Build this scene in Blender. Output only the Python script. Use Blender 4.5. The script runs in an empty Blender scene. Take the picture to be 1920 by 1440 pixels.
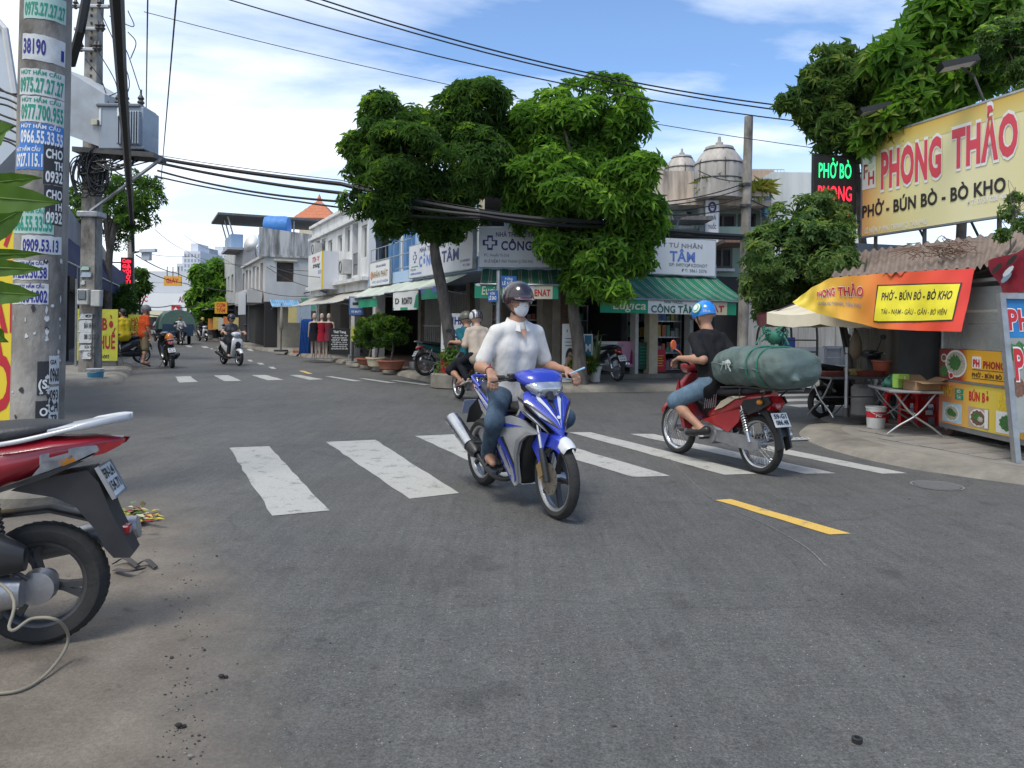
import bpy,bmesh,math,random
import numpy as np
from mathutils import Vector,Matrix
R=math.radians
rnd=random.Random(7)
SC=bpy.context.scene
COL=SC.collection
F,CAMH,CY,ROLL=1442.0,1.4,609.0,R(0.7)
cd=bpy.data.cameras.new('camera');cam=bpy.data.objects.new('camera',cd);COL.objects.link(cam)
cd.sensor_width=36.0;cd.lens=36.0*F/1920.0;cd.shift_y=-(720-CY)/1920.0
cd.clip_start=0.05;cd.clip_end=3000
cam.matrix_world=Matrix.Translation((0,0,CAMH))@Matrix.Rotation(-ROLL,4,'Y')@Matrix.Rotation(R(90),4,'X')
SC.camera=cam
SUN_EL,SUN_AZ=R(62),R(205)
world=bpy.data.worlds.new('World');SC.world=world;world.use_nodes=True
nt=world.node_tree;N=nt.nodes;L=nt.links
for n in list(N):N.remove(n)
out=N.new('ShaderNodeOutputWorld');bg=N.new('ShaderNodeBackground');L.new(bg.outputs[0],out.inputs[0])
sky=N.new('ShaderNodeTexSky');sky.sky_type='NISHITA';sky.sun_disc=False
sky.sun_elevation=SUN_EL;sky.sun_rotation=SUN_AZ;sky.air_density=1.0;sky.dust_density=0.3;sky.ozone_density=6.0
tc=N.new('ShaderNodeTexCoord');sep=N.new('ShaderNodeSeparateXYZ');L.new(tc.outputs['Generated'],sep.inputs[0])
add=N.new('ShaderNodeMath');add.operation='MAXIMUM';add.inputs[1].default_value=0.0;L.new(sep.outputs[2],add.inputs[0])
add2=N.new('ShaderNodeMath');add2.operation='ADD';add2.inputs[1].default_value=0.16;L.new(add.outputs[0],add2.inputs[0])
dv=N.new('ShaderNodeVectorMath');dv.operation='DIVIDE';cmb=N.new('ShaderNodeCombineXYZ')
for i in range(3):L.new(add2.outputs[0],cmb.inputs[i])
L.new(tc.outputs['Generated'],dv.inputs[0]);L.new(cmb.outputs[0],dv.inputs[1])
mp=N.new('ShaderNodeMapping');mp.inputs['Location'].default_value=(0.35,3.1,0);mp.inputs['Rotation'].default_value=(0,0,R(-24));mp.inputs['Scale'].default_value=(0.62,1.15,0.0)
L.new(dv.outputs[0],mp.inputs['Vector'])
n1=N.new('ShaderNodeTexNoise');n1.inputs['Scale'].default_value=0.75;n1.inputs['Detail'].default_value=9;n1.inputs['Roughness'].default_value=0.56;n1.inputs['Distortion'].default_value=0.35
L.new(mp.outputs[0],n1.inputs['Vector'])
bk_=N.new('ShaderNodeMath');bk_.operation='MULTIPLY_ADD';bk_.inputs[1].default_value=-0.24;L.new(sep.outputs[0],bk_.inputs[0]);L.new(n1.outputs[0],bk_.inputs[2])
cr=N.new('ShaderNodeValToRGB');L.new(bk_.outputs[0],cr.inputs[0])
cr.color_ramp.elements[0].position=0.42;cr.color_ramp.elements[0].color=(0.03,0.03,0.03,1)
cr.color_ramp.elements[1].position=0.60;cr.color_ramp.elements[1].color=(0.97,0.97,0.97,1)
hz=N.new('ShaderNodeMapRange');L.new(sep.outputs[2],hz.inputs[0])
hz.inputs[1].default_value=0.02;hz.inputs[2].default_value=0.30;hz.inputs[3].default_value=0.85;hz.inputs[4].default_value=0.0
mxx=N.new('ShaderNodeMath');mxx.operation='MAXIMUM';L.new(cr.outputs[0],mxx.inputs[0]);L.new(hz.outputs[0],mxx.inputs[1])
n2=N.new('ShaderNodeTexNoise');n2.inputs['Scale'].default_value=2.3;n2.inputs['Detail'].default_value=6;L.new(mp.outputs[0],n2.inputs['Vector'])
cc=N.new('ShaderNodeValToRGB');L.new(n2.outputs[0],cc.inputs[0])
cc.color_ramp.elements[0].position=0.3;cc.color_ramp.elements[0].color=(0.70,0.78,0.86,1)
cc.color_ramp.elements[1].position=0.65;cc.color_ramp.elements[1].color=(0.86,0.90,0.94,1)
cm=N.new('ShaderNodeVectorMath');cm.operation='SCALE';cm.inputs['Scale'].default_value=7.6;L.new(cc.outputs[0],cm.inputs[0])
mix=N.new('ShaderNodeMix');mix.data_type='RGBA'
hsv=N.new('ShaderNodeHueSaturation');hsv.inputs['Saturation'].default_value=1.04;hsv.inputs['Value'].default_value=1.05;L.new(sky.outputs[0],hsv.inputs['Color'])
L.new(mxx.outputs[0],mix.inputs['Factor']);L.new(hsv.outputs[0],mix.inputs['A']);L.new(cm.outputs[0],mix.inputs['B'])
L.new(mix.outputs['Result'],bg.inputs[0]);bg.inputs[1].default_value=0.122
sd=bpy.data.lights.new('sun','SUN');sun=bpy.data.objects.new('sun',sd);COL.objects.link(sun)
sd.energy=1.6;sd.angle=R(18);sd.color=(1.0,0.955,0.89)
sun.rotation_euler=Vector((-math.sin(SUN_AZ)*math.cos(SUN_EL),-math.cos(SUN_AZ)*math.cos(SUN_EL),-math.sin(SUN_EL))).to_track_quat('-Z','Y').to_euler()
sun.location=(0,0,60)
SC.view_settings.view_transform='Standard';SC.view_settings.look='None'
SC.view_settings.exposure=0.74;SC.view_settings.gamma=1.0;SC.view_settings.use_curve_mapping=False
SC.cycles.max_bounces=6;SC.cycles.transparent_max_bounces=12
_c,_s=math.cos(ROLL),math.sin(ROLL)
def ray(px,py):
 a=(px-960)/F;b=-(py-CY)/F
 return Vector((a*_c-b*_s,1.0,a*_s+b*_c))
def G(px,py,z=0.0):
 r=ray(px,py);t=(z-CAMH)/r.z
 return Vector((r.x*t,t,z))
def at(px,py,Y):
 r=ray(px,py);return Vector((r.x*Y,Y,CAMH+r.z*Y))
def V(*a):return Vector(a)
MATS={}
def mat(name,col=(.5,.5,.5),rough=.6,metal=0.,col2=None,scale=6.,bump=0.,stretch=(1,1,1),detail=5.,lo=.35,hi=.65,spec=.5,emit=None,estr=1.,trans=0.,alpha=1.,coat=0.,bscale=None,cvar=.0,seed=0.):
 """procedural principled material: two colours mixed by noise in object space, noise bump, varied roughness"""
 if name in MATS:return MATS[name]
 m=bpy.data.materials.new(name);m.use_nodes=True;MATS[name]=m
 nt=m.node_tree;p=nt.nodes['Principled BSDF']
 p.inputs['Roughness'].default_value=rough;p.inputs['Metallic'].default_value=metal
 p.inputs['Specular IOR Level'].default_value=spec;p.inputs['Coat Weight'].default_value=coat;p.inputs['Coat Roughness'].default_value=.08
 p.inputs['Base Color'].default_value=(*col,1)
 if trans:p.inputs['Transmission Weight'].default_value=trans
 if alpha<1:p.inputs['Alpha'].default_value=alpha
 if emit:p.inputs['Emission Color'].default_value=(*emit,1);p.inputs['Emission Strength'].default_value=estr
 if col2 is None and cvar:col2=tuple(max(0,c*(1-cvar))for c in col)
 t=nt.nodes.new('ShaderNodeTexCoord');mp=nt.nodes.new('ShaderNodeMapping');mp.inputs['Scale'].default_value=stretch;mp.inputs['Location'].default_value=(seed,seed*.7,seed*.3)
 nt.links.new(t.outputs['Object'],mp.inputs[0])
 if col2 is not None:
  n=nt.nodes.new('ShaderNodeTexNoise');n.inputs['Scale'].default_value=scale;n.inputs['Detail'].default_value=detail;n.inputs['Roughness'].default_value=.6
  nt.links.new(mp.outputs[0],n.inputs['Vector'])
  cr=nt.nodes.new('ShaderNodeValToRGB');nt.links.new(n.outputs[0],cr.inputs[0])
  cr.color_ramp.elements[0].position=lo;cr.color_ramp.elements[0].color=(*col,1)
  cr.color_ramp.elements[1].position=hi;cr.color_ramp.elements[1].color=(*col2,1)
  nt.links.new(cr.outputs[0],p.inputs['Base Color'])
  mr=nt.nodes.new('ShaderNodeMapRange');nt.links.new(n.outputs[0],mr.inputs[0]);mr.inputs[1].default_value=.3;mr.inputs[2].default_value=.7
  mr.inputs[3].default_value=max(0,rough-.06);mr.inputs[4].default_value=min(1,rough+.08);nt.links.new(mr.outputs[0],p.inputs['Roughness'])
 if bump:
  n=nt.nodes.new('ShaderNodeTexNoise');n.inputs['Scale'].default_value=bscale or scale*3;n.inputs['Detail'].default_value=4
  nt.links.new(mp.outputs[0],n.inputs['Vector'])
  b=nt.nodes.new('ShaderNodeBump');b.inputs['Strength'].default_value=bump;b.inputs['Distance'].default_value=.02
  nt.links.new(n.outputs[0],b.inputs['Height']);nt.links.new(b.outputs[0],p.inputs['Normal'])
 return m
def leafmat(name,c1,c2,trl=.35,scale=1.6):
 if name in MATS:return MATS[name]
 m=mat(name,c1,.5,0,c2,scale,0,detail=3,lo=.38,hi=.62,spec=.35)
 nt=m.node_tree;p=nt.nodes['Principled BSDF'];o=nt.nodes['Material Output']
 cr=[n for n in nt.nodes if n.type=='VALTORGB'][0]
 tr=nt.nodes.new('ShaderNodeBsdfTranslucent');mx=nt.nodes.new('ShaderNodeMixShader');mx.inputs[0].default_value=trl
 hs=nt.nodes.new('ShaderNodeHueSaturation');hs.inputs['Value'].default_value=1.6;hs.inputs['Saturation'].default_value=1.1
 nt.links.new(cr.outputs[0],hs.inputs['Color']);nt.links.new(hs.outputs[0],tr.inputs[0])
 nt.links.new(p.outputs[0],mx.inputs[1]);nt.links.new(tr.outputs[0],mx.inputs[2]);nt.links.new(mx.outputs[0],o.inputs[0])
 return m
def tag(o,label=None,cat=None,group=None,kind=None):
 if label:o['label']=label
 if cat:o['category']=cat
 if group:o['group']=group
 if kind:o['kind']=kind
 return o
def thing(name,label,cat,loc=(0,0,0),rz=0.,group=None):
 o=bpy.data.objects.new(name,None);COL.objects.link(o);o.location=loc;o.rotation_euler=(0,0,rz);o.empty_display_size=.1
 return tag(o,label,cat,group)
def wloc(o):
 v=Vector((0,0,0))
 while o is not None:v+=o.location;o=o.parent
 return v
def copy_tree(o,parent=None,**kw):
 c=o.copy();COL.objects.link(c);c.parent=parent
 for k,v in kw.items():c[k]=v
 for ch in list(o.children):copy_tree(ch,c)
 return c
class MB:
 """collects shapes in world coordinates; build() links them as one mesh object"""
 def __init__(s):s.v=[];s.f=[];s.m=[];s.mi=0
 def add(s,vs,fs):
  b=len(s.v);s.v+=[tuple(v)for v in vs];s.f+=[tuple(i+b for i in f)for f in fs];s.m+=[s.mi]*len(fs);return s
 def box(s,lo,hi):
  x0,y0,z0=lo;x1,y1,z1=hi
  return s.add([(x0,y0,z0),(x1,y0,z0),(x1,y1,z0),(x0,y1,z0),(x0,y0,z1),(x1,y0,z1),(x1,y1,z1),(x0,y1,z1)],[(0,3,2,1),(4,5,6,7),(0,1,5,4),(1,2,6,5),(2,3,7,6),(3,0,4,7)])
 def obox(s,c,ax,ay,az):
  c=Vector(c);ax,ay,az=Vector(ax),Vector(ay),Vector(az)
  vs=[c+i*ax+j*ay+k*az for k in(-1,1)for i,j in((-1,-1),(1,-1),(1,1),(-1,1))]
  return s.add(vs,[(0,3,2,1),(4,5,6,7),(0,1,5,4),(1,2,6,5),(2,3,7,6),(3,0,4,7)])
 def bbox(s,lo,hi,b):
  x0,y0,z0=lo;x1,y1,z1=hi
  def ring(z,i):return[(x0+b+i,y0+i,z),(x1-b-i,y0+i,z),(x1-i,y0+b+i,z),(x1-i,y1-b-i,z),(x1-b-i,y1-i,z),(x0+b+i,y1-i,z),(x0+i,y1-b-i,z),(x0+i,y0+b+i,z)]
  return s.loft([ring(z0,b*.7),ring(z0+b,0),ring(z1-b,0),ring(z1,b*.7)])
 def quad(s,*p):return s.add(p,[tuple(range(len(p)))])
 def grid(s,rows,close=False):
  n=len(rows[0]);vs=[p for r in rows for p in r];fs=[]
  for i in range(len(rows)-1):
   for j in range(n if close else n-1):
    k=(j+1)%n;fs.append((i*n+j,i*n+k,(i+1)*n+k,(i+1)*n+j))
  return s.add(vs,fs)
 def loft(s,rings,cap=True):
  s.grid(rings,True);n=len(rings[0]);b=len(s.v)-n*len(rings)
  if cap:
   s.f+=[tuple(b+j for j in range(n))[::-1],tuple(b+n*(len(rings)-1)+j for j in range(n))];s.m+=[s.mi]*2
  return s
 def tube(s,pts,r,n=8,cap=True):
  pts=[Vector(p)for p in pts];k=len(pts);rs=r if isinstance(r,(list,tuple))else[r]*k
  t0=(pts[1]-pts[0]).normalized();up=Vector((0,0,1))if abs(t0.z)<.9 else Vector((1,0,0))
  u=t0.cross(up).normalized();rings=[]
  for i in range(k):
   t=(pts[min(i+1,k-1)]-pts[max(i-1,0)]).normalized()
   u=(u-t*u.dot(t)).normalized();w=t.cross(u)
   rings.append([pts[i]+(u*math.cos(a)+w*math.sin(a))*rs[i]for a in[2*math.pi*j/n for j in range(n)]])
  return s.loft(rings,cap)
 def cyl(s,a,b,r,n=12,r2=None):return s.tube([a,b],[r,r if r2 is None else r2],n)
 def lathe(s,prof,c=(0,0,0),n=16,axis='z',cap=True):
  c=Vector(c);rings=[]
  for r,h in prof:
   ring=[]
   for j in range(n):
    a=2*math.pi*j/n;x,y=r*math.cos(a),r*math.sin(a)
    ring.append(c+(Vector((x,y,h))if axis=='z' else Vector((y,h,x))if axis=='y' else Vector((h,x,y))))
   rings.append(ring)
  return s.loft(rings,cap)
 def sphere(s,c,r,n=12,m=8,z0=-1,z1=1):
  rx,ry,rz=r if isinstance(r,(list,tuple))else(r,r,r)
  a0,a1=math.asin(z0),math.asin(z1)
  rings=[[(c[0]+rx*math.cos(a)*math.cos(2*math.pi*j/n),c[1]+ry*math.cos(a)*math.sin(2*math.pi*j/n),c[2]+rz*math.sin(a))for j in range(n)]for a in[a0+(a1-a0)*i/m for i in range(m+1)]]
  rings[0]=[(c[0]+(p[0]-c[0])+1e-5*math.cos(j),p[1],p[2])for j,p in enumerate(rings[0])]
  return s.loft(rings)
 def prism(s,poly,z0,z1):
  n=len(poly);a=[(x,y,z0)for x,y in poly];b=[(x,y,z1)for x,y in poly]
  return s.add(a+b,[tuple(range(n))[::-1],tuple(range(n,2*n))]+[(i,(i+1)%n,n+(i+1)%n,n+i)for i in range(n)])
 def plate(s,poly,mapf,th,sub=2):
  """outline polygon (u,v), triangulated and subdivided, mapped by mapf(u,v)->(point, normal), thickened"""
  bm=bmesh.new();vs=[bm.verts.new((x,y,0))for x,y in poly];bm.faces.new(vs)
  bmesh.ops.triangulate(bm,faces=bm.faces[:])
  if sub:bmesh.ops.subdivide_edges(bm,edges=bm.edges[:],cuts=sub,use_grid_fill=True)
  bm.verts.index_update();bm.verts.ensure_lookup_table()
  A,B=[],[]
  for v in bm.verts:
   p,n=mapf(v.co.x,v.co.y);p,n=Vector(p),Vector(n);A.append(p+n*th*.5);B.append(p-n*th*.5)
  k=len(A);fs=[]
  for f in bm.faces:
   ids=[v.index for v in f.verts];fs.append(tuple(ids));fs.append(tuple(i+k for i in ids[::-1]))
  for e in bm.edges:
   if len(e.link_faces)==1:
    a,b=e.verts[0].index,e.verts[1].index;fs.append((a,b,b+k,a+k))
  bm.free();return s.add(A+B,fs)
 def build(s,name,mt,parent=None,smooth=None,kind=None,label=None,cat=None,group=None,raw=False):
  me=bpy.data.meshes.new(name);off=Vector((0,0,0))if raw else wloc(parent)
  vs=s.v if off.length==0 else[(a-off.x,b-off.y,c-off.z)for a,b,c in s.v]
  me.from_pydata(vs,[],s.f)
  for m in(mt if isinstance(mt,(list,tuple))else[mt]):me.materials.append(m)
  if any(s.m):me.polygons.foreach_set('material_index',s.m)
  bm=bmesh.new();bm.from_mesh(me);bmesh.ops.recalc_face_normals(bm,faces=bm.faces);bm.to_mesh(me);bm.free()
  if smooth is not None:
   me.polygons.foreach_set('use_smooth',[True]*len(me.polygons))
   if smooth<180:me.set_sharp_from_angle(angle=R(smooth))
  o=bpy.data.objects.new(name,me);COL.objects.link(o);o.parent=parent
  return tag(o,label,cat,group,kind)
def bez(pts,n=8):
 pts=[Vector(p)for p in pts];P=[2*pts[0]-pts[1]]+pts+[2*pts[-1]-pts[-2]];o=[]
 for i in range(1,len(P)-2):
  for k in range(n):
   t=k/n;a,b,c,d=P[i-1:i+3]
   o.append(.5*((2*b)+(c-a)*t+(2*a-5*b+4*c-d)*t*t+(3*b-a-3*c+d)*t**3))
 return o+[pts[-1]]
def sring(c,hw,hh,e=2.5,n=16,fx=Vector((0,1,0)),fz=Vector((0,0,1))):
 o=[]
 for j in range(n):
  a=2*math.pi*(j+.5)/n;ca,sa=math.cos(a),math.sin(a)
  o.append(Vector(c)+fx*(hw*math.copysign(abs(ca)**(2/e),ca))+fz*(hh*math.copysign(abs(sa)**(2/e),sa)))
 return o
class Fr:
 """a vertical or tilted plane: origin o, right r, up u, normal n (towards the viewer of the plane)"""
 def __init__(s,o,r,u=(0,0,1)):
  s.o=Vector(o);s.r=Vector(r).normalized();s.u=Vector(u).normalized();s.n=s.r.cross(s.u).normalized()
 def p(s,x,y,d=0.):return s.o+s.r*x+s.u*y+s.n*d
 def px(s,a,b):
  r=ray(a,b);c=Vector((0,0,CAMH));t=(s.o-c).dot(s.n)/r.dot(s.n);q=c+r*t-s.o
  return q.dot(s.r),q.dot(s.u)
 def box(s,mb,x0,x1,y0,y1,d0,d1):
  return mb.obox(s.p((x0+x1)/2,(y0+y1)/2,(d0+d1)/2),s.r*(x1-x0)/2,s.u*(y1-y0)/2,s.n*(d1-d0)/2)
 def rect(s,xl,xr,yt,yb):
  a,zt=s.px(xl,yt);_,zb=s.px(xl,yb);b,_=s.px(xr,(yt+yb)/2);return a,b,zb,zt
 def part(s,name,mt,parent,x0,x1,y0,y1,d0,d1,**k):
  mb=MB();s.box(mb,x0,x1,y0,y1,d0,d1);return mb.build(name,mt,parent,**k)
_fonts={}
HORN=dict(zip('ƠỞỜỚỠỢơởờớỡợ','OỎÒÓÕỌoỏòóõọ'))
def text_verts(body,bold=0.,shear=0.):
 key=(body,bold,shear)
 if key in _fonts:return _fonts[key]
 def raw(s_):
  c=bpy.data.curves.new('t','FONT');c.body=s_;c.size=1;c.offset=bold;c.shear=shear;c.resolution_u=3;c.space_character=1+bold*2
  o=bpy.data.objects.new('t',c);COL.objects.link(o);me=bpy.data.meshes.new_from_object(o);bpy.data.objects.remove(o);bpy.data.curves.remove(c)
  v=[(p.co.x,p.co.y,0)for p in me.vertices];f=[tuple(p.vertices)for p in me.polygons];bpy.data.meshes.remove(me);return v,f
 plain_=''.join(HORN.get(ch,ch)for ch in body);v,f=raw(plain_)
 for i,ch in enumerate(body):
  if ch in HORN:
   xr=max(p[0]-shear*p[1]for p in raw(plain_[:i]+('O' if ch.isupper()else 'o'))[0]);dy=0 if ch.isupper()else-.17;k=len(v)
   pts=[(-.12-bold,.60),(-.03,.545),(.06+bold,.64),(.075+bold,.79),(.0,.79),(-.01-bold,.70)]
   v=v+[(xr+x+shear*(y+dy),y+dy,1)for x,y in pts];f=f+[tuple(range(k,k+6))]
 _fonts[key]=(v,f);return v,f
def text(body,mapf,mt,parent,x,y,h,w=None,bold=.01,shear=0.,name='lettering',align='l',full=False):
 """lettering with cap height h (baseline y), squeezed to width w, laid on a surface by mapf(x, y, d)"""
 v,f=text_verts(body,bold,shear)
 xs=[a for a,b,_ in v];x0,x1=min(xs),max(xs);cap=.69
 sy=h/cap;sx=(w/(x1-x0))if w else sy
 W=(x1-x0)*sx;x-={'l':0,'c':W/2,'r':W}[align]
 mb=MB();mb.add([mapf(x+(a-x0)*sx,y+b*sy,.004+k*.0003)for a,b,k in v],f)
 return mb.build(name,mt,parent)
def lab(fr,d=0.):
 return lambda x,y,k:fr.p(x,y,d+k)
# GROUND
TH=R(25.5)
D=Vector((-math.sin(TH),math.cos(TH),0));E=Vector((math.cos(TH),math.sin(TH),0));UP=Vector((0,0,1))
def uv(u,v,z=0):return D*u+E*v+UP*z
def asphalt():
 m=bpy.data.materials.new('asphalt');m.use_nodes=True;nt=m.node_tree;N=nt.nodes;L=nt.links;p=N['Principled BSDF']
 tc=N.new('ShaderNodeTexCoord');ob=tc.outputs['Object']
 def noise(s,d=4,r=.6,st=None):
  n=N.new('ShaderNodeTexNoise');n.inputs['Scale'].default_value=s;n.inputs['Detail'].default_value=d;n.inputs['Roughness'].default_value=r
  if st:
   mp=N.new('ShaderNodeMapping');mp.inputs['Rotation'].default_value=(0,0,-TH);mp.inputs['Scale'].default_value=st;L.new(ob,mp.inputs[0]);L.new(mp.outputs[0],n.inputs['Vector'])
  else:L.new(ob,n.inputs['Vector'])
  return n.outputs[0]
 def ramp(x,a,ca,b,cb):
  c=N.new('ShaderNodeValToRGB');L.new(x,c.inputs[0]);c.color_ramp.elements[0].position=a;c.color_ramp.elements[0].color=(*ca,1);c.color_ramp.elements[1].position=b;c.color_ramp.elements[1].color=(*cb,1);return c.outputs[0]
 def mx(f,a,b,mode='MIX'):
  n=N.new('ShaderNodeMix');n.data_type='RGBA';n.blend_type=mode
  if isinstance(f,float):n.inputs['Factor'].default_value=f
  else:L.new(f,n.inputs['Factor'])
  L.new(a,n.inputs['A']);L.new(b,n.inputs['B'])if not isinstance(b,tuple)else setattr(n.inputs['B'],'default_value',(*b,1));return n.outputs['Result']
 def g(v):return(v,v,v)
 base=ramp(noise(.55,6,.62,(1.6,.5,1)),.3,(.092,.090,.084),.72,(.128,.125,.116))
 base=mx(.55,base,ramp(noise(5,5,.7),.3,g(.72),.75,g(1.25)),'MULTIPLY')
 fine=noise(95,3,.8)
 base=mx(.95,base,ramp(fine,.32,g(.48),.72,g(1.5)),'MULTIPLY')
 base=mx(.6,base,ramp(noise(38,2,.7),.3,g(.6),.72,g(1.4)),'MULTIPLY')
 base=mx(.5,base,ramp(noise(2.6,5,.65,(6,.35,1)),.3,g(.72),.7,g(1.2)),'MULTIPLY')
 vo=N.new('ShaderNodeTexVoronoi');vo.inputs['Scale'].default_value=60;L.new(ob,vo.inputs['Vector'])
 spk=ramp(vo.outputs['Distance'],.10,g(1),.17,g(0))
 pick=ramp(noise(37,1),.58,g(0),.63,g(.8));pm=N.new('ShaderNodeMath');pm.operation='MULTIPLY';L.new(spk,pm.inputs[0]);L.new(pick,pm.inputs[1])
 base=mx(pm.outputs[0],base,(.52,.52,.50))
 base=mx(.75,base,ramp(noise(1.9,3,.55),.27,g(.62),.37,g(1)),'MULTIPLY')
 base=mx(.5,base,ramp(noise(14,2,.5),.28,g(.5),.36,g(1)),'MULTIPLY')
 for sx_,sy_,rad_,k_ in((-.16,2.87,.16,.78),(-.02,2.95,.11,.8),(1.9,3.9,.5,.82),(-.6,4.4,.7,.86),(2.6,12.2,1.2,.8),(-4.5,12.5,1.6,.85)):
  ds=N.new('ShaderNodeVectorMath');ds.operation='DISTANCE';ds.inputs[1].default_value=(sx_,sy_,0);L.new(ob,ds.inputs[0]);ma_=N.new('ShaderNodeMath');ma_.operation='MULTIPLY_ADD';ma_.inputs[1].default_value=rad_*1.1;L.new(noise(2.2/rad_**.5,5,.65),ma_.inputs[0]);L.new(ds.outputs['Value'],ma_.inputs[2])
  base=mx(1.,base,ramp(ma_.outputs[0],min(.98,rad_*.95),g(k_),min(1,rad_*1.35),g(1)),'MULTIPLY')
 wv=N.new('ShaderNodeTexVoronoi');wv.feature='DISTANCE_TO_EDGE';wv.inputs['Scale'].default_value=.42
 dn=N.new('ShaderNodeTexNoise');dn.inputs['Scale'].default_value=2.2;dn.inputs['Detail'].default_value=6;L.new(ob,dn.inputs['Vector'])
 va=N.new('ShaderNodeVectorMath');va.operation='MULTIPLY_ADD';va.inputs[1].default_value=(.5,.5,0);L.new(dn.outputs['Color'],va.inputs[0]);L.new(ob,va.inputs[2]);L.new(va.outputs[0],wv.inputs['Vector'])
 base=mx(.3,base,ramp(wv.outputs['Distance'],.0012,g(.35),.005,g(1)),'MULTIPLY')
 sp=N.new('ShaderNodeSeparateXYZ');L.new(ob,sp.inputs[0])
 def lin(a,b,c):
  m1=N.new('ShaderNodeMath');m1.operation='MULTIPLY';m1.inputs[1].default_value=a;L.new(sp.outputs[0],m1.inputs[0])
  m2=N.new('ShaderNodeMath');m2.operation='MULTIPLY_ADD';m2.inputs[1].default_value=b;L.new(sp.outputs[1],m2.inputs[0]);L.new(m1.outputs[0],m2.inputs[2])
  m3=N.new('ShaderNodeMath');m3.operation='ADD';m3.inputs[1].default_value=c;L.new(m2.outputs[0],m3.inputs[0]);return m3.outputs[0]
 vv=lin(E.x,E.y,0);uu=lin(D.x,D.y,0)
 nz=noise(1.3,7,.7);ma=N.new('ShaderNodeMath');ma.operation='MULTIPLY_ADD';ma.inputs[1].default_value=.9;L.new(nz,ma.inputs[0]);L.new(vv,ma.inputs[2])
 mr=N.new('ShaderNodeMapRange');mr.interpolation_type='SMOOTHSTEP';L.new(ma.outputs[0],mr.inputs[0]);mr.inputs[1].default_value=.42;mr.inputs[2].default_value=1.12;mr.inputs[3].default_value=1;mr.inputs[4].default_value=0
 mu=N.new('ShaderNodeMapRange');mu.interpolation_type='SMOOTHSTEP';L.new(uu,mu.inputs[0]);mu.inputs[1].default_value=5.4;mu.inputs[2].default_value=7.4;mu.inputs[3].default_value=1;mu.inputs[4].default_value=.12
 mm=N.new('ShaderNodeMath');mm.operation='MULTIPLY';L.new(mr.outputs[0],mm.inputs[0]);L.new(mu.outputs[0],mm.inputs[1])
 dirt=ramp(noise(3.2,8,.7),.28,(.130,.106,.082),.72,(.228,.194,.152))
 dirt=mx(.7,dirt,ramp(noise(60,3,.8),.3,g(.6),.75,g(1.35)),'MULTIPLY')
 dirt=mx(.8,dirt,ramp(noise(9,4,.6),.27,g(.45),.38,g(1)),'MULTIPLY')
 base=mx(mm.outputs[0],base,dirt)
 L.new(base,p.inputs['Base Color']);p.inputs['Specular IOR Level'].default_value=.35
 rr=N.new('ShaderNodeMapRange');L.new(noise(.9,4),rr.inputs[0]);rr.inputs[3].default_value=.62;rr.inputs[4].default_value=.85;L.new(rr.outputs[0],p.inputs['Roughness'])
 b=N.new('ShaderNodeBump');b.inputs['Strength'].default_value=.55;b.inputs['Distance'].default_value=.006;L.new(fine,b.inputs['Height']);L.new(b.outputs[0],p.inputs['Normal'])
 return m
M_ASPH=asphalt()
M_CONC=mat('pavement_concrete',(.28,.26,.225),.85,0,(.165,.155,.135),2.2,.35,detail=8,lo=.3,hi=.7,bscale=60)
M_KERB=mat('kerb_concrete',(.27,.245,.20),.85,0,(.13,.118,.098),1.8,.45,detail=9,lo=.35,hi=.66,bscale=25)
M_REDPAVE=mat('red_pavers',(.30,.17,.13),.85,0,(.24,.17,.14),3.2,.3,bscale=50)
M_EARTH=mat('far_ground',(.17,.16,.145),.95,0,(.12,.115,.1),.3,.2)
def paint(name,col,wear):
 m=mat(name,col,.75,0,None);nt=m.node_tree;N=nt.nodes;L=nt.links;p=N['Principled BSDF']
 tc=N.new('ShaderNodeTexCoord');n=N.new('ShaderNodeTexNoise');n.inputs['Scale'].default_value=5.5;n.inputs['Detail'].default_value=9;n.inputs['Roughness'].default_value=.72;L.new(tc.outputs['Object'],n.inputs['Vector'])
 c=N.new('ShaderNodeValToRGB');L.new(n.outputs[0],c.inputs[0])
 c.color_ramp.elements[0].position=wear;c.color_ramp.elements[0].color=(.16,.155,.145,1);c.color_ramp.elements[1].position=wear+.13;c.color_ramp.elements[1].color=(*col,1)
 n2=N.new('ShaderNodeTexNoise');n2.inputs['Scale'].default_value=120;n2.inputs['Detail'].default_value=2;L.new(tc.outputs['Object'],n2.inputs['Vector'])
 c2=N.new('ShaderNodeValToRGB');L.new(n2.outputs[0],c2.inputs[0]);c2.color_ramp.elements[0].position=.3;c2.color_ramp.elements[0].color=(.72,.71,.68,1);c2.color_ramp.elements[1].position=.5;c2.color_ramp.elements[1].color=(1,1,1,1)
 x=N.new('ShaderNodeMix');x.data_type='RGBA';x.blend_type='MULTIPLY';x.inputs['Factor'].default_value=1;L.new(c.outputs[0],x.inputs['A']);L.new(c2.outputs[0],x.inputs['B']);L.new(x.outputs['Result'],p.inputs['Base Color'])
 return m
M_PAINT=paint('road_paint_white',(.42,.41,.375),.33);M_PAINTY=paint('road_paint_yellow',(.66,.42,.09),.30)
mb=MB();mb.quad((-900,-60,-.03),(900,-60,-.03),(900,1500,-.03),(-900,1500,-.03));mb.build('ground',M_EARTH,kind='structure')
mb=MB();mb.quad((-60,-12,0),(60,-12,0),(60,190,0),(-110,190,0));ROAD=mb.build('road',M_ASPH,kind='structure')
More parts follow.
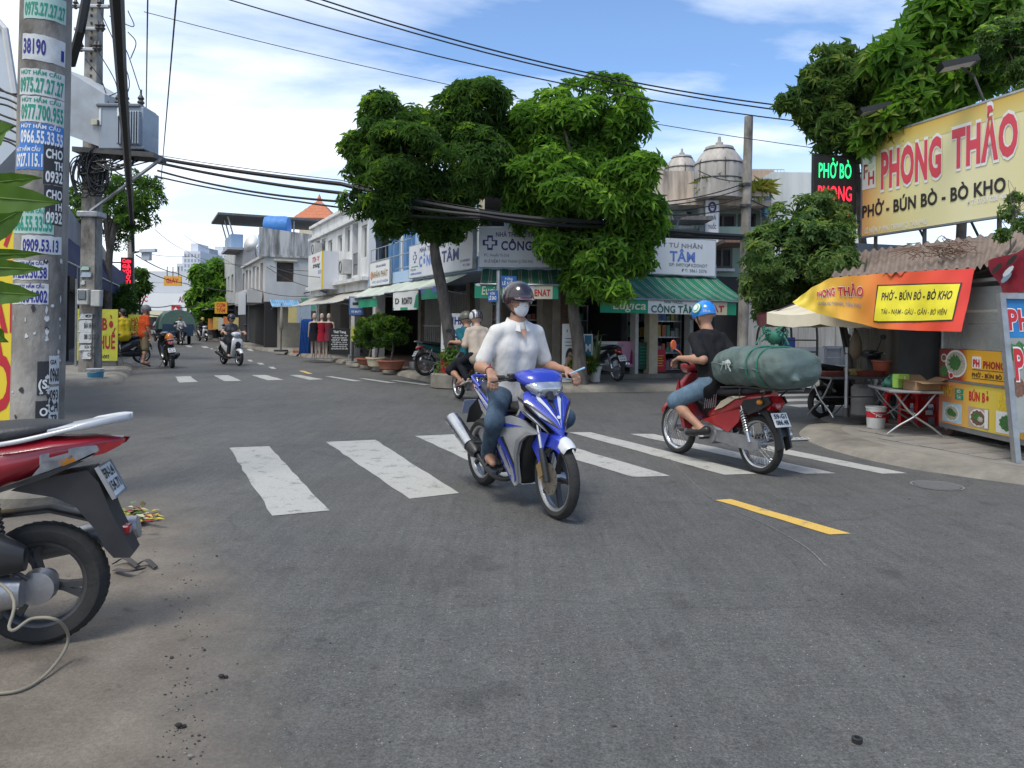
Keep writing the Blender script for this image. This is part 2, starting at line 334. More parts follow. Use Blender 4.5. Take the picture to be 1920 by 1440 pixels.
def marking(name,pts,m):
 mb=MB();pts=[Vector((p[0],p[1],0))for p in pts];n=len(pts);outl=[]
 for i in range(n):
  a,b=pts[i],pts[(i+1)%n];k=max(1,int((b-a).length/.22));nn=Vector((-(b-a).y,(b-a).x,0)).normalized()
  for j in range(k):
   outl.append(a.lerp(b,j/k)+nn*(rnd.uniform(-.011,.011)if j else 0)+UP*.004)
 mb.quad(*outl);return mb.build(name,m,ROAD)
near=[[(-3.11,8.5),(-2.71,8.64),(-1.34,5.72),(-1.71,5.54)],[(-2.16,9.0),(-1.62,9.21),(-.42,6.36),(-.8,6.13)],[(-1.19,9.56),(-.72,9.75),(.47,6.9),(.11,6.72)],[(-.25,9.9),(.15,10.0),(1.5,7.2),(1.13,7.13)],[(.76,10.06),(1.05,10.09),(2.36,7.36),(2.03,7.29)],[(1.55,9.98),(1.86,10.0),(3.15,7.43),(2.83,7.39)],[(2.35,9.95),(2.63,9.98),(3.86,7.48),(3.6,7.44)]]
for q in near:marking('crosswalk_stripe',q,M_PAINT)
k=3.4286
farq=[[(98,228),(195,224),(242,262),(125,266)],[(345,220),(440,218),(525,255),(415,257)],[(590,218),(680,217),(795,248),(690,251)],[(830,217),(900,217),(1050,245),(960,248)],[(1058,225),(1110,226),(1300,256),(1240,257)],[(1275,238),(1325,240),(1530,268),(1460,268)],[(1475,250),(1530,252),(1750,280),(1700,283)]]
for q in farq:marking('crosswalk_stripe',[G(300+x/k,640+y/k).xy for x,y in q],M_PAINT)
for a,b,c,d in((560,119,600,130),(622,139,672,150),(697,164,750,178),(160,27,212,38),(262,32,318,43),(362,35,412,46),(555,49,605,63),(318,46,345,52),(350,56,380,62),(385,67,410,75)):
 marking('lane_dash',[G(300+x/k,640+y/k).xy for x,y in((a,b),(a+(c-a)*.62,b),(c,d),(a+(c-a)*.38,d))],M_PAINT)
marking('centre_line_dash',[(1.66,6.22),(1.8,6.26),(2.33,5.25),(2.17,5.22)],M_PAINTY)
marking('centre_line_dash',[uv(21.2,4.0).xy,uv(21.2,4.13).xy,uv(22.6,4.13).xy,uv(22.6,4.0).xy],M_PAINTY)
BD=Vector((math.cos(R(20)),math.sin(R(20)),0));BN=Vector((-BD.y,BD.x,0))
for i in range(5):
 o=Vector((5.1,13.6,0))+BN*i*.92;marking('crosswalk_stripe',[o.xy,(o+BD*2.6).xy,(o+BD*2.6+BN*.42).xy,(o+BN*.42).xy],M_PAINT)
def offset_line(pts,w):
 o=[]
 for i,p in enumerate(pts):
  a=pts[max(i-1,0)];b=pts[min(i+1,len(pts)-1)];t=(b-a).normalized();o.append(p+Vector((-t.y,t.x,0))*w)
 return o
def pavement(name,kerb,back,h,mtop,side=1,ramp=.14,cap=.22):
 """kerb: polyline of the road edge; back: points closing the slab behind it"""
 kp=bez([Vector((x,y,0))for x,y in kerb],4);ins=offset_line(kp,ramp*side);ins2=offset_line(kp,(ramp+cap)*side)
 mb=MB();jit=[rnd.uniform(-.012,.012)for _ in kp]
 mb.grid([[p-UP*.02 for p in kp],[p.lerp(q,.25)+UP*(h*.55+j)for p,q,j in zip(kp,ins,jit)],[q+UP*(h+j)for q,j in zip(ins,jit)],[q+UP*(h+.004)for q in ins2],[q-UP*.02 for q in ins2]])
 poly=[(p.x,p.y)for p in ins2]+list(back)
 ms=MB();ms.prism(poly,-.02,h)
 o=ms.build(name,mtop,kind='structure')
 mb.build('kerb',M_KERB,o,smooth=60);return o
PAVE_PH=pavement('pharmacy_pavement',[(-44,101),(-17.5,47.5),(-12.3,37.6),(-9.2,32.2),(-7.05,28.6),(-4.47,23.6),(-3.2,21.0),(-2.04,18.5),(-1.45,17.2),(-.7,16.25),(.3,15.95),(1.15,16.05),(3.6,16.7),(9,18.7),(22,23.4),(58,36.5)],[(58,60),(-20,101)],.13,M_CONC)
PAVE_PHO=pavement('restaurant_pavement',[(34,22.2),(16,15.7),(8,12.6),(5.2,11.5),(4.25,10.95),(3.8,10.2),(3.66,9.3),(3.74,8.5),(4.0,7.75),(4.4,7.25),(4.8,6.75),(5.5,5.3),(7.2,1.7),(9.5,-3)],[(34,-3)],.09,M_CONC,ramp=.34,cap=.2)
PAVE_L=pavement('left_pavement',[(-60,-6),(-26,9.4),(-12,15.0),(-9.6,15.95),(-8.75,16.3),(-8.55,16.9),(-8.95,17.8),(-10.0,20.3),(-11.3,23.0),(-13.6,27.9),(-22.4,46),(-48,99)],[(-80,99),(-80,-6)],.12,M_CONC,side=1,ramp=.2)
mb=MB();mb.prism([uv(17.4,6.9).xy,uv(17.4,9.5).xy,uv(28,9.5).xy,uv(28,6.85).xy],.12,.136);mb.build('red_paver_strip',M_REDPAVE,PAVE_PH)
M_TILE=mat('floor_tile',(.27,.25,.225),.8,0,(.17,.155,.14),1.1,.3,detail=7,lo=.32,hi=.68,bscale=40)
tm=MB();tm.bbox((-.145,-.145,0),(.145,.145,.012),.006)
t0=None
def inpoly(x,y,poly):
 c=False;j=len(poly)-1
 for i in range(len(poly)):
  if(poly[i][1]>y)!=(poly[j][1]>y)and x<(poly[j][0]-poly[i][0])*(y-poly[i][1])/(poly[j][1]-poly[i][1])+poly[i][0]:c=not c
  j=i
 return c
tpoly=[(4.75,10.35),(4.5,9.6),(4.55,8.7),(4.85,8.05),(5.3,7.55),(7.2,8.4),(7.0,11.2),(5.6,10.9)]
for i in range(-6,16):
 for j in range(-6,16):
  q=Vector((5.0,8.0,0))+BD*(i*.304)+BN*(j*.304)
  if not inpoly(q.x,q.y,tpoly):continue
  if t0 is None:ob=t0=tm.build('floor_tile',M_TILE,PAVE_PHO)
  else:ob=t0.copy();COL.objects.link(ob)
  ob.location=(q.x,q.y,.089+rnd.uniform(-.002,.003));ob.rotation_euler=(rnd.uniform(-.006,.006),rnd.uniform(-.006,.006),R(20))
# SHARED MATERIALS
M_WHITE=mat('white_plaster',(.68,.68,.67),.8,0,(.40,.40,.39),1.4,.15,stretch=(1.6,1.6,.28),detail=9,lo=.48,hi=.78,bscale=30)
M_PBLUE=mat('pale_blue_plaster',(.40,.53,.70),.8,0,(.32,.45,.62),1.2,.12,stretch=(1,1,.4),detail=7)
M_DBLUE=mat('blue_pier_paint',(.10,.24,.45),.7,0,(.08,.18,.34),1.5,.1)
M_DARK=mat('shade_black',(.020,.021,.024),.8,0,(.035,.033,.032),1.5)  # near-black colour stands in for the shade in rooms, openings and holes
M_GLASS=mat('window_glass',(.10,.13,.15),.12,0,(.05,.06,.07),1.2,spec=.8)
M_FRAMEW=mat('white_frame',(.62,.62,.60),.5,0,(.5,.5,.48),4)
M_STEEL=mat('galvanised_steel',(.42,.43,.44),.42,.75,(.3,.31,.32),5,.1)
M_STEELD=mat('dark_steel',(.06,.062,.066),.5,.5,(.1,.09,.08),6,.1)
M_BLACK=mat('black_plastic',(.014,.014,.015),.42,0,(.022,.022,.022),8,.05)
M_RUBBER=mat('rubber',(.018,.018,.018),.85,0,(.03,.029,.027),12,.2)
M_CABLE=mat('cable_black',(.012,.012,.013),.6)
M_SIGNW=mat('sign_white',(.60,.62,.66),.45,0,(.48,.50,.53),.9,0,stretch=(1,1,.3),detail=7,lo=.45,hi=.85)
M_NAVY=mat('print_navy',(.020,.022,.16),.5);M_BLUEL=mat('print_blue',(.10,.18,.50),.5);M_GREYP=mat('print_grey',(.16,.17,.22),.5)
M_RED=mat('print_red',(.50,.018,.03),.5);M_YEL=mat('print_yellow',(.78,.58,.03),.5);M_PWHITE=mat('print_white',(.72,.72,.70),.5);M_PBLACK=mat('print_black',(.02,.02,.022),.5)
M_GREEN=mat('print_green',(.01,.27,.14),.55);M_ORANGE=mat('print_orange',(.72,.22,.03),.5);M_PINK=mat('print_pink',(.62,.32,.46),.5);M_CREAM=mat('print_cream',(.66,.60,.42),.5)
M_CONCP=mat('weathered_concrete',(.40,.385,.35),.85,0,(.20,.19,.17),1.6,.35,stretch=(1.4,1.4,.45),detail=9,lo=.35,hi=.7,bscale=22)
M_CREAMW=mat('cream_paint',(.62,.55,.40),.7,0,(.5,.43,.3),2.5)
M_WOODD=mat('dark_wood',(.10,.062,.04),.7,0,(.055,.035,.025),4,.25,stretch=(1,1,6))
M_TERRA=mat('terracotta',(.36,.13,.075),.8,0,(.25,.1,.065),4,.2)
def plain(name,col,rough=.55,var=.18,sc=5.,**k):return mat(name,col,rough,0,tuple(c*(1-var)for c in col),sc,**k)
def stain_wall(name,c,st,lo=.42,hi=.62,sx=2.2,sz=.28):
 return mat(name,c,.9,0,st,1.5,.3,stretch=(sx,sx,sz),detail=10,lo=lo,hi=hi,bscale=14)
M_STAIN=stain_wall('stained_plaster',(.50,.49,.47),(.13,.13,.125));M_STAINT=stain_wall('stained_tan_plaster',(.56,.47,.38),(.16,.135,.115),.47,.70)
M_GREYW=stain_wall('grey_green_plaster',(.58,.60,.58),(.40,.42,.41),.4,.8);M_MINT=mat('mint_plaster',(.35,.45,.38),.8,0,(.26,.34,.29),1.4)
def window(fr,par,x0,x1,y0,y1,dep=.12,cols=2,rows=1,fm=None,gm=None,sill=True,name='window',d=0.):
 """recess box seen as dark glass with raised frame: frame > pane, sill"""
 fm=fm or M_FRAMEW;mb=MB();t=min(.07,(x1-x0)*.12)
 for a,b in((x0,x0+t),(x1-t,x1)):fr.box(mb,a,b,y0,y1,d+.003,d+.05)
 for a,b in((y0,y0+t),(y1-t,y1)):fr.box(mb,x0+t,x1-t,a,b,d+.003,d+.05)
 for i in range(1,cols):
  c=x0+(x1-x0)*i/cols;fr.box(mb,c-t/2,c+t/2,y0+t,y1-t,d+.003,d+.045)
 for i in range(1,rows):
  c=y0+(y1-y0)*i/rows;fr.box(mb,x0+t,x1-t,c-t/2,c+t/2,d+.003,d+.042)
 o=mb.build(name,fm,par)
 for i in range(cols):
  a=x0+(x1-x0)*i/cols;b=x0+(x1-x0)*(i+1)/cols
  fr.part('pane',gm or M_GLASS,o,a+t*.6,b-t*.6,y0+t*.6,y1-t*.6,d+.004,d+.016)
 if sill:fr.part('sill',M_WHITE,o,x0-.06,x1+.06,y0-.09,y0-.004,d+.003,d+.12)
 return o
def holed_wall(fr,par,x0,x1,y0,y1,holes,mt,d0=-.2,d1=0.,name='wall',back=None,backd=-.45):
 """wall slab with rectangular openings, built from butted blocks; a back wall closes the openings"""
 xs=sorted({x0,x1,*[h[0]for h in holes],*[h[1]for h in holes]});mb=MB()
 for a,b in zip(xs,xs[1:]):
  if b-a<1e-4:continue
  c=(a+b)/2;hs=sorted([(h[2],h[3])for h in holes if h[0]<c<h[1]]);y=y0
  for p,q in hs:
   if p-y>1e-3:fr.box(mb,a,b,y,p,d0,d1)
   y=max(y,q)
  if y1-y>1e-3:fr.box(mb,a,b,y,y1,d0,d1)
 o=mb.build(name,mt,par)
 return o
def railing(fr,par,x0,x1,y0,y1,d=0.,n=10,mt=None,name='railing',r=.016,mid=1):
 mb=MB();mt=mt or M_STEEL
 for k in range(mid+2):
  y=y0+(y1-y0)*k/(mid+1);mb.tube([fr.p(x0,y,d),fr.p(x1,y,d)],r,6)
 for i in range(n+1):
  x=x0+(x1-x0)*i/n;mb.tube([fr.p(x,y0,d),fr.p(x,y1,d)],r*.7,5)
 return mb.build(name,mt,par)
def awning(par,fr,x0,x1,ytop,yout,out,mt,d=0.,drop=.0,name='awning_cloth',n=16,sag=.05,tilt=0.):
 """sloping cloth from the wall to an outer bar (slightly sagging), returned with its frame"""
 mb=MB();rows=[]
 for i in range(7):
  t=i/6
  rows.append([fr.p(x0+(x1-x0)*j/n,ytop+(yout-ytop)*t+tilt*(j/n)*t-sag*math.sin(math.pi*t)+.012*math.sin(j*1.9+i),d+out*t)for j in range(n+1)])
 mb.grid(rows);mb.grid([[p-UP*.012 for p in r]for r in rows])
 o=mb.build(name,mt,par,smooth=180)
 mb=MB();mb.tube([fr.p(x0,yout-.02,d+out),fr.p(x1,yout-.02+tilt,d+out)],.022,6)
 for x,s in((x0+.05,0),(x1-.05,tilt)):mb.tube([fr.p(x,ytop-.5,d),fr.p(x,yout-.03+s,d+out)],.014,5)
 mb.build('awning_frame',M_STEEL,par);return o
def cross_logo(fr,par,cx,cy,s,m1,m2,d):
 for mm,k,dd in((m1,1.,.003),(m2,.68,.006)):
  a=s*.5*k;b=s*.19*(1 if k==1 else .55);mb=MB()
  mb.quad(*[fr.p(cx+x,cy+y,d+dd)for x,y in((-b,-a),(b,-a),(b,-b),(a,-b),(a,b),(b,b),(b,a),(-b,a),(-b,b),(-a,b),(-a,-b),(-b,-b))]);mb.build('cross_emblem',mm,par)
# PHARMACY CORNER BUILDING
C1=V(-.79,17.5,0);C2=V(1.32,17.5,0);B22=V(math.cos(R(22)),math.sin(R(22)),0)
FA=Fr(C1,-D);FM=Fr(C1,(1,0,0));FB=Fr(C2,B22)
BE=4.0
PH=thing('pharmacy_building','pale blue corner pharmacy with dark open shopfront under the two street trees','pharmacy',C1)
mb=MB()
c3=FB.p(BE,0);back=[c3+Vector((-2.5,6,0)),FA.p(-9.5,0,-8)]
poly=[(p.x,p.y)for p in(C1,C2,c3,*back,FA.p(-9.5,0,0))]
mb.prism(poly,2.62,2.95);mb.build('floor_slab',M_PBLUE,PH)
mb=MB();mb.prism([(p.x,p.y)for p in(FA.p(-.05,0,-.9),FB.p(.3,0,-1.0),FB.p(1.3,0,-1.0),FB.p(.2,0,-6),FA.p(-9.4,0,-6),FA.p(-9.4,0,-.9))],5.55,5.8);mb.build('roof_slab',M_PBLUE,PH)
FAu=Fr(FA.p(0,0,-.9),-D)
ws=[(-9.0,-8.3),(-6.9,-6.1),(-4.5,-3.7),(-2.3,-1.5)]
hol=[(a,b,3.25,5.0)for a,b in ws]
holed_wall(FAu,PH,-9.4,0,2.96,5.54,hol,M_PBLUE)
for a,b in ws:window(FAu,PH,a+.003,b-.003,3.253,4.997,cols=2,fm=M_CREAMW,gm=plain('cream_curtain',(.50,.46,.36)),d=-.12)
for x in(-9.3,-7.6,-5.3,-3.0):FAu.part('pier',M_DBLUE,PH,x,x+.32,2.96,5.5,.003,.28)
for x in(-8.0,-5.75,-3.45):FAu.part('pier',M_WHITE,PH,x,x+.22,2.96,5.5,.003,.24)
FMu=Fr(FM.p(0,0,-.9),(1,0,0));FMu.part('wall',M_DARK,PH,.1,2.2,2.96,5.54,-.2,0,label='upper wall coloured near-black for the shade of the trees')  # tree shade put into the wall colour
FBu=Fr(FB.p(0,0,-1.0),B22);FBu.part('wall',M_DARK,PH,.2,1.3,2.96,5.54,-.2,0,label='upper side wall coloured near-black for the shade of the trees')  # side wall coloured for the same tree shade
railing(FA,PH,-9.4,-5.0,3.05,3.85,-.05,5,mid=1)
FAg=Fr(FA.p(0,0,-1.7),-D)
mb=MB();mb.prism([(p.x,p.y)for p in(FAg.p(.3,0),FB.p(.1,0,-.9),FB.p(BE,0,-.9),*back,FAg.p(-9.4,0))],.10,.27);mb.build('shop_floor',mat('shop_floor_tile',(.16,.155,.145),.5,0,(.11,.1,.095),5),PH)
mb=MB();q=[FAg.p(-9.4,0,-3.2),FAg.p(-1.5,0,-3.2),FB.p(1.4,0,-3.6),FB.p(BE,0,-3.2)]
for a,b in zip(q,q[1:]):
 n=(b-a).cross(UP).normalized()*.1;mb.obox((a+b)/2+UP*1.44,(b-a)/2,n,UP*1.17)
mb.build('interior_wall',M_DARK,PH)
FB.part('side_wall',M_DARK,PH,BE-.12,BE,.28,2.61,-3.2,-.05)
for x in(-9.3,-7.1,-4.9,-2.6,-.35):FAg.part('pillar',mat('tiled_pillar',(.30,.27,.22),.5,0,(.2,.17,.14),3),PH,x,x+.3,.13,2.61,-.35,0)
for x0 in(-9.0,-6.75,-4.55):
 mb=MB()
 for i in range(9):FAg.box(mb,x0+i*.2,x0+i*.2+.05,.28,2.4,-.2,-.14)
 FAg.box(mb,x0,x0+1.65,1.3,1.36,-.135,-.1);mb.build('folding_gate',M_FRAMEW,PH)
for x,w,m in((.12,.34,M_WOODD),(2.02,.09,M_FRAMEW),(2.42,.24,M_CREAMW),(BE-.4,.1,M_FRAMEW)):FB.part('pillar',m,PH,x,x+w,.13,2.61,-.75,-.5)
FB.part('step',M_KERB,PH,.2,BE-.2,.128,.24,-.88,-.45)
FM.part('pillar',mat('tiled_pillar',(.3,.27,.22)),PH,.02,.32,.13,2.61,-1.1,-.8)
FM.part('pillar',mat('tiled_pillar',(.3,.27,.22)),PH,1.75,2.05,.13,2.61,-1.1,-.8)
gc=[plain('goods_%d'%i,c,.5)for i,c in enumerate([(.5,.5,.48),(.1,.3,.2),(.5,.15,.1),(.12,.2,.45),(.55,.42,.1),(.3,.32,.33),(.45,.25,.3)])]
for k,(fr,x0,x1,d)in enumerate(((FB,.6,1.9,-2.9),(FB,2.7,3.8,-2.2),(FM,.1,1.5,-3.4),(FB,2.7,3.55,-.95))):
 sh=thing('shelf_unit',['shelf of small medicine boxes behind the pharmacy counter','rear shelf of boxes at the right end of the pharmacy','shelf of boxes inside the pharmacy corner door','glass display cabinet of bottles at the right of the shopfront'][k],'shelf',fr.p((x0+x1)/2,.27,d))
 mb=MB()
 for y in(.30,.72,1.12,1.52,1.92):fr.box(mb,x0,x1,y,y+.03,d-.18,d+.16)
 for x in(x0,x1-.03):fr.box(mb,x,x+.03,.331,1.919,d-.17,d+.15)
 mb.build('frame',M_STEEL,sh)
 mb=MB()
 for y in(.331,.751,1.151,1.551):
  for i in range(int((x1-x0)/.13)):
   xx=x0+.05+i*.13;h=rnd.uniform(.12,.3);mb.mi=rnd.randrange(7);fr.box(mb,xx,xx+rnd.uniform(.08,.12),y,y+h,d-.1,d+.1)
 mb.build('goods',gc,sh,kind='stuff')
def poster(name,label,fr,x0,x1,y0,y1,d,mt,cat='poster',draw=None):
 o=thing(name,label,cat,fr.p((x0+x1)/2,y0,d));fr.part('panel',mt,o,x0,x1,y0,y1,d-.02,d)
 if draw:draw(o,Fr(fr.p(x0,y0,d),fr.r),x1-x0,y1-y0)
 return o
def portrait(o,f,w,h):
 def blob(cx,cy,rx,ry,m,d,n=18):
  mb=MB();mb.quad(*[f.p(cx+rx*math.cos(2*math.pi*i/n),cy+ry*math.sin(2*math.pi*i/n),d)for i in range(n)]);mb.build('print',m,o)
 hair=plain('print_hair',(.05,.035,.03));skin=plain('print_skin',(.5,.34,.27))
 blob(w*.55,h*.42,w*.33,h*.17,hair,.003);blob(w*.52,h*.24,w*.40,h*.14,plain('print_maroon',(.2,.03,.05)),.004)
 blob(w*.55,h*.42,w*.19,h*.10,skin,.006);blob(w*.3,h*.34,w*.09,h*.09,skin,.007)
 f.part('print',M_GREYP,o,w*.28,w*.36,h*.86,h*.9,.002,.004)
 for i in range(3):mb=MB();f.box(mb,w*.2,w*.8,h*(.62+.06*i),h*(.635+.06*i),.002,.004);mb.build('print',M_GREYP,o)
Fst=Fr(FB.p(0,0,.35),B22)
x0,x1,y0,y1=Fst.rect(1055,1081,607,676);poster('advert_panel','tall white advert panel with a woman portrait beside the tree trunk',Fst,x0,x1,.14,y1,0,M_PWHITE,'panel',portrait)
def lines(m,n=4,a=.15,b=.85,y0=.2,y1=.8):
 def f(o,fr,w,h):
  for i in range(n):
   mb=MB();y=h*(y0+(y1-y0)*i/max(1,n-1));fr.box(mb,w*a,w*(b-.1*(i%2)),y,y+h*.03,.002,.004);mb.build('print',m,o)
 return f
Fc=Fr(FB.p(0,0,-.62),B22)
for nm,lb,r,m,dr in(('counter_panel','white front panel of the pharmacy counter with grey print',(1120,1158,640,690),M_PWHITE,lines(M_GREYP,2,.1,.9,.75,.85)),('counter_panel','pink advert panel on the pharmacy counter with a magenta bottle',(1159,1194,640,688),M_PINK,None),('counter_panel','dark green advert panel at the right end of the counter',(1196,1219,642,692),plain('print_dkgreen',(.015,.09,.06)),lines(M_GREEN,6)),('wall_poster','red and yellow poster low on the white door post',(1227,1248,655,698),M_RED,lines(M_YEL,5,.2,.8,.25,.7))):
 a,b,y0,y1=Fc.rect(*r);o=poster(nm,lb,Fc,a,b,max(y0,.28),y1,0,m,'poster',dr)
 if 'pink' in lb:
  f=Fr(Fc.p(a,y0,0),B22);w,h=b-a,y1-y0;mb=MB();mb.quad(*[f.p(w*x,h*y,.004)for x,y in((.62,.2),(.8,.2),(.78,.55),(.72,.7),(.66,.55))]);mb.build('print',plain('print_magenta',(.35,.03,.12)),o)
  mb=MB();mb.quad(*[f.p(w*.7+w*.26*math.cos(i*.524),h*.18+h*.07*math.sin(i*.524),.003)for i in range(12)]);mb.build('print',plain('print_magenta',(.35,.03,.12)),o)
a,b,y0,y1=Fst.rect(1087,1103,626,672)
def lotion(o,f,w,h):
 f.part('print',plain('print_teal',(.03,.16,.25)),o,w*.1,w*.9,h*.05,h*.95,.001,.003);text('M',lab(f),M_PWHITE,o,w*.2,h*.3,h*.3,w*.6)
poster('sandwich_board','small blue and white board leaning behind the snake plant',Fst,a,b,y0,y1,.2,M_PWHITE,'board',lotion)
def signboard(label,fr,x0,x1,y0,y1,d0,d1,mt,name='shop_sign',rim=M_STEEL):
 o=thing(name,label,'sign',fr.p((x0+x1)/2,y0,d0));fr.part('board',mt,o,x0,x1,y0,y1,d0,d1)
 mb=MB()
 for a,b,c,e in((x0-.02,x1+.02,y0-.022,y0-.001),(x0-.02,x1+.02,y1+.001,y1+.022),(x0-.021,x0-.001,y0-.001,y1+.001),(x1+.001,x1+.021,y0-.001,y1+.001)):fr.box(mb,a,b,c,e,d0+.002,d1+.004)
 mb.build('rim',rim,o);return o,Fr(fr.p(x0,y0,d1),fr.r,fr.u),x1-x0,y1-y0
S,f,w,h=signboard('white pharmacy sign on the chamfered corner with navy cross and lettering',FM,.04,2.05,2.72,3.6,.02,.12,M_SIGNW)
cross_logo(f,S,w*.115,h*.6,h*.38,M_NAVY,M_SIGNW,0)
text('NHÀ THUỐC TÂY TƯ NHÂN',lab(f),M_NAVY,S,w*.18,h*.76,h*.115,w*.74,.02);text('CÔNG TÂM',lab(f),M_NAVY,S,w*.24,h*.42,h*.22,w*.62,.035)
text('ĐC.: Nguyễn Thị Duệ',lab(f),M_GREYP,S,w*.05,h*.25,h*.07,w*.28,.02);text('40 LÊ NIỆM P. PHÚ THẠNH Q.TÂN PHÚ',lab(f),M_GREYP,S,w*.05,h*.09,h*.075,w*.55,.02)
text('GP: 0497/ĐKKD',lab(f),M_GREYP,S,w*.62,h*.25,h*.07,w*.3,.02);text('ĐT: 3861 3376',lab(f),M_GREYP,S,w*.7,h*.09,h*.075,w*.24,.02)
S,f,w,h=signboard('white pharmacy sign above the green awning, right of the tree',FB,.06,3.86,2.66,3.52,.02,.14,M_SIGNW)
text('NHÀ THUỐC TÂY TƯ NHÂN',lab(f),M_GREYP,S,w*.18,h*.74,h*.12,w*.72,.02);text('CÔNG',lab(f),M_NAVY,S,w*.24,h*.36,h*.27,w*.3,.035);text('TÂM',lab(f),M_BLUEL,S,w*.655,h*.36,h*.27,w*.19,.03)
text('40 LÊ NIỆM P. PHÚ THẠNH Q.TÂN PHÚ',lab(f),M_GREYP,S,w*.05,h*.1,h*.09,w*.49,.02)
text('GP: 0497/QĐKDDNDT',lab(f),M_GREYP,S,w*.65,h*.22,h*.085,w*.29,.02);text('ĐT: 3861 3376',lab(f),M_GREYP,S,w*.745,h*.07,h*.085,w*.19,.02)
cross_logo(f,S,w*.11,h*.6,h*.4,M_NAVY,M_SIGNW,0)
S,f,w,h=signboard('white pharmacy sign along the side street facade, left of the corner',FA,-4.7,-.05,2.68,3.56,.02,.12,M_SIGNW)
cross_logo(f,S,w*.11,h*.62,h*.36,M_NAVY,M_SIGNW,0);mb=MB();f.box(mb,w*.05,w*.17,h*.32,h*.345,.003,.006);mb.build('print',M_GREEN,S)
text('NHÀ THUỐC TÂY TƯ NHÂN',lab(f),M_NAVY,S,w*.2,h*.73,h*.14,w*.7,.02);text('CÔNG',lab(f),M_BLUEL,S,w*.19,h*.3,h*.3,w*.25,.045);text('TÂM',lab(f),M_NAVY,S,w*.57,h*.3,h*.3,w*.25,.03)
text('Chuyên',lab(f),M_GREYP,S,w*.03,h*.21,h*.07,w*.1,.02);text('nhathuoccongtam',lab(f),M_BLUEL,S,w*.03,h*.08,h*.08,w*.2,.02)
text('GP: 0497/ĐKKD',lab(f),M_GREYP,S,w*.84,h*.2,h*.06,w*.13,.02);text('ĐT: 3861',lab(f),M_GREYP,S,w*.88,h*.08,h*.06,w*.09,.02)
a,b,y0,y1=FA.rect(699.4,736,495,537)
S,f,w,h=signboard('small white shop sign with brown lettering on the pale blue balcony',FA,a,b,y0,y1,.03,.1,M_PWHITE)
text('VÂN AN NHÂN',lab(f),M_NAVY,S,w*.32,h*.76,h*.1,w*.5,.02);text('NHÂN PHÁT',lab(f),mat('print_brown',(.25,.15,.05)),S,w*.14,h*.34,h*.24,w*.78,.03)
text('ĐC: 42 LÊ NIỆM',lab(f),M_BLUEL,S,w*.15,h*.1,h*.09,w*.78,.02)
mb=MB();mb.quad(*[f.p(w*.09+w*.055*math.cos(i*.63),h*.45+h*.2*math.sin(i*.63),.004)for i in range(10)]);mb.build('print',M_ORANGE,S)
def striped(name,c1,c2,axis,period,frac=.5):
 m=mat(name,c1,.75);nt=m.node_tree;p=nt.nodes['Principled BSDF']
 tcn=nt.nodes.new('ShaderNodeTexCoord');vm=nt.nodes.new('ShaderNodeVectorMath');vm.operation='DOT_PRODUCT';vm.inputs[1].default_value=axis;nt.links.new(tcn.outputs['Object'],vm.inputs[0])
 dv=nt.nodes.new('ShaderNodeMath');dv.operation='DIVIDE';dv.inputs[1].default_value=period;nt.links.new(vm.outputs['Value'],dv.inputs[0])
 fr=nt.nodes.new('ShaderNodeMath');fr.operation='FRACT';nt.links.new(dv.outputs[0],fr.inputs[0])
 cr=nt.nodes.new('ShaderNodeValToRGB');cr.color_ramp.interpolation='CONSTANT';nt.links.new(fr.outputs[0],cr.inputs[0])
 e=cr.color_ramp.elements;e[0].position=0;e[0].color=(*c1,1);e[1].position=.66;e[1].color=(*c2,1)
 for pos,c in((.70,c1),(.80,(.35,.12,.10)),(.83,c1),(.92,c2),(.96,c1)):q=e.new(pos);q.color=(*c,1)
 n=nt.nodes.new('ShaderNodeTexNoise');n.inputs['Scale'].default_value=2.5;n.inputs['Detail'].default_value=6;nt.links.new(tcn.outputs['Object'],n.inputs['Vector'])
 mr=nt.nodes.new('ShaderNodeMapRange');nt.links.new(n.outputs[0],mr.inputs[0]);mr.inputs[1].default_value=.3;mr.inputs[2].default_value=.7;mr.inputs[3].default_value=.65;mr.inputs[4].default_value=1.1
 x=nt.nodes.new('ShaderNodeMix');x.data_type='RGBA';x.blend_type='MULTIPLY';x.inputs['Factor'].default_value=1;nt.links.new(cr.outputs[0],x.inputs['A']);nt.links.new(mr.outputs[0],x.inputs['B']);nt.links.new(x.outputs['Result'],p.inputs['Base Color']);return m
def valance(par,fr,x0,x1,y0,y1,cols):
 n=24;o=None
 for k,(a,b,mt)in enumerate(cols):
  mb=MB();A,B=x0+(x1-x0)*a,x0+(x1-x0)*b
  mb.grid([[fr.p(A+(B-A)*j/n,y,.018*math.sin((A+(B-A)*j/n)*5.1)*(1-i*.8))for j in range(n+1)]for i,y in enumerate((y0,y1))])
  p=mb.build('valance',mt,par);o=o or p
 return lambda x,y,d:fr.p(x0+x*(x1-x0),y0+y*(y1-y0),.018*math.sin((x0+x*(x1-x0))*5.1)*(1-y*.8)+.006+d),o
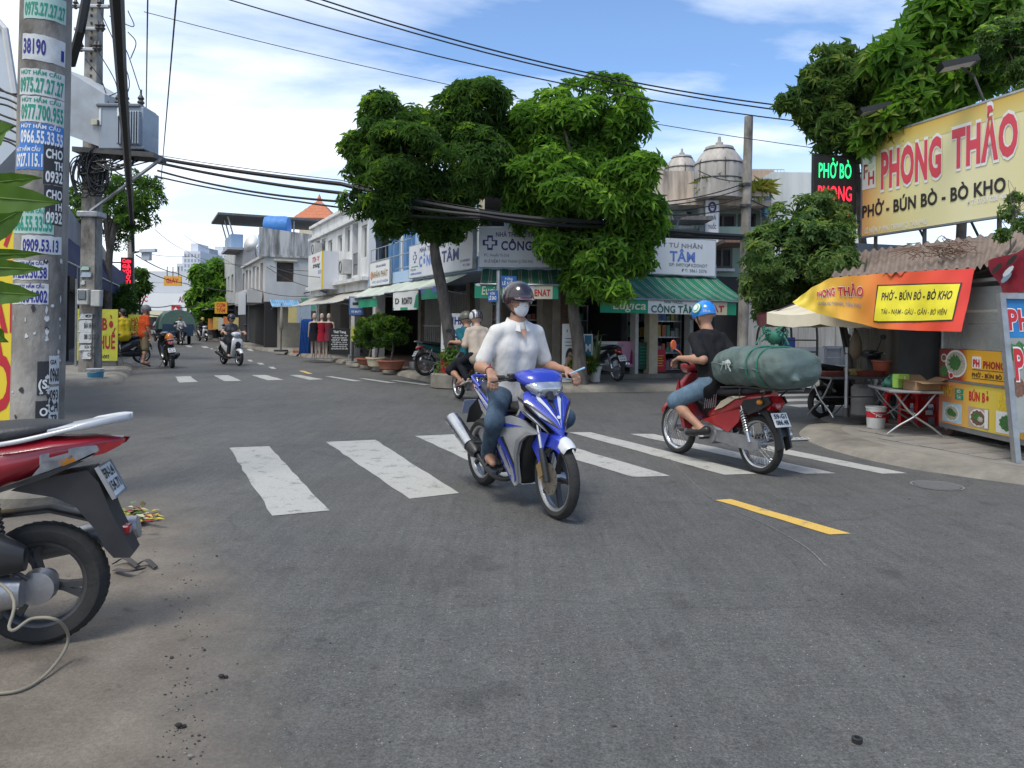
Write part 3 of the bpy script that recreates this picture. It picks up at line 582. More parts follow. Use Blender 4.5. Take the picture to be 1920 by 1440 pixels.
def med_valance(par,fr,x0,x1,y0,y1):
 f,o=valance(par,fr,x0,x1,y0,y1,[(0,.335,M_GREEN),(.335,.70,M_PWHITE),(.70,.93,M_CREAM),(.93,1,M_GREEN)])
 mm=lambda x,y,d:f(x,y,d)
 text('Eugica',mm,mat('print_pale',(.70,.68,.45)),o,.085,.25,.55,.235,.012,.15);text('NHÀ THUỐC',mm,mat('print_dkgreen2',(.01,.12,.08)),o,.45,.70,.20,.14,.01)
 text('CÔNG TÂM',mm,mat('print_dkgreen2',(.01,.12,.08)),o,.355,.08,.46,.32,.022);text('ENAT',mm,M_RED,o,.715,.2,.42,.19,.035)
 mb=MB();mb.quad(*[f(.045+.035*math.cos(i*.52),.9+.1*math.sin(i*.52),.002)for i in range(12)]);mb.build('print',M_PWHITE,o)
 mb=MB();mb.quad(*[f(.73+.014*math.cos(i*.52),.87+.05*math.sin(i*.52),.004)for i in range(12)]);mb.build('print',plain('print_seal',(.2,.35,.45)),o)
AW=thing('shop_awning','green and white striped awning with printed valance right of the tree','awning',FB.p(2,2,.2))
FBv=Fr(FB.p(0,0,1.25),B22);a,b,y0,y1=FBv.rect(1125,1371,557,586)
awning(AW,FB,.35,4.0,2.62,y1,1.25,striped('green_stripe_b',(.010,.17,.085),(.55,.55,.50),tuple(B22),.27),d=.03,name='awning_cloth')
med_valance(AW,FBv,a,a+3.55,y0,y1)
AW=thing('shop_awning','narrow green striped awning over the corner door behind the white shirted rider','awning',FM.p(1,2,.2))
FMv=Fr(FM.p(0,0,1.15),(1,0,0));a,b,y0,y1=FMv.rect(890,1047,531,559)
awning(AW,FM,.1,2.0,2.66,y1,1.15,striped('green_stripe_m',(.008,.10,.055),(.42,.40,.36),(1,0,0),.22),d=.03)
med_valance(AW,FMv,a,b,y0,y1)
M_PALECL=mat('pale_awning_cloth',(.50,.54,.47),.8,0,(.36,.40,.34),1.2,.2,detail=7)
def sidelong(label,xa,xb,out,ytop,yout,mt,d=0.0):
 o=thing('shop_awning',label,'awning',FA.p((xa+xb)/2,yout,d+out));awning(o,FA,xa,xb,ytop,yout,out,mt,d=d);return o
AW=sidelong('pale green awning with the white eye drop banner, beside the tree trunk',-4.6,-.6,.85,2.6,2.25,M_PALECL)
FAv=Fr(FA.p(0,0,.86),-D);a,b,y0,y1=FAv.rect(737,784,549,580)
f,o=valance(AW,FAv,a,b,y0-.03,y1,[(0,1,M_PWHITE)]);text('ROHTO',f,M_PBLACK,o,.38,.32,.34,.42,.03);text('D',f,M_PBLACK,o,.12,.36,.3,.16,.02)
mb=MB();mb.quad(*[f(x,y,.003)for x,y in((0,0),(1,0),(1,.12),(0,.16))]);mb.build('print',M_GREEN,o)
mb=MB();mb.quad(*[f(x,y,.002)for x,y in((.86,.1),(1,.1),(1,.9),(.92,.7))]);mb.build('print',M_GREEN,o)
a,b,y0,y1=FAv.rect(789,826,540,562);f,o=valance(AW,FAv,a,b,y0,y1,[(0,1,M_GREEN)])
mb=MB();mb.quad(*[f(x,y,.002)for x,y in((0,.5),(1,.5),(1,1),(0,1))]);mb.build('print',M_BLUEL,o)
AW=sidelong('pale awning with green valance below the small brown lettered sign',-9.2,-4.75,.9,2.6,2.2,M_PALECL)
a,b,y0,y1=FAv.rect(672,706,562,577);f,o=valance(AW,FAv,a,b,y0,y1,[(0,1,M_GREEN)])
# WHITE TERRACE HOUSE NEXT DOOR
WH=thing('white_house','long white two storey terrace with narrow dark openings and flat parapet','house',FA.p(-14.5,0,-3))
X0,X1=-19.6,-9.55
H_=[]
for r in((592,599,454,536),(603,610,449,484),(615,623,452,484),(633,641,443,475),(647,656,428,476),(661,671,418,517),(678,688,424,486)):
 a,b,y0,y1=FA.rect(*r);H_.append((max(a,X0+.1),b,max(y0,2.97),min(y1,5.0)))
holed_wall(FA,WH,X0,X1,2.55,5.1,H_,M_WHITE,-.25,0)
FA.part('wall',M_WHITE,WH,X0,X1,5.101,5.7,-.25,-.02);FA.part('cornice',M_WHITE,WH,X0-.05,X1+.02,5.08,5.2,.004,.14);FA.part('cornice',M_WHITE,WH,X0-.05,X1+.02,5.64,5.76,-.27,.1)
FA.part('ledge',M_WHITE,WH,X0-.05,X1+.02,2.86,2.98,.004,.22)
for a,b,y0,y1 in H_:
 if y1-y0>1.5:FA.part('recess',plain('blue_recess',(.12,.18,.26)),WH,a,b,y0,y1,-.9,-.85);railing(FA,WH,a,b,y0,y0+.8,-.06,5,M_STEELD)
 else:window(FA,WH,a+.003,b-.003,y0+.003,y1-.003,d=-.14,cols=2)
mb=MB();FA.box(mb,X0,X0+.25,0,5.7,-8,-.251);FA.box(mb,X0+.25,X1,5.35,5.5,-8,-.251);FA.box(mb,X0+.25,X1,2.56,2.7,-8,-.251);FA.box(mb,X0+.25,X1,0,5.34,-8.2,-8);mb.build('rear_wall',M_WHITE,WH)
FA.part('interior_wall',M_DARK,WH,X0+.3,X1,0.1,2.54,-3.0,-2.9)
for x in(-19.3,-16.6,-13.2,-9.9):FA.part('pillar',M_WHITE,WH,x,x+.35,.1,2.54,-.6,-.26)
for i in range(7):FA.part('shutter_panel',plain('shutter_grey',(.20,.19,.18)),WH,-16.2+i*.42,-15.8+i*.42,.13,2.5,-1.6,-1.55)
a,b,y0,y1=FA.rect(606,634,493,547);bx0,bx1=a,b
o=thing('box_sign','white projecting box sign with red script on the white house','sign',FA.p(a,y0,.6))
FA.part('board',M_PWHITE,o,a,b,y0,y1+.25,.45,.62);FA.part('side',M_SIGNW,o,b+.002,b+.05,y0,y1+.25,.004,.6);FA.part('edge',M_YEL,o,b+.002,b+.06,y0,y1+.25,.602,.66)
f=Fr(FA.p(a,y0,.62),-D);w,h=b-a,y1+.25-y0
text('Thời',lab(f),M_RED,o,w*.3,h*.78,h*.13,w*.5,.05,.3);text('trang',lab(f),M_PBLACK,o,w*.35,h*.62,h*.12,w*.5,.05,.3);text('01',lab(f),M_BLUEL,o,w*.72,h*.42,h*.1,w*.2,.03)
o2=thing('round_sign','round white sign with red lettering hanging below the box sign','sign',FA.p(a-.15,y0,.75))
FR=Fr(FA.p(FA.px(613,526)[0],0,0),E);c=FR.px(613,526);rr=.5;pts=[(c[0]+rr*math.cos(i*.2618),c[1]+.0+rr*math.sin(i*.2618))for i in range(24)]
mb=MB();mb.loft([[FR.p(x,y,-.03)for x,y in pts],[FR.p(x,y,.03)for x,y in pts]]);mb.build('disc',M_PWHITE,o2)
mb=MB();mb.tube([FR.p(x,y,.03)for x,y in pts+pts[:1]],.03,6);mb.build('rim',M_BLUEL,o2)
f=Fr(FR.p(c[0],c[1],.03),E)
for s_,y,hh,w,m in(('GIA CÔNG',.22,.1,.62,M_GREYP),('MAY ĐỒ NAM NỮ',.06,.1,.84,M_GREYP),('SỬA QUẦN ÁO',-.1,.09,.6,M_GREYP),('104/ 92',-.32,.16,.6,M_RED)):text(s_,lab(f),m,o2,0,y,hh,w,.03,align='c')
mb=MB()
for y in(.15,-.25):mb.tube([FR.p(c[0]+.3,c[1]+y,-.03),FR.p(.1,c[1]+y,-.03)],.015,5)
mb.build('bracket',M_STEELD,o2)
AW=sidelong('long beige awning with yellow and blue valance on the white house',-19.4,-10.0,1.0,2.5,2.1,mat('beige_awning',(.46,.44,.38),.8,0,(.34,.32,.28),1.3,.2))
FAw=Fr(FA.p(0,0,1.01),-D);a,b,y0,y1=FAw.rect(553,574,588,600);f,o=valance(AW,FAw,-19.4,-17.3,y0-.12,2.1,[(0,1,plain('faded_yellow',(.55,.47,.2)))]);f,o=valance(AW,FAw,-17.28,-14.2,y0-.12,2.1,[(0,1,plain('faded_blue',(.30,.38,.48)))])
# HOUSE WITH WATER TANKS BEHIND THE PHARMACY
FH=Fr((0,22.6,0),(1,0,0))
HB=thing('balcony_house','weathered house with blue trim and roof terrace behind the pharmacy','house',FH.p(6.6,0,0))
def hp(name,mt,r,d0,d1,par=None,**k):a,b,y0,y1=FH.rect(*r);return FH.part(name,mt,par or HB,a,b,y0,y1,d0,d1,**k)
hp('wall',M_STAINT,(1180,1303,318,384),-6,-.1,label='tan wall with dark run-off stains')
hp('wall',M_MINT,(1185,1440,384,560),-.9,-.7)
hp('slab',M_STAINT,(1240,1440,376,386),-.695,.25)
hp('pier',M_DBLUE,(1303,1312,313,370),-.3,.02);hp('pier',M_DBLUE,(1434,1444,335,405),-.3,.02)
hp('pier',M_GREYW,(1313,1326,335,470),-.3,.0);hp('beam',M_PBLUE,(1327,1433,352,374),-.3,-.02)
hp('parapet',M_GREYW,(1327,1433,334,351),-.5,-.2)
hp('balcony_front',M_MINT,(1340,1436,424,452),-.3,-.05);hp('balcony_front',M_MINT,(1262,1312,428,452),-.3,-.05)
for r in((1286,1306,392,418),(1342,1392,395,424),(1398,1430,395,424),(1345,1385,460,500)):a,b,y0,y1=FH.rect(*r);window(FH,HB,a,b,y0,y1,gm=M_DARK,d=-.69,fm=M_STEELD)
hp('side_wall',M_GREYW,(1446,1620,323,560),-5,.05,label='plain pale grey party wall')
hp('penthouse',mat('rusty_tin',(.40,.27,.18),.8,0,(.28,.22,.18),2,.2,stretch=(3,3,.3)),(1440,1505,286,322),-4.5,-2.5)
hp('terrace_wall',M_GREYW,(1395,1500,308,345),-5,-2.45)
a,b,y0,y1=FH.rect(1230,1525,282,312);railing(FH,HB,a,b+.2,y0+.1,y1+.1,-3,44,M_STEEL,r=.012)
hp('awning_roof',mat('old_tin',(.16,.15,.14),.8,.2,(.09,.085,.08),3,.3,stretch=(8,1,1)),(1238,1318,414,421),-.04,1.1);hp('awning_roof',mat('rust_tin',(.22,.13,.09),.8,.2,(.12,.09,.08),3,.3,stretch=(8,1,1)),(1335,1385,458,464),-.04,1.4)
for r in((1303,1393,276,345,.0),(1240,1313,292,345,-1.3),(1205,1262,306,345,-2.6)):
 pass
M_TANK=mat('tank_steel',(.46,.42,.37),.65,.15,(.30,.27,.24),2.5,.1,stretch=(2,2,.3))
for i,(xl,xr,yt,yb,Y,lb)in enumerate(((1303,1393,275,335,22.3,'large domed steel water tank nearest the street pole'),(1247,1309,292,335,24.2,'middle domed water tank on the terrace roof'),(1208,1262,305,340,26,'smallest water tank at the left, close to the tree'))):
 p0=at((xl+xr)/2,yb,Y);r_=(xr-xl)/2/F*Y;hh=(yb-yt)/F*Y
 t=thing('water_tank',lb,'water tank',p0,0,'steel water tanks on the roof')
 mb=MB();mb.lathe([(r_*.98,-.6),(r_,0),(r_,hh*.42),(r_*.94,hh*.55),(r_*.72,hh*.78),(r_*.6,hh*.86),(r_*.58,hh*.97),(r_*.3,hh)],p0,24);mb.build('tank_body',M_TANK,t,smooth=40)
 mb=MB()
 for z,q in((hh*.42,r_*1.01),(-.05,r_*1.01),(hh*.87,r_*.62)):mb.tube([p0+V(q*math.cos(a),q*math.sin(a),z)for a in[j*.3927 for j in range(17)]],.02,5)
 for a in(3.6,4.7,5.8):mb.tube([p0+V(r_*1.01*math.cos(a),r_*1.01*math.sin(a),-.1),p0+V(r_*1.01*math.cos(a),r_*1.01*math.sin(a),hh*.45),p0+V(r_*.6*math.cos(a),r_*.6*math.sin(a),hh*.87)],.014,4)
 mb.build('hoop',M_STEELD,t)
 mb=MB();mb.lathe([(r_*.16,hh*.99),(r_*.16,hh*1.12),(r_*.08,hh*1.14),(r_*.06,hh*1.3),(.01,hh*1.32)],p0,10);mb.build('valve',M_CONCP,t)
a,b,y0,y1=FH.rect(1317,1340,380,458);S,f,w,h=signboard('tall narrow white sign with navy emblem, upright on the weathered house',FH,a,b,y0,y1,.3,.42,M_PWHITE)
mb=MB();mb.tube([f.p(w*.5+w*.26*math.cos(i*.52),h*.84+w*.36*math.sin(i*.52),.01)for i in range(13)],.03,5);mb.build('emblem',M_NAVY,S)
mb=MB();f.box(mb,w*.38,w*.62,h*.825,h*.855,.004,.012);mb.build('emblem',M_NAVY,S)
for i,t_ in enumerate(('NHÀ','THUỐC','TÂY')):text(t_,lab(f),M_NAVY,S,w*.5,h*(.55-i*.22),h*.09,w*.62,.03,align='c')
t=thing('ball_lamp','cream ball lamp just above the right pharmacy sign','lamp',FB.p(3.2,3.55,.1));c=at(1295,441,18.7);mb=MB();mb.sphere(c,.11,14,10);mb.build('globe',plain('cream_globe',(.6,.5,.3)),t,smooth=180);mb=MB();mb.tube([c-UP*.11,c-UP*.3],.02,6);mb.build('stem',M_STEEL,t)
t=thing('flood_lamp','grey flood lamp on a bracket over the right pharmacy sign','lamp',at(1268,440,18.7));p,q=at(1262,442,18.7),at(1275,408,18.4);mb=MB();mb.tube([p,q],.02,6);mb.build('bracket',M_STEEL,t);mb=MB();mb.obox(q+UP*.05,(.14,0,.04),(0,.1,0),(-.02,0,.05));mb.build('head',M_STEELD,t)
M_TIN=mat('pale_tin',(.37,.35,.32),.75,.15,(.25,.23,.2),2,.25,stretch=(4,4,.4),detail=8)
FW=Fr((0,20.2,0),V(.97,.243,0));TW=thing('tin_wall','pale sheet metal wall with hanging tools across the side street','wall',FW.p(9,0,0))
for i in range(11):FW.part('panel',M_TIN,TW,6.7+i*.62,6.7+i*.62+.6,.12,2.3+.03*(i%2),-.08-.015*(i%2),0)
for i,(a,b)in enumerate(((1548,1610),(1556,1640),(1465,1612),(1498,1618))):
 x,z=FW.px(a,b);mb=MB();mb.tube([FW.p(x,z+.55,.05),FW.p(x+.05,z+.2,.07),FW.p(x-.03,z-.1,.05)],.025,6);mb.sphere(FW.p(x,z-.15,.08),(.12,.06,.16),8,6);mb.build('hanging_tool',M_STEELD,TW,smooth=60)
FW.part('gap_shade',M_DARK,TW,4.2,8.2,.12,2.9,-1.2,-.9)  # near-black slab stands in for the shaded gap beside the wall
# FAR SIDE OF THE STREET, RIGHT ROW
Cs=at(497,560,38).xy;FS=Fr((Cs.x,Cs.y,0),E);FF=Fr((Cs.x,Cs.y,0),-D)
SH=thing('stained_house','two storey house with black streaked parapet and open window','house',FS.p(2,0,-4))
a,b,y0,y1=FS.rect(519,551,491,528)
holed_wall(FS,SH,0,5.4,2.4,4.7,[(a,b,y0,y1)],mat('offwhite_plaster',(.56,.55,.53),.85,0,(.44,.43,.41),1,.15,stretch=(1,1,.4),detail=7),-.25,0)
FS.part('wall',M_DARK,SH,a-.3,b+.3,y0-.3,y1+.3,-.6,-.55);window(FS,SH,a+.004,b-.004,y0+.004,y1-.004,d=-.2,fm=M_WOODD,gm=plain('brown_glass',(.06,.045,.035)))
FS.part('lintel',M_CREAMW,SH,a-.15,b+.15,y1+.05,y1+.13,.003,.12)
mb=MB();mb.quad(*[FS.p(x,y,d)for x,y,d in((-.3,4.72,.02),(5.4,4.72,.02),(5.4,5.6,.02),(-.3,6.05,.02))]);mb.quad(*[FS.p(x,y,d)for x,y,d in((-.3,6.05,-.2),(5.4,5.6,-.2),(5.4,4.72,-.2),(-.3,4.72,-.2))]);mb.quad(*[FS.p(x,y,d)for x,y,d in((-.3,6.05,.02),(5.4,5.6,.02),(5.4,5.6,-.2),(-.3,6.05,-.2))]);mb.quad(*[FS.p(x,y,d)for x,y,d in((-.3,4.72,.02),(-.3,6.05,.02),(-.3,6.05,-.2),(-.3,4.72,-.2))]);mb.build('parapet',M_STAIN,SH,label='parapet wall streaked black by rain')
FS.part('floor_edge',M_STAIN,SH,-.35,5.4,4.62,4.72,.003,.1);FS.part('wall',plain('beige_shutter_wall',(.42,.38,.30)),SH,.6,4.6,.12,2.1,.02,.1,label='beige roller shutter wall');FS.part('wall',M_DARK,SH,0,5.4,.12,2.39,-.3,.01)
fh=[]
for k in range(3):fh.append((-3.4-3.2*k,-2.5-3.2*k,2.9,4.3));fh.append((-1.9-3.2*k,-.9-3.2*k,2.6,4.4))
M_OFFW=MATS['offwhite_plaster']
holed_wall(FF,SH,-9.6,-.02,2.4,4.7,fh,M_OFFW,-.3,0)
for hx in fh:FF.part('recess',M_DARK,SH,hx[0],hx[1],hx[2],hx[3],-.6,-.55)
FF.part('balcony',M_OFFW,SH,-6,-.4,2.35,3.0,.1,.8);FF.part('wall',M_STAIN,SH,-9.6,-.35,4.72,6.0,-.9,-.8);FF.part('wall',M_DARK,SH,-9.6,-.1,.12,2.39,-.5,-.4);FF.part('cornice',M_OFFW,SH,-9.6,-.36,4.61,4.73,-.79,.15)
railing(FF,SH,-6,-.4,4.75,5.4,-.05,14,M_STEEL)
FF.part('sign_panel',M_SIGNW,SH,-3.2,-.5,1.75,2.9,.85,.92)
t=thing('satellite_dish','white satellite dish on the stained house balcony','dish',FF.p(-1.2,4.7,.1));c=at(477,460,38.5);mb=MB()
mb.loft([[c+V(-.3,-.5,.2).normalized()*(d*.25)+(V(.8,-.5,0).normalized()*math.cos(a)+V(.1,.3,.95).normalized()*math.sin(a))*.5*r for a in[j*.4488 for j in range(14)]]for r,d in((1,1),(.75,.5),(.4,.15),(.05,0))]);mb.build('bowl',M_PWHITE,t,smooth=180);mb=MB();mb.tube([c,c+V(0,.3,-.55)],.03,6);mb.build('mast',M_STEEL,t)
t=thing('street_awning','blue white and green striped awning in front of the stained house','awning',FS.p(2,2,1))
awning(t,FS,.2,1.6,2.5,2.15,1.0,striped('bw_stripe',(.15,.35,.55),(.6,.62,.62),tuple(E),.35),d=.1);awning(t,FS,1.7,4.9,2.6,2.0,1.6,plain('green_awning',(.02,.16,.10)),d=.1,name='green_awning_cloth')
TC=thing('canopy_house','tall narrow grey house with tin canopy over its roof terrace','house',FF.p(-14,0,-3))
FF2=Fr(FF.p(-9.8,0,.0),-D);FS2=Fr(FF.p(-9.8,0,0),E)
hs=[(-3.2,-2.2,2.8,4.4),(-1.6,-.7,2.8,4.4),(-3.2,-2.2,4.75,5.7),(-1.6,-.7,4.75,5.7)]
M_GREYH=mat('grey_plaster',(.36,.36,.37),.85,0,(.26,.26,.27),1,.15)
holed_wall(FF2,TC,-4,0,2.4,5.9,hs,M_GREYH,-.3,0)
for hx in hs:FF2.part('recess',M_DARK,TC,hx[0],hx[1],hx[2],hx[3],-.5,-.45)
mb=MB();FS2.box(mb,.001,6,2.4,5.9,-4,-.001);mb.build('wall',M_GREYH,TC);FF2.part('balcony',M_PBLUE,TC,-4,0,5.9,6.7,.0,.7);FF2.part('slab',M_GREYH,TC,-4.1,.1,5.76,5.899,.001,.9);FF2.part('wall',M_DARK,TC,-4,0,.12,2.39,-.3,-.2)
mb=MB();FF2.box(mb,-4.6,.6,7.75,7.88,-5.5,1.5);mb.build('canopy',MATS['old_tin'],TC)
for x in(-4,-2,0):
 for p,q in((FF2.p(x,6.7,.6),FF2.p(x,7.75,.9)),(FF2.p(x,5.9,-3),FF2.p(x,7.75,-3))):mb=MB();mb.tube([p,q],.045,6);mb.build('post',M_STEEL,TC)
t=thing('water_tank','blue plastic water tank on the roof beside the tin canopy','water tank',at(520,425,46));c=at(520,424,46);mb=MB();mb.lathe([(.1,-.75),(.55,-.7),(.6,-.5),(.6,.5),(.55,.7),(.1,.75)],c,18,axis='x');mb.build('tank_body',plain('tank_blue',(.05,.22,.55)),t,smooth=50);mb=MB();mb.box((c.x-.9,c.y-.8,c.z-3),(c.x+2.6,c.y+3,c.z-.62));mb.build('stand',M_PBLUE,t)
t=thing('tower_house','cream rooftop room with orange tiled pyramid roof behind the white house','house',at(598,470,60));c=at(598,431,60);mb=MB();mb.box((c.x-1.2,c.y-1.2,0),(c.x+1.2,c.y+1.2,c.z+.7));mb.build('wall',M_CREAMW,t)
M_ROOF=mat('orange_tiles',(.55,.20,.10),.8,0,(.42,.14,.07),6,.3,stretch=(1,1,3));mb=MB()
for k in range(6):
 r0,r1=1.55*(1-k/6),1.55*(1-(k+1)/6)+.06;z0=c.z+.7+k*.27
 mb.loft([[(c.x+sx*r,c.y+sy*r,z)for sx,sy in((-1,-1),(1,-1),(1,1),(-1,1))]for r,z in((r0,z0),(r0,z0+.05),(r1,z0+.3))])
mb.build('roof',M_ROOF,t);mb=MB();mb.lathe([(.12,0),(.16,.15),(.02,.5)],(c.x,c.y,c.z+2.3),8);mb.build('finial',M_ROOF,t);railing(Fr((c.x-2.2,c.y-1.6,0),(1,0,0)),t,0,2,c.z-.6,c.z+.3,0,8,M_FRAMEW)
cl=[(.5,.5,.48),(.42,.40,.36),(.52,.5,.45),(.35,.4,.44),(.5,.44,.36),(.45,.45,.45)]
lbs=['cream shophouse beyond the canopy house with dark awning','low tan shophouse far along the right side of the street','pale shophouse behind the far street tree','blue grey shophouse far down the street','beige shophouse near the end of the street','grey shophouse closing the right side of the street']
for i in range(6):
 f=Fr(FF.p(-14.2-i*8.5,0,0),-D);t=thing('shophouse',lbs[i],'house',f.p(-4,0,-3),0,'far shophouses on the right');hgt=[6.2,4.8,6.6,5.6,7.2,6.0][i];m=plain('shop_wall_%d'%i,cl[i],.85,.25,1.2)
 hs=[(-7.5,-6.2,3.4,4.6),(-5.2,-3.9,3.4,4.6),(-2.6,-1.2,3.4,4.6)]if hgt>5 else[]
 holed_wall(f,t,-8.3,0,2.5,hgt,hs,m,-.3,0)
 for hx in hs:f.part('recess',M_DARK,t,hx[0],hx[1],hx[2],hx[3],-.4,-.35)
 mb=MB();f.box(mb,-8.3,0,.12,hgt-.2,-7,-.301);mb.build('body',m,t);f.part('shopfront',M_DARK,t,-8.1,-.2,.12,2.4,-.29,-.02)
 o=thing('street_awning',['dark blue','cream','olive','faded red','grey','pale green'][i]+' awning over the far shopfront','awning',f.p(-4,2.3,.5));awning(o,f,-8,-.3,2.65,2.2,1.6,plain('far_awning_%d'%i,[(.03,.04,.08),(.5,.48,.4),(.25,.24,.08),(.35,.1,.08),(.3,.3,.3),(.3,.4,.33)][i]),d=.05)
for i,(px,py,c)in enumerate(((398,608,(.65,.25,.05)),(408,606,(.6,.42,.1)),(418,608,(.5,.5,.42)),(428,606,(.62,.2,.06)),(438,608,(.55,.46,.2)))):
 p=at(px,py,52-i*2.4);mb=MB();mb.obox(p,(.28,0,0),(0,.02,0),(0,0,.38));t=mb.build('hanging_banner',plain('banner_col_%d'%i,c));tag(t,['leftmost orange','ochre','grey','red orange','rightmost tan'][i]+' shop banner hanging in the row under the far awnings','banner','small banners under the far awnings')
p=at(415,577,50);t=thing('shop_sign','orange yellow rice shop sign by the far street tree','sign',p);f=Fr(p,V(1,-.1,0));f.part('board',plain('sign_amber',(.70,.36,.03)),t,-.42,.42,-.38,.38,-.06,.06)
text('CƠM',lab(f,.06),M_RED,t,0,.06,.22,.6,.04,align='c');text('TẤM',lab(f,.06),M_RED,t,0,-.28,.22,.6,.04,align='c');mb=MB();mb.tube([f.p(.4,.3,0),f.p(1.2,.3,0)],.03,5);mb.build('bracket',M_STEELD,t)
# END OF THE STREET AND TOWERS
FE=Fr((0,118,0),(1,.0,0))
t=thing('white_warehouse','big plain white building closing the end of the street','building',FE.p(-53,0,0));a,b,y0,y1=FE.rect(262,372,508,640)
for i in range(5):
 z0=.1+(y1-.1)*i/5;FE.part('wall_panel',plain('cladding_white',(.60,.61,.63),.7,.1,.3),t,a,b,z0+.03,.1+(y1-.1)*(i+1)/5,-20,-.02*(i%2))
FE.part('wall_panel',plain('cladding_tan',(.4,.35,.28)),t,a-5,a-.05,.1,5,-20,-.1)
S,f,w,h=signboard('long white shop sign with red lettering at the end of the street',FE,a-4,b+2,2.9,5.6,.3,.6,M_PWHITE)
text('NHÀ THUỐC',lab(f),M_RED,S,w*.02,h*.5,h*.3,w*.35,.04);text('AN KHANG',lab(f),plain('print_mauve',(.25,.05,.15)),S,w*.68,h*.5,h*.3,w*.28,.04)
S,f,w,h=signboard('square red sign with white diamond emblem at the street end',FE,*FE.rect(327,343,572,597),.7,1.0,M_RED)
mb=MB();mb.quad(*[f.p(w*x,h*y,.02)for x,y in((.2,.55),(.5,.85),(.8,.55),(.62,.55),(.5,.67),(.38,.55))]);mb.quad(*[f.p(w*x,h*y,.02)for x,y in((.2,.47),(.38,.47),(.5,.35),(.62,.47),(.8,.47),(.5,.17))]);mb.build('emblem',M_PWHITE,S)
S,f,w,h=signboard('pale yellow shop banner below the red lettering at the street end',FE,*FE.rect(286,310,583,594),.7,.9,M_CREAM)
S,f,w,h=signboard('amber square sign beside the red emblem at the street end',FE,*FE.rect(310,321,584,595),.7,.9,plain('sign_amber',(.7,.36,.03)))
FE.part('shopfront',M_DARK,t,a,b+2,.1,2.6,.01,.2)
t=thing('hanging_sign','small orange lit sign hanging high above the street on the wires','sign',at(324,527,80));f=Fr(at(324,527,80),(1,0,0));f.part('board',plain('sign_amber',(.7,.36,.03)),t,-.9,.9,-.5,.5,-.1,.1);text('GIÀY',lab(f,.1),M_RED,t,0,-.2,.45,1.3,.04,align='c')
mb=MB()
for x in(-.6,0,.6):mb.tube([f.p(x,.5,0),f.p(x,1.5,0)],.05,5)
mb.build('hanger',M_STEELD,t)
def tower(label,px0,px1,pyt,Y,mt,nx,nz,dep=18):
 a,b=at(px0,600,Y),at(px1,600,Y);top=at((px0+px1)/2,pyt,Y).z;f=Fr((a.x,Y,0),(1,0,0));w=b.x-a.x
 t=thing('tower_block',label,'building',(a.x+w/2,Y,0));f.part('wall',mt,t,0,w,0,top,-dep,0);f.part('roof_parapet',mt,t,w*.15,w*.6,top,top+3,-dep*.7,-dep*.2)
 for i in range(nx):
  for j in range(nz):
   z=top*.35+(top*.63)*(j+.2)/nz;f.part('window',plain('tower_glass',(.30,.35,.42),.3),t,w*(i+.25)/nx,w*(i+.75)/nx,z,z+top*.63/nz*.6,.01,.08)
M_TOWER=plain('tower_white',(.62,.64,.68),.8,.1,.1)
tower('tallest pale apartment tower rising at the end of the street',343,374,471,260,M_TOWER,5,9);tower('grey blue tower half hidden behind the pale one',372,392,478,300,plain('tower_grey',(.34,.38,.43)),3,9);tower('white apartment block right of the grey tower',390,424,474,320,M_TOWER,5,8);tower('small pale block left of the tallest tower',330,343,494,280,M_TOWER,2,5)
# LEFT SIDE OF THE STREET
M_NAVYCL=mat('navy_awning',(.012,.018,.07),.7,0,(.02,.03,.10),2,.2)
LC=Vector((at(122,600,21.3).x,21.3,0));FL1=Fr(LC-E*9,E);FL2=Fr(LC,D)
LB=thing('left_corner_shop','dark open corner shop behind the transformer pole','shop',LC+V(-3,2,0))
FL1.part('wall',M_GREYH,LB,0,9.0,3.6,4.6,-6,-.001);FL1.part('shopfront',M_DARK,LB,0,8.9,.12,3.6,-2.6,-2.5);FL1.part('pillar',M_GREYH,LB,8.5,8.9,.12,3.6,-.5,-.1)
FL2.part('wall',M_GREYH,LB,.02,11,3.6,4.4,-4,-.02);FL2.part('shopfront',M_DARK,LB,.3,11,.12,3.59,-2.2,-2.1);
mb=MB()
for i in range(12):FL1.box(mb,5.6+i*.25,5.65+i*.25,.12,3.4,-.6,-.55)
FL1.box(mb,5.5,8.5,1.2,1.26,-.545,-.5);mb.build('gate_bars',M_STEELD,LB)
t=thing('shop_awning','navy blue awning on the left corner shop behind the poles','awning',at(180,500,25))
p=[at(118,442,20.5),at(118,487,19.3),at(236,543,31),at(236,512,33)];mb=MB();n=14
mb.grid([[p[0].lerp(p[3],j/n)+UP*.03*math.sin(j*2)for j in range(n+1)],[(p[0].lerp(p[3],j/n)+p[1].lerp(p[2],j/n))/2-UP*.05 for j in range(n+1)],[p[1].lerp(p[2],j/n)for j in range(n+1)],[p[1].lerp(p[2],j/n)-UP*.35 for j in range(n+1)]]);mb.build('awning_cloth',M_NAVYCL,t,smooth=50)
mb=MB();mb.tube([p[1],p[2]],.03,6);[mb.tube([p[1].lerp(p[2],k),Vector((p[1].lerp(p[2],k).x,p[1].lerp(p[2],k).y,.1))],.03,6)for k in(.15,.9)];mb.build('awning_frame',M_STEEL,t)
lfs=[('cream shophouse on the left beyond the navy awning',5.2,(.46,.42,.34)),('grey shophouse with plants on the left side',4.6,(.36,.36,.36)),('tan shophouse far on the left side',4.6,(.42,.36,.28)),('pale shophouse at the far left end',4.4,(.5,.5,.5))]
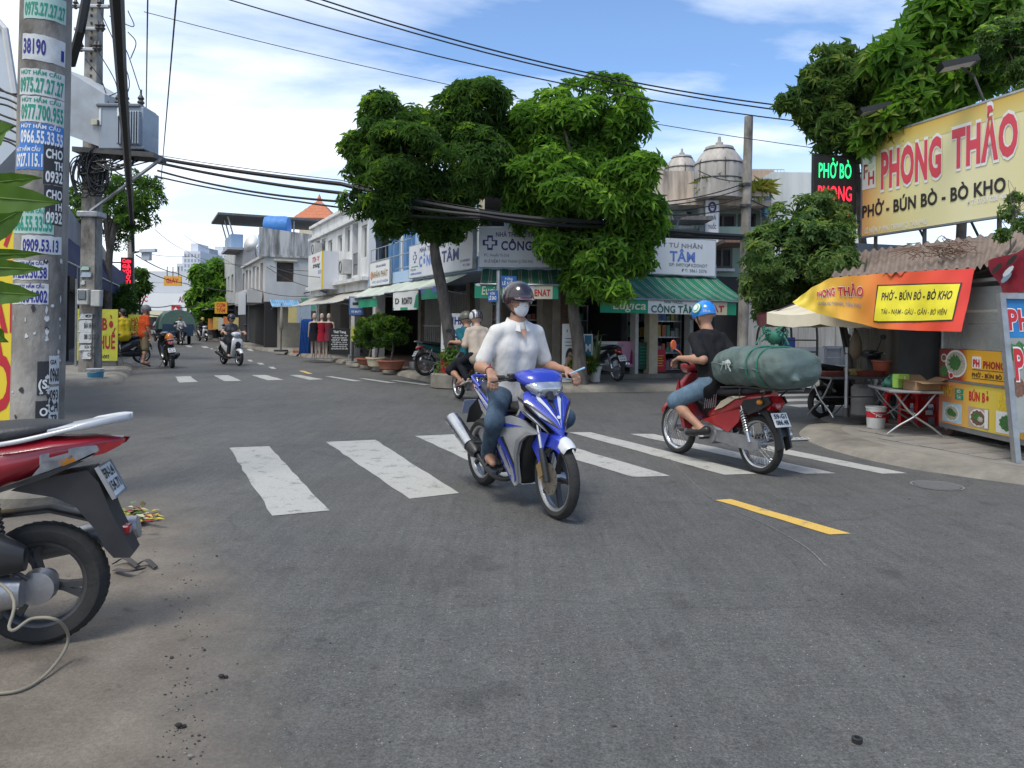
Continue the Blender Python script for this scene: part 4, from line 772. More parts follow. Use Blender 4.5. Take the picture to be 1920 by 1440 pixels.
for i,(lb_,hg,c)in enumerate(lfs):
 f=Fr(LC+D*(11.3+i*14),D);t=thing('shophouse',lb_,'house',f.p(5,0,-3),0,'far shophouses on the left');m=plain('left_wall_%d'%i,c,.85,.25,1.2);f.part('wall',m,t,0,13.5,2.6,hg,-5,0);f.part('shopfront',M_DARK,t,.2,13.3,.12,2.59,-1,-.9)
 for k in range(3):window(f,t,1+k*4.2,2.6+k*4.2,3.1,min(4.4,hg-.2),d=0)
LS=thing('led_sign','red glowing vertical letter sign on the left shop','sign',at(238,510,33));f=Fr(at(238,510,33),V(1,.1,0));f.part('panel',plain('led_panel',(.03,.008,.01)),LS,-.24,.24,-.62,.62,-.05,.05)
M_LEDR=mat('led_red',(.6,.02,.03),.5,emit=(1.,.02,.05),estr=1.1);M_LEDG=mat('led_green',(.02,.5,.15),.5,emit=(.02,.9,.25),estr=1.0)
for i,s_ in enumerate(('Cơm','GÀ','XỐI','MỠ','HỦ')):text(s_,lab(f,.05),M_LEDR,LS,0,.40-i*.23,.15,.36,.05,align='c')
mb=MB();mb.tube([f.p(-.2,.4,-.02),f.p(-.9,.4,-.02)],.03,5);mb.build('bracket',M_STEELD,LS)
NL=thing('near_left_house','pale blue grey upper storey jutting in at the top left edge','house',(-7.2,9.6,0));mb=MB()
q=[at(-260,-260,9.4),at(8,60,9.4),at(40,268,9.4),at(-10,320,9.4),at(-260,330,9.4)]
mb.loft([q,[v+V(-3.0,4.5,0)for v in q]]);mb.build('balcony',mat('pale_panel',(.48,.53,.58),.6,0,(.4,.45,.5),1),NL)
mb=MB();mb.box((-13,10.2,.0),(-8.6,13,6));mb.build('wall',M_GREYH,NL)
mb=MB();mb.tube([q[0]+V(.02,-.03,.0),q[1]+V(.03,-.03,.02),q[2]+V(.03,-.03,0)],.04,6);mb.build('trim',M_FRAMEW,NL)
YS=thing('shop_sign','tall yellow board with big red letters behind the near concrete pole','sign',at(0,840,6.6));f=Fr(at(36,610,6.6),V(1,.12,0));f.part('board',M_YEL,YS,-1.1,.0,-.92,.95,-.05,0)
for s_,y in(('KAI',.16),('B',-.36)):pass
f.part('band',plain('band_orange',(.6,.2,.03)),YS,-1.1,-.002,.45,.56,.001,.004)
text('TRẠI',lab(f),M_RED,YS,-.03,-.05,.33,.62,.03,align='r');text('ỐP BÒ',lab(f),M_RED,YS,-.045,-.72,.46,.85,.03,align='r');text('7',lab(f),M_RED,YS,-.04,.68,.2,.1,.03,align='r')
for x in(-1.05,-.08):mb=MB();mb.tube([f.p(x,-.92,-.03),f.p(x,-1.3,-.03)],.02,6);mb.build('leg',M_STEELD,YS)
# NOODLE RESTAURANT ON THE RIGHT CORNER
def gradmat(name,stops,o,axis,length,noise=.0,rough=.55):
 """flat print whose colours run along an axis of the sheet (object space, o = start)"""
 m=mat(name,stops[0][1],rough);nt=m.node_tree;p=nt.nodes['Principled BSDF'];tcn=nt.nodes.new('ShaderNodeTexCoord')
 sb=nt.nodes.new('ShaderNodeVectorMath');sb.operation='SUBTRACT';sb.inputs[1].default_value=o;nt.links.new(tcn.outputs['Object'],sb.inputs[0])
 dt=nt.nodes.new('ShaderNodeVectorMath');dt.operation='DOT_PRODUCT';dt.inputs[1].default_value=Vector(axis).normalized()/length;nt.links.new(sb.outputs[0],dt.inputs[0])
 n=nt.nodes.new('ShaderNodeTexNoise');n.inputs['Scale'].default_value=1.3;n.inputs['Detail'].default_value=2;nt.links.new(tcn.outputs['Object'],n.inputs['Vector'])
 ad=nt.nodes.new('ShaderNodeMath');ad.operation='MULTIPLY_ADD';ad.inputs[1].default_value=noise;nt.links.new(n.outputs[0],ad.inputs[0]);nt.links.new(dt.outputs['Value'],ad.inputs[2])
 cr=nt.nodes.new('ShaderNodeValToRGB');nt.links.new(ad.outputs[0],cr.inputs[0]);e=cr.color_ramp.elements
 e[0].position=stops[0][0];e[0].color=(*stops[0][1],1);e[1].position=stops[-1][0];e[1].color=(*stops[-1][1],1)
 for q,c in stops[1:-1]:z=e.new(q);z.color=(*c,1)
 nt.links.new(cr.outputs[0],p.inputs['Base Color']);return m
PL,PR=V(5.97,13.2,0),V(6.8,10.2,0);FP=Fr(PL,PR-PL)
RS=thing('noodle_restaurant','open fronted noodle restaurant with sloping corrugated roof at the right corner','restaurant',V(7,11,0))
RA,RB,RC=at(1556,522,9.9),at(1828,504,8.7),at(2060,430,6.9)
mb=MB();fr_,bk=[],[];nn=150
for i in range(nn+1):
 t=i/nn;p=RA.lerp(RB,t*2)if t<.5 else RB.lerp(RC,t*2-1);q=FP.p(-.35+t*5.6,2.72,.12);z=.028*math.sin(i*1.25);fr_.append(p+UP*z);bk.append(q+UP*z)
rows=[[a.lerp(b,k)-UP*(.05*math.sin(math.pi*k))for a,b in zip(fr_,bk)]for k in(0,.33,.66,1)]
mb.grid(rows);mb.grid([[p-UP*.006 for p in r]for r in rows])
mb.build('roof',mat('corrugated_sheet',(.25,.19,.155),.8,.1,(.15,.12,.10),1.6,.1,detail=8,lo=.35,hi=.7),RS,smooth=180,label='dusty brown corrugated roof sheet')
mb=MB();mb.tube([RA+V(.10,.06,-.02),RB+V(.10,.06,-.02),RC+V(.10,.06,-.02)],.022,6);mb.tube([FP.p(-.35,2.68,.1),FP.p(5.2,2.68,.1)],.03,6)
for k in(.12,.4,.62,.85):p=rows[0][int(k*nn)];q=rows[3][int(k*nn)];mb.tube([p.lerp(q,.1)-UP*.05,q-UP*.05],.02,5)
mb.build('roof_frame',M_STEELD,RS)
FP.part('rear_wall',mat('kitchen_wall',(.34,.32,.28),.8,0,(.16,.15,.13),1.5),RS,-.2,5.4,.09,2.6,-2.6,-2.5);FP.part('ceiling',M_DARK,RS,-.2,5.4,2.62,2.7,-2.6,-.05)
for x in(-.3,5.41):FP.part('side_wall',M_GREYH,RS,x,x+.09,.09,2.9,-2.6,-.02)
FP.part('lintel',M_STEELD,RS,-.2,5.4,2.55,2.64,-.04,.04)
M_BARK=mat('weathered_boards',(.36,.32,.26),.9,0,(.16,.135,.11),2.2,.5,stretch=(3,3,.35),detail=9,lo=.35,hi=.68,bscale=10)
FK=Fr(at(1600,650,12.9).xy.to_3d(),V(1,-.05,0))
for i in range(6):FK.part('wall_board',M_BARK,RS,i*.125,i*.125+.12,.09,1.62+.05*math.sin(i*2.1),-.05-.012*(i%3),-.008*(i%2))
o=thing('shop_interior','dim kitchen shelves and stacked stools inside the noodle restaurant','shelves',FP.p(2,.09,-2));mb=MB()
for y in(.5,1.0,1.5):FP.box(mb,.3,4,y,y+.03,-2.45,-2.0)
mb.build('shelf',M_STEELD,o);mb=MB()
for i in range(34):x=rnd.uniform(.3,3.9);y=rnd.choice((.531,1.031,1.531));mb.mi=rnd.randrange(7);mb.lathe([(.05,0),(.06,.02),(.06,.18),(.03,.22)],FP.p(x,y,rnd.uniform(-2.4,-2.1)),8)
mb.build('goods',gc,o,kind='stuff')
BB=thing('billboard','large yellow noodle restaurant billboard with red and black lettering','billboard',FP.p(2.2,3.0,.1))
FQ=Fr(FP.p(0,0,.2045),FP.r);bx0,by0=FQ.px(1616,443);_,by1=FQ.px(1612,268);bx1=4.6
gm=gradmat('billboard_print',[(0,(.66,.30,.10)),(.07,(.66,.48,.18)),(.2,(.68,.62,.30)),(.5,(.72,.68,.42)),(.8,(.68,.62,.32)),(1,(.66,.45,.16))],FP.p(bx0,by0)-wloc(BB),FP.r,bx1-bx0,.04,.4)
FP.part('panel',gm,BB,bx0,bx1,by0,by1,.14,.2)
FP.part('top_band',gradmat('billboard_band',[(0,(.58,.36,.05)),(1,(.62,.56,.22))],FP.p(bx0,by1)-wloc(BB),-UP,.32,.1,.4),BB,bx0+.002,bx1-.002,by1-.26,by1-.003,.2005,.204)
mb=MB()
for a,b,c,e in((bx0,bx1,by0-.03,by0-.001),(bx0,bx1,by1+.001,by1+.03),(bx0-.03,bx0-.001,by0-.03,by1+.03),(bx1+.001,bx1+.03,by0-.03,by1+.03)):FP.box(mb,a,b,c,e,.13,.212)
mb.build('frame',M_STEEL,BB)
for x in(bx0+.2,1.5,2.8,4.2):
 mb=MB();mb.tube([FP.p(x,2.7,.1),FP.p(x,by1,.1)],.03,6);mb.build('support',M_STEELD,BB);mb=MB();mb.tube([FP.p(x,by1-.1,.08),FP.p(x,2.75,-1.0)],.02,6);mb.build('stay',M_STEELD,BB)
lq=lab(FQ)
def ptext(s,a,b,cap,m,bold=.02,shear=0,d=0.,grow=0.):
 x0,y0=FQ.px(*a);x1,_=FQ.px(*b);_,yc=FQ.px(a[0],a[1]-cap);return text(s,lab(FQ,d),m,BB,x0-grow,y0-grow,(yc-y0)+2*grow,x1-x0+2*grow,bold,shear)
M_ROSE=mat('print_rose',(.60,.055,.085),.5)
for dd,m,bo,gr in((0,M_PWHITE,.085,.012),(.004,M_ROSE,.045,0)):
 ptext('PHONG',(1652,352),(1765,318),62,m,bo,d=dd,grow=gr);ptext('THẢO',(1785,314),(1909,272),66,m,bo,d=dd,grow=gr)
ptext('PHỞ - BÚN BÒ - BÒ KHO',(1617,408),(1886,345),21,M_PBLACK,.03)
ptext('LÊ NIỆM, P. PHÚ THẠNH Q. TÂN PHÚ',(1622,438),(1738,408),9,M_PWHITE,.02);ptext('ĐT: 0758 028 485',(1814,385),(1892,366),10,M_PWHITE,.02)
x0,y0=FQ.px(1617,357);x1,_=FQ.px(1642,350);_,y1=FQ.px(1617,293);FQ.part('logo_panel',M_PWHITE,BB,x0,x1,y0,y1,.001,.004)
w,h=x1-x0,y1-y0;text('P',lq,M_RED,BB,x0+w*.08,y0+h*.32,h*.4,w*.4,.03).location.z+=0;text('H',lab(FQ,.003),M_RED,BB,x0+w*.45,y0+h*.12,h*.36,w*.45,.03)
mb=MB();mb.quad(*[FQ.p(x0+w*(.6+.32*math.cos(math.pi+i*.314)),y0+h*(.66+.14*math.sin(math.pi+i*.314)),.006)for i in range(11)]);mb.build('logo_bowl',M_CREAM,BB)
for k in range(3):mb=MB();mb.tube([FQ.p(x0+w*(.5+.1*k+.02*math.sin(i)),y0+h*(.7+.05*i),.006)for i in range(5)],.004,4);mb.build('logo_steam',M_GREYP,BB)
a=at(1566,300,12.9);f=Fr(a,V(1,.12,0));LD=thing('led_sign','black light sign with green and red glowing letters beside the billboard','sign',f.p(0,-1.2,0))
f.part('panel',plain('led_black',(.012,.011,.012),.35),LD,-.37,.37,-1.25,.07,-.07,0)
mb=MB()
for q in((-.38,-.371,-1.26,.08),(.371,.38,-1.26,.08),(-.371,.371,.071,.08),(-.371,.371,-1.26,-1.251)):f.box(mb,*q,-.075,.008)
mb.build('rim',M_BLACK,LD)
text('PHỞ BÒ',lab(f),M_LEDG,LD,0,-.30,.24,.58,.012,align='c');text('PHONG',lab(f),M_LEDR,LD,0,-.68,.24,.60,.012,align='c');text('THẢO',lab(f),M_LEDR,LD,0,-1.06,.24,.50,.012,align='c')
mb=MB();mb.tube([f.p(.37,-.2,-.04),f.p(.75,-.2,-.04)],.02,5);mb.tube([f.p(.37,-1.0,-.04),f.p(.75,-1.0,-.04)],.02,5);mb.build('bracket',M_STEELD,LD)
for i,(px,py,Y)in enumerate(((1795,120,10.6),(1640,205,12.2))):
 c=at(px,py,Y);o=thing('flood_light',['black flood light on an arm high in the leaves over the word THẢO','black flood light on an arm over the left end of the billboard'][i],'lamp',c,0,'flood lights over the billboard')
 mb=MB();mb.obox(c,(.22,-.05,.04),(.03,.14,.0),(-.02,0,.035));mb.build('head',M_BLACK,o);mb=MB();mb.obox(c-UP*.038,(.19,-.04,.034),(.025,.11,0),(0,0,.006));mb.build('lens',M_SIGNW,o)
 w_=FP.px(px+40,py+60);mb=MB();mb.tube([c,c+V(.35,.2,-.1),FP.p(min(4.3,w_[0]+.2),by1-.05,.05)],.018,6);mb.build('arm',M_STEELD,o)
tp=[(1487,565),(1520,541),(1556,521),(1640,514),(1730,508),(1827,503)];bt=[(1489,569),(1530,587),(1579,599),(1648,616),(1720,620),(1804,622)];yy=[10.0,9.95,9.85,9.5,9.1,8.66]
T3=[at(*p,y)for p,y in zip(tp,yy)];B3=[at(*p,y-.05)for p,y in zip(bt,yy)]
def seg(P,t):
 t=max(0,min(.9999,t))*(len(P)-1);i=int(t);return P[i].lerp(P[i+1],t-i)
bn_=(T3[-1]-T3[1]).cross(UP).normalized()
def bmap(x,y,d=0.):
 return seg(B3,x).lerp(seg(T3,x),y)+bn_*(d+.03*math.sin(x*21+y*3)*(1-y*.6)+.012*math.sin(x*47-y*9))
BN_=thing('cloth_banner','red to yellow cloth banner hung under the corrugated roof edge','banner',B3[3]);mb=MB();n=60
mb.grid([[bmap(j/n,i/8)for j in range(n+1)]for i in range(9)]);mb.grid([[bmap(j/n,i/8,-.005)for j in range(n+1)]for i in range(9)])
gm=gradmat('banner_print',[(0,(.66,.56,.06)),(.2,(.72,.44,.05)),(.42,(.72,.26,.04)),(.62,(.68,.09,.025)),(1,(.62,.03,.025))],T3[0]-wloc(BN_),T3[-1]-T3[0],(T3[-1]-T3[0]).length,.03,.6)
cloth=mb.build('cloth',gm,BN_,smooth=180)
def bquad(pts,m,d):
 mb=MB();n=14
 (ax,ay),(bx,by),(cx,cy),(ex,ey)=pts
 mb.grid([[bmap((ax+(bx-ax)*j/n)*(1-i/6)+(ex+(cx-ex)*j/n)*i/6,(ay+(by-ay)*j/n)*(1-i/6)+(ey+(cy-ey)*j/n)*i/6,d)for j in range(n+1)]for i in range(7)]);return mb.build('print',m,cloth,smooth=180)
bquad([(.575,.10),(.955,.17),(.965,.78),(.61,.80)],M_PBLACK,.006);bquad([(.58,.13),(.950,.19),(.958,.76),(.615,.775)],plain('print_lemon',(.80,.70,.03)),.009)
bm2=lambda x,y,d:bmap(x,y,d+.009)
text('PHỞ - BÚN BÒ - BÒ KHO',bm2,M_PBLACK,cloth,.625,.52,.13,.31,.025,.25);text('TÁI - NẠM - GÀU - GÂN - BÒ VIÊN',bm2,mat('print_olive',(.08,.07,.02)),cloth,.625,.27,.085,.30,.012,.25)
for dd,m,bo in((.004,M_PWHITE,.07),(.008,M_RED,.03)):text('PHONG THẢO',lambda x,y,d,k=dd:bmap(x,y,d+k),m,cloth,.245,.58,.19,.30,bo,.25)
text('LÊ NIỆM, PHÚ THẠNH, TÂN PHÚ',lambda x,y,d:bmap(x,y+.0,d+.006),plain('print_slate',(.22,.26,.36)),cloth,.24,.34,.085,.28,.012,.25)
o=thing('cloth_banner','dark red torn cloth hanging at the right picture edge','banner',at(1890,550,7.8));mb=MB();q=[at(1853,489,8.2),at(2010,440,7.3),at(2010,530,7.3),at(1878,553,8.1)]
mb.grid([[q[0].lerp(q[1],j/12).lerp(q[3].lerp(q[2],j/12),i/6)+V(-.03,0,0)*math.sin(j*1.3+i)for j in range(13)]for i in range(7)]);mb.build('cloth',mat('dark_red_cloth',(.30,.015,.03),.6,0,(.2,.012,.03),3,.1),o,smooth=180)
for k,(a,b,m)in enumerate(((.12,.3,M_PBLACK),(.25,.45,M_SIGNW),(.33,.2,M_PBLACK),(.2,.6,plain('print_seal',(.2,.35,.45))))):
 c=q[0].lerp(q[1],a).lerp(q[3].lerp(q[2],a),b)+V(-.06,-.03,0);mb=MB();mb.quad(*[c+V(0,-.09*math.cos(i*.7),.035*math.sin(i*.7))+UP*(.04*math.cos(i*.7))for i in range(9)]);mb.build('print',m,o)
UB=V(4.72,10.83,.09);UM=thing('parasol','cream and maroon market parasol standing by the folding tables','parasol',UB)
p0=UB.xy.to_3d()+V(-.05,.38,0)
mb=MB();mb.lathe([(.34,0),(.34,.03),(.26,.06),(.05,.075),(.04,.2)],UB,20);mb.build('base',M_STEELD,UM,smooth=40)
mb=MB();mb.tube([UB+UP*.06,UB+UP*1.05],.026,10);mb.build('pole',M_STEEL,UM);mb=MB();mb.tube([UB+UP*.95,p0+UP*2.05],.03,10);mb.build('pole',M_BLACK,UM,label='black upper pole')
zb,zt,za=1.46,1.62,2.03;p0=UB.xy.to_3d()+V(-.05,.38,0)
for k in range(8):
 mb=MB();a0,a1=k*math.pi/4+.25,(k+1)*math.pi/4+.25;p0=UB.xy.to_3d()+V(-.05,.38,0)
 A=p0+V(1.08*math.cos(a0),1.08*math.sin(a0),zt);B=p0+V(1.08*math.cos(a1),1.08*math.sin(a1),zt);T=p0+V(0,0,za)
 rows=[[A.lerp(B,j/6).lerp(T,i/5)-UP*(.05*math.sin(math.pi*i/5)+.04*math.sin(math.pi*j/6)*(1-i/5))for j in range(7)]for i in range(6)]
 mb.grid([[p-UP*(.16+.01*(j%2))for j,p in enumerate(rows[0])]]+rows);mb.build('panel',plain('parasol_cream',(.66,.60,.46),.8,.15,3)if k%4!=3 else plain('parasol_maroon',(.16,.04,.045),.8),UM,smooth=60)
mb=MB()
for k in range(8):a0=k*math.pi/4+.25;mb.tube([UB+UP*1.93,p0+V(1.06*math.cos(a0),1.06*math.sin(a0),zt-.02)],.008,4)
mb.build('rib',M_STEELD,UM);
o=thing('cloth_bag','dark bag and mask straps hanging on the parasol pole','bag',UB+UP*.95);mb=MB();c=UB+V(.1,-.05,1.1);mb.loft([sring(c+UP*z,w,.0+w*.6,2.2,12,V(1,0,0),V(0,1,0))for z,w in((-.2,.04),(-.12,.09),(.02,.085),(.12,.05),(.2,.02))]);mb.build('bag_body',plain('khaki_cloth',(.16,.12,.08)),o,smooth=180);mb=MB();mb.tube(bez([c+UP*.18,c+V(-.06,-.02,.3),c+V(-.1,.03,.35)],4),.012,5);mb.build('strap',M_BLACK,o)
FC=Fr((5.33,9.58,0),(.03,-1,0));FCs=Fr((5.33,9.58,0),(-.98,.03,0));CT=thing('food_cart','wheeled noodle cart with orange and yellow menu panels and glass case','cart',FC.p(.85,.09,-.4))
CW=1.75
FC.part('chassis',M_STEEL,CT,0,CW,.2,.26,-.8,.0);FC.part('counter',M_STEEL,CT,-.02,CW+.02,.775,.80,-.82,.025)
for x in(0.01,CW-.03):
 for d in(-.79,-.03):FC.part('post',M_STEEL,CT,x,x+.02,.26,1.95,d,d+.02)
gm=gradmat('cart_low_print',[(0,(.62,.14,.12)),(.3,(.70,.32,.08)),(.55,(.66,.56,.08)),(1,(.70,.36,.06))],FC.p(0,0)-wloc(CT),FC.r,CW,.15,.4);lowp=FC.part('menu_panel',gm,CT,.02,CW-.02,.262,.772,-.02,.012)
gm=gradmat('cart_top_print',[(0,(.10,.03,.02)),(.28,(.40,.03,.02)),(.36,(.70,.36,.03)),(1,(.62,.34,.03))],FC.p(0,0)-wloc(CT),FC.r,CW,.05,.4);topp=FC.part('menu_panel',gm,CT,.02,CW-.02,.803,1.17,-.02,.012)
mb=MB();FC.box(mb,.04,CW-.04,.262,1.17,-.78,-.03);mb.build('cabinet',M_STEELD,CT)
FC.part('glass',mat('clear_glass',(.8,.85,.85),.03,0,None,trans=.0,alpha=.18,spec=.6),CT,.035,CW-.035,1.175,1.9,-.01,-.004)
mb=MB();FC.box(mb,-.03,CW+.03,1.95,1.99,-.85,.05);mb.build('roof',M_STEEL,CT);FC.part('shelf',M_CREAMW,CT,.035,CW-.035,1.62,1.64,-.75,-.1)
fq=Fr(FC.p(0,0,.012),FC.r);lf=lab(fq)
text('PHỞ',lf,M_YEL,lowp,.10,.60,.10,.20,.04);text('BÚN BÒ',lf,M_RED,lowp,.62,.59,.10,.37,.04);text('BÒ',lf,M_YEL,lowp,1.14,.64,.075,.16,.04);text('KHO',lf,M_YEL,lowp,1.14,.54,.075,.2,.04)
for y,s_ in((.655,'BÒ'),(.585,'TÁI')):fq.part('tag',M_GREEN,lowp,.35,.51,y-.012,y+.05,.001,.004);text(s_,lab(fq,.004),M_PWHITE,lowp,.43,y,.036,None,.02,align='c')
def ell(fr,par,cx,cy,rx,ry,m,d,n=22,jit=0.):
 mb=MB();mb.quad(*[fr.p(cx+rx*(1+jit*math.sin(i*2.7))*math.cos(2*math.pi*i/n),cy+ry*(1+jit*math.cos(i*3.1))*math.sin(2*math.pi*i/n),d)for i in range(n)]);return mb.build('print',m,par)
M_NOOD=plain('print_noodle',(.55,.52,.42),.5,.5,60);M_HERB=plain('print_herb',(.07,.22,.06),.5,.6,70);M_BEEF=plain('print_beef',(.22,.11,.07),.5,.5,60);M_SKY=plain('print_sky',(.42,.60,.68))
for x,kind in((.10,0),(.60,1),(1.10,2)):
 fq.part('dish_photo',[M_SKY,plain('print_dish',(.5,.36,.24)),M_PWHITE][kind],lowp,x,x+.38,.285,.52,.001,.003)
 cx=x+.19;ell(fq,lowp,cx,.4,.15,.10,M_PWHITE,.005);ell(fq,lowp,cx,.4,.13,.085,[M_NOOD,M_BEEF,M_HERB][kind],.007,jit=.1);ell(fq,lowp,cx-.02,.41,.07,.045,M_HERB,.009,jit=.2);ell(fq,lowp,cx+.05,.39,.05,.03,[M_HERB,M_NOOD,M_BEEF][kind],.011,jit=.2)
 if kind==1:fq.part('dish_photo_side',M_PWHITE,lowp,x+.32,x+.38,.3,.51,.0125,.014)
ell(fq,topp,.36,1.0,.21,.165,M_PWHITE,.003);ell(fq,topp,.36,1.0,.185,.142,M_NOOD,.005);ell(fq,topp,.34,1.01,.12,.09,M_HERB,.007,jit=.25);ell(fq,topp,.12,1.06,.06,.05,M_PWHITE,.003);ell(fq,topp,.12,1.06,.045,.037,M_BEEF,.005);ell(fq,topp,.28,.855,.05,.042,M_PWHITE,.009);ell(fq,topp,.28,.855,.036,.03,M_RED,.011);ell(fq,topp,.12,.9,.08,.07,M_HERB,.004,jit=.25)
fq.part('logo_panel',M_PWHITE,topp,.67,.83,.965,1.10,.001,.003);text('PH',lab(fq,.003),M_RED,topp,.69,.985,.08,.12,.05)
text('PHONG THẢO',lf,mat('print_dkred',(.3,.02,.02)),topp,.87,.975,.075,.70,.045);text('PHỞ - BÚN BÒ - BÒ KHO',lf,M_PBLACK,topp,.67,.865,.045,.9,.03)
for y in(.945,.845):fq.part('rule',M_PBLACK,topp,.67,1.57,y,y+.006,.001,.003)
for i,x in enumerate((.08,CW-.1)):
 for d in(-.08,-.7):
  c=FC.p(x,.2,d);mb=MB();q=c-UP*.0;mb.lathe([(.03,-.03),(.105,-.028),(.115,-.012),(.115,.012),(.105,.028),(.03,.03)],V(c.x,c.y,.205),16,axis='x');w_=mb.build('wheel',plain('brown_rubber',(.08,.045,.04),.8),CT,smooth=50);mb=MB();mb.lathe([(.045,-.034),(.045,.034)],V(c.x,c.y,.205),12,axis='x');mb.build('hub',M_STEEL,w_)
o=thing('plastic_bag','clear plastic bag hanging inside the cart glass case','bag',FC.p(1.0,1.4,-.3));mb=MB();c=FC.p(.95,1.42,-.3);mb.loft([sring(c+UP*z,r,r*.7,2,12,V(0,1,0),V(1,0,0))for z,r in((-.12,.05),(-.1,.12),(0,.09),(.12,.03),(.16,.012))]);mb.build('bag_body',mat('milky_plastic',(.30,.30,.31),.3),o,smooth=180);mb=MB();mb.tube([c+UP*.15,c+UP*.5],.005,4);mb.build('string',M_FRAMEW,o)
c=G(1905,868,.09);f=Fr(c+V(-.02,0,0),V(1,.10,0),V(-.05,.09,1));o=thing('a_frame_sign','standing menu board with silver frame cut by the right picture edge','sign',c)
mb=MB();f.box(mb,0,.06,0,1.70,-.03,.03);mb.build('frame_post',M_STEEL,o);mb=MB();f.box(mb,.94,1.0,0,1.7,-.03,.03);mb.build('frame_post',M_STEEL,o);f.part('frame_rail',M_STEEL,o,.061,.939,1.64,1.7,-.03,.03);f.part('frame_rail',M_STEEL,o,.061,.939,.30,.34,-.03,.03)
mb=MB();mb.tube([f.p(.97,1.6,-.05),f.p(.97,.0,-.05)+V(.05,.5,0)],.02,6);mb.build('back_leg',M_STEELD,o)
pn=f.part('panel',plain('aframe_grey',(.33,.35,.33),.5,.3,3),o,.061,.939,.341,1.639,-.015,.0);f.part('print',plain('aframe_blue',(.02,.20,.50)),pn,.062,.938,1.25,1.638,.001,.003);lf2=lab(f,.004)
for dd,m,bo in((.0,M_PWHITE,.07),(.004,M_RED,.03)):
 k=lambda x,y,d,e=dd:f.p(x,y,d+.004+e)
 text('PHỞ BÒ',k,m,pn,.08,1.33,.2,.75,bo);text('PHỞ GÀ',k,m,pn,.10,.83,.30,.8,bo);text('BÒ KHO',k,m,pn,.2,.42,.22,.66,bo)
 text('BÚN BÒ',k,M_PWHITE if dd==0 else M_BLUEL,pn,.18,.68,.13,.7,bo)
ell(f,pn,.2,1.1,.16,.1,M_HERB,.002,jit=.2);ell(f,pn,.12,.75,.08,.1,M_BEEF,.002,jit=.1)
def ftable(label,c,rz,w,dp,hgt,mt):
 t=thing('folding_table',label,'table',c,rz,'folding tables on the restaurant pavement');mb=MB();mb.bbox((-w/2,-dp/2,hgt-.03),(w/2,dp/2,hgt),.008);mb.build('table_top',mt,t,raw=True)
 for sx in(-1,1):
  for sy in(-1,1):
   x=sx*(w/2-.07);mb=MB();mb.tube(bez([(x,-sy*dp*.38,hgt-.03),(x,-sy*.04,hgt*.5),(x,sy*dp*.30,hgt*.22),(x,sy*dp*.5,.02)],5),.013,8);mb.build('leg',M_STEEL,t,smooth=60,raw=True)
 mb=MB();mb.tube([(-w/2+.07,0,hgt*.5),(w/2-.07,0,hgt*.5)],.01,6);mb.build('brace',M_STEEL,t,raw=True);return t
ftable('grey folding table with bent steel legs next to the food cart',V(4.98,9.75,.1),R(80),.95,.62,.56,plain('grey_laminate',(.24,.24,.25),.4));ftable('folding table loaded with trays behind the parasol pole',V(4.95,11.2,.1),R(15),1.15,.6,.62,plain('dark_laminate',(.13,.13,.14),.4))
def carton(name,label,c,s,rz,mt,cat='box',flaps=False):
 o=thing(name,label,cat,c,rz);mb=MB();mb.bbox((-s[0],-s[1],0),(s[0],s[1],s[2]*2),.004);mb.build('box_body',mt,o,raw=True)
 if flaps:
  for sx,sy,e in((1,0,.35),(-1,0,.2),(0,1,.5),(0,-1,-.15)):
   mb=MB();a=V(sx*s[0],sy*s[1],s[2]*2);t_=V(-sy,sx,0)*(s[1]if sx else s[0]);u=V(sx*.12,sy*.12,.12*e);mb.quad(a-t_,a+t_,a+t_+u,a-t_+u);mb.build('flap',mt,o,raw=True)
 return o
o=carton('packet_box','lime green carton standing on the near folding table',at(1689,727,9.6),(.085,.05,.085),R(15),plain('lime_print',(.30,.52,.08)));f=Fr(at(1689,727,9.6)+V(-.0,-.06,0),V(1,.26,0));text('8',lab(f,.0),M_PWHITE,o,0,.1,.05,None,.03,align='c');carton('cardboard_box','open brown cardboard box on the near folding table',at(1728,731,9.45),(.17,.12,.055),R(10),plain('cardboard',(.34,.21,.12),.85),flaps=True)
for i,(px,py,Y,w,hh,c,lb)in enumerate(((1560,718,11.1,.24,.06,(.16,.04,.03),'dark red tray of meat on the far folding table, left'),(1632,716,11.2,.2,.07,(.22,.05,.03),'brown red tray on the far folding table, right'),(1600,712,11.3,.13,.09,(.4,.3,.12),'yellow basket between the trays on the far table'))):
 p=at(px,py,Y);p.z=.725;o=thing('food_tray',lb,'tray',p,0,'trays on the far folding table');mb=MB();mb.loft([sring(p+UP*z,w*k,w*.6*k,4,16,V(1,0,0),V(0,1,0))for z,k in((0,.85),(hh,1),(hh,.93),(.015,.8))],True);mb.build('tray_body',plain('tray_%d'%i,c),o,smooth=40)
 mb=MB()
 for j in range(16):mb.sphere(p+V(rnd.uniform(-.6,.6)*w,rnd.uniform(-.35,.35)*w,hh*.7),(rnd.uniform(.02,.05),.03,.025),6,4)
 mb.build('food',plain('tray_food_%d'%i,[(.3,.12,.07),(.12,.05,.04),(.35,.28,.1)][i]),o,smooth=180,kind='stuff')
p=at(1653,697,11.3);p.z=.72;o=thing('plastic_bin','salmon red plastic bin on the far table','bin',p);mb=MB();mb.lathe([(.085,0),(.10,.02),(.125,.19),(.14,.20),(.14,.225),(.12,.225)],p,16);mb.build('bin_body',plain('salmon_plastic',(.50,.13,.07),.4),o,smooth=40)
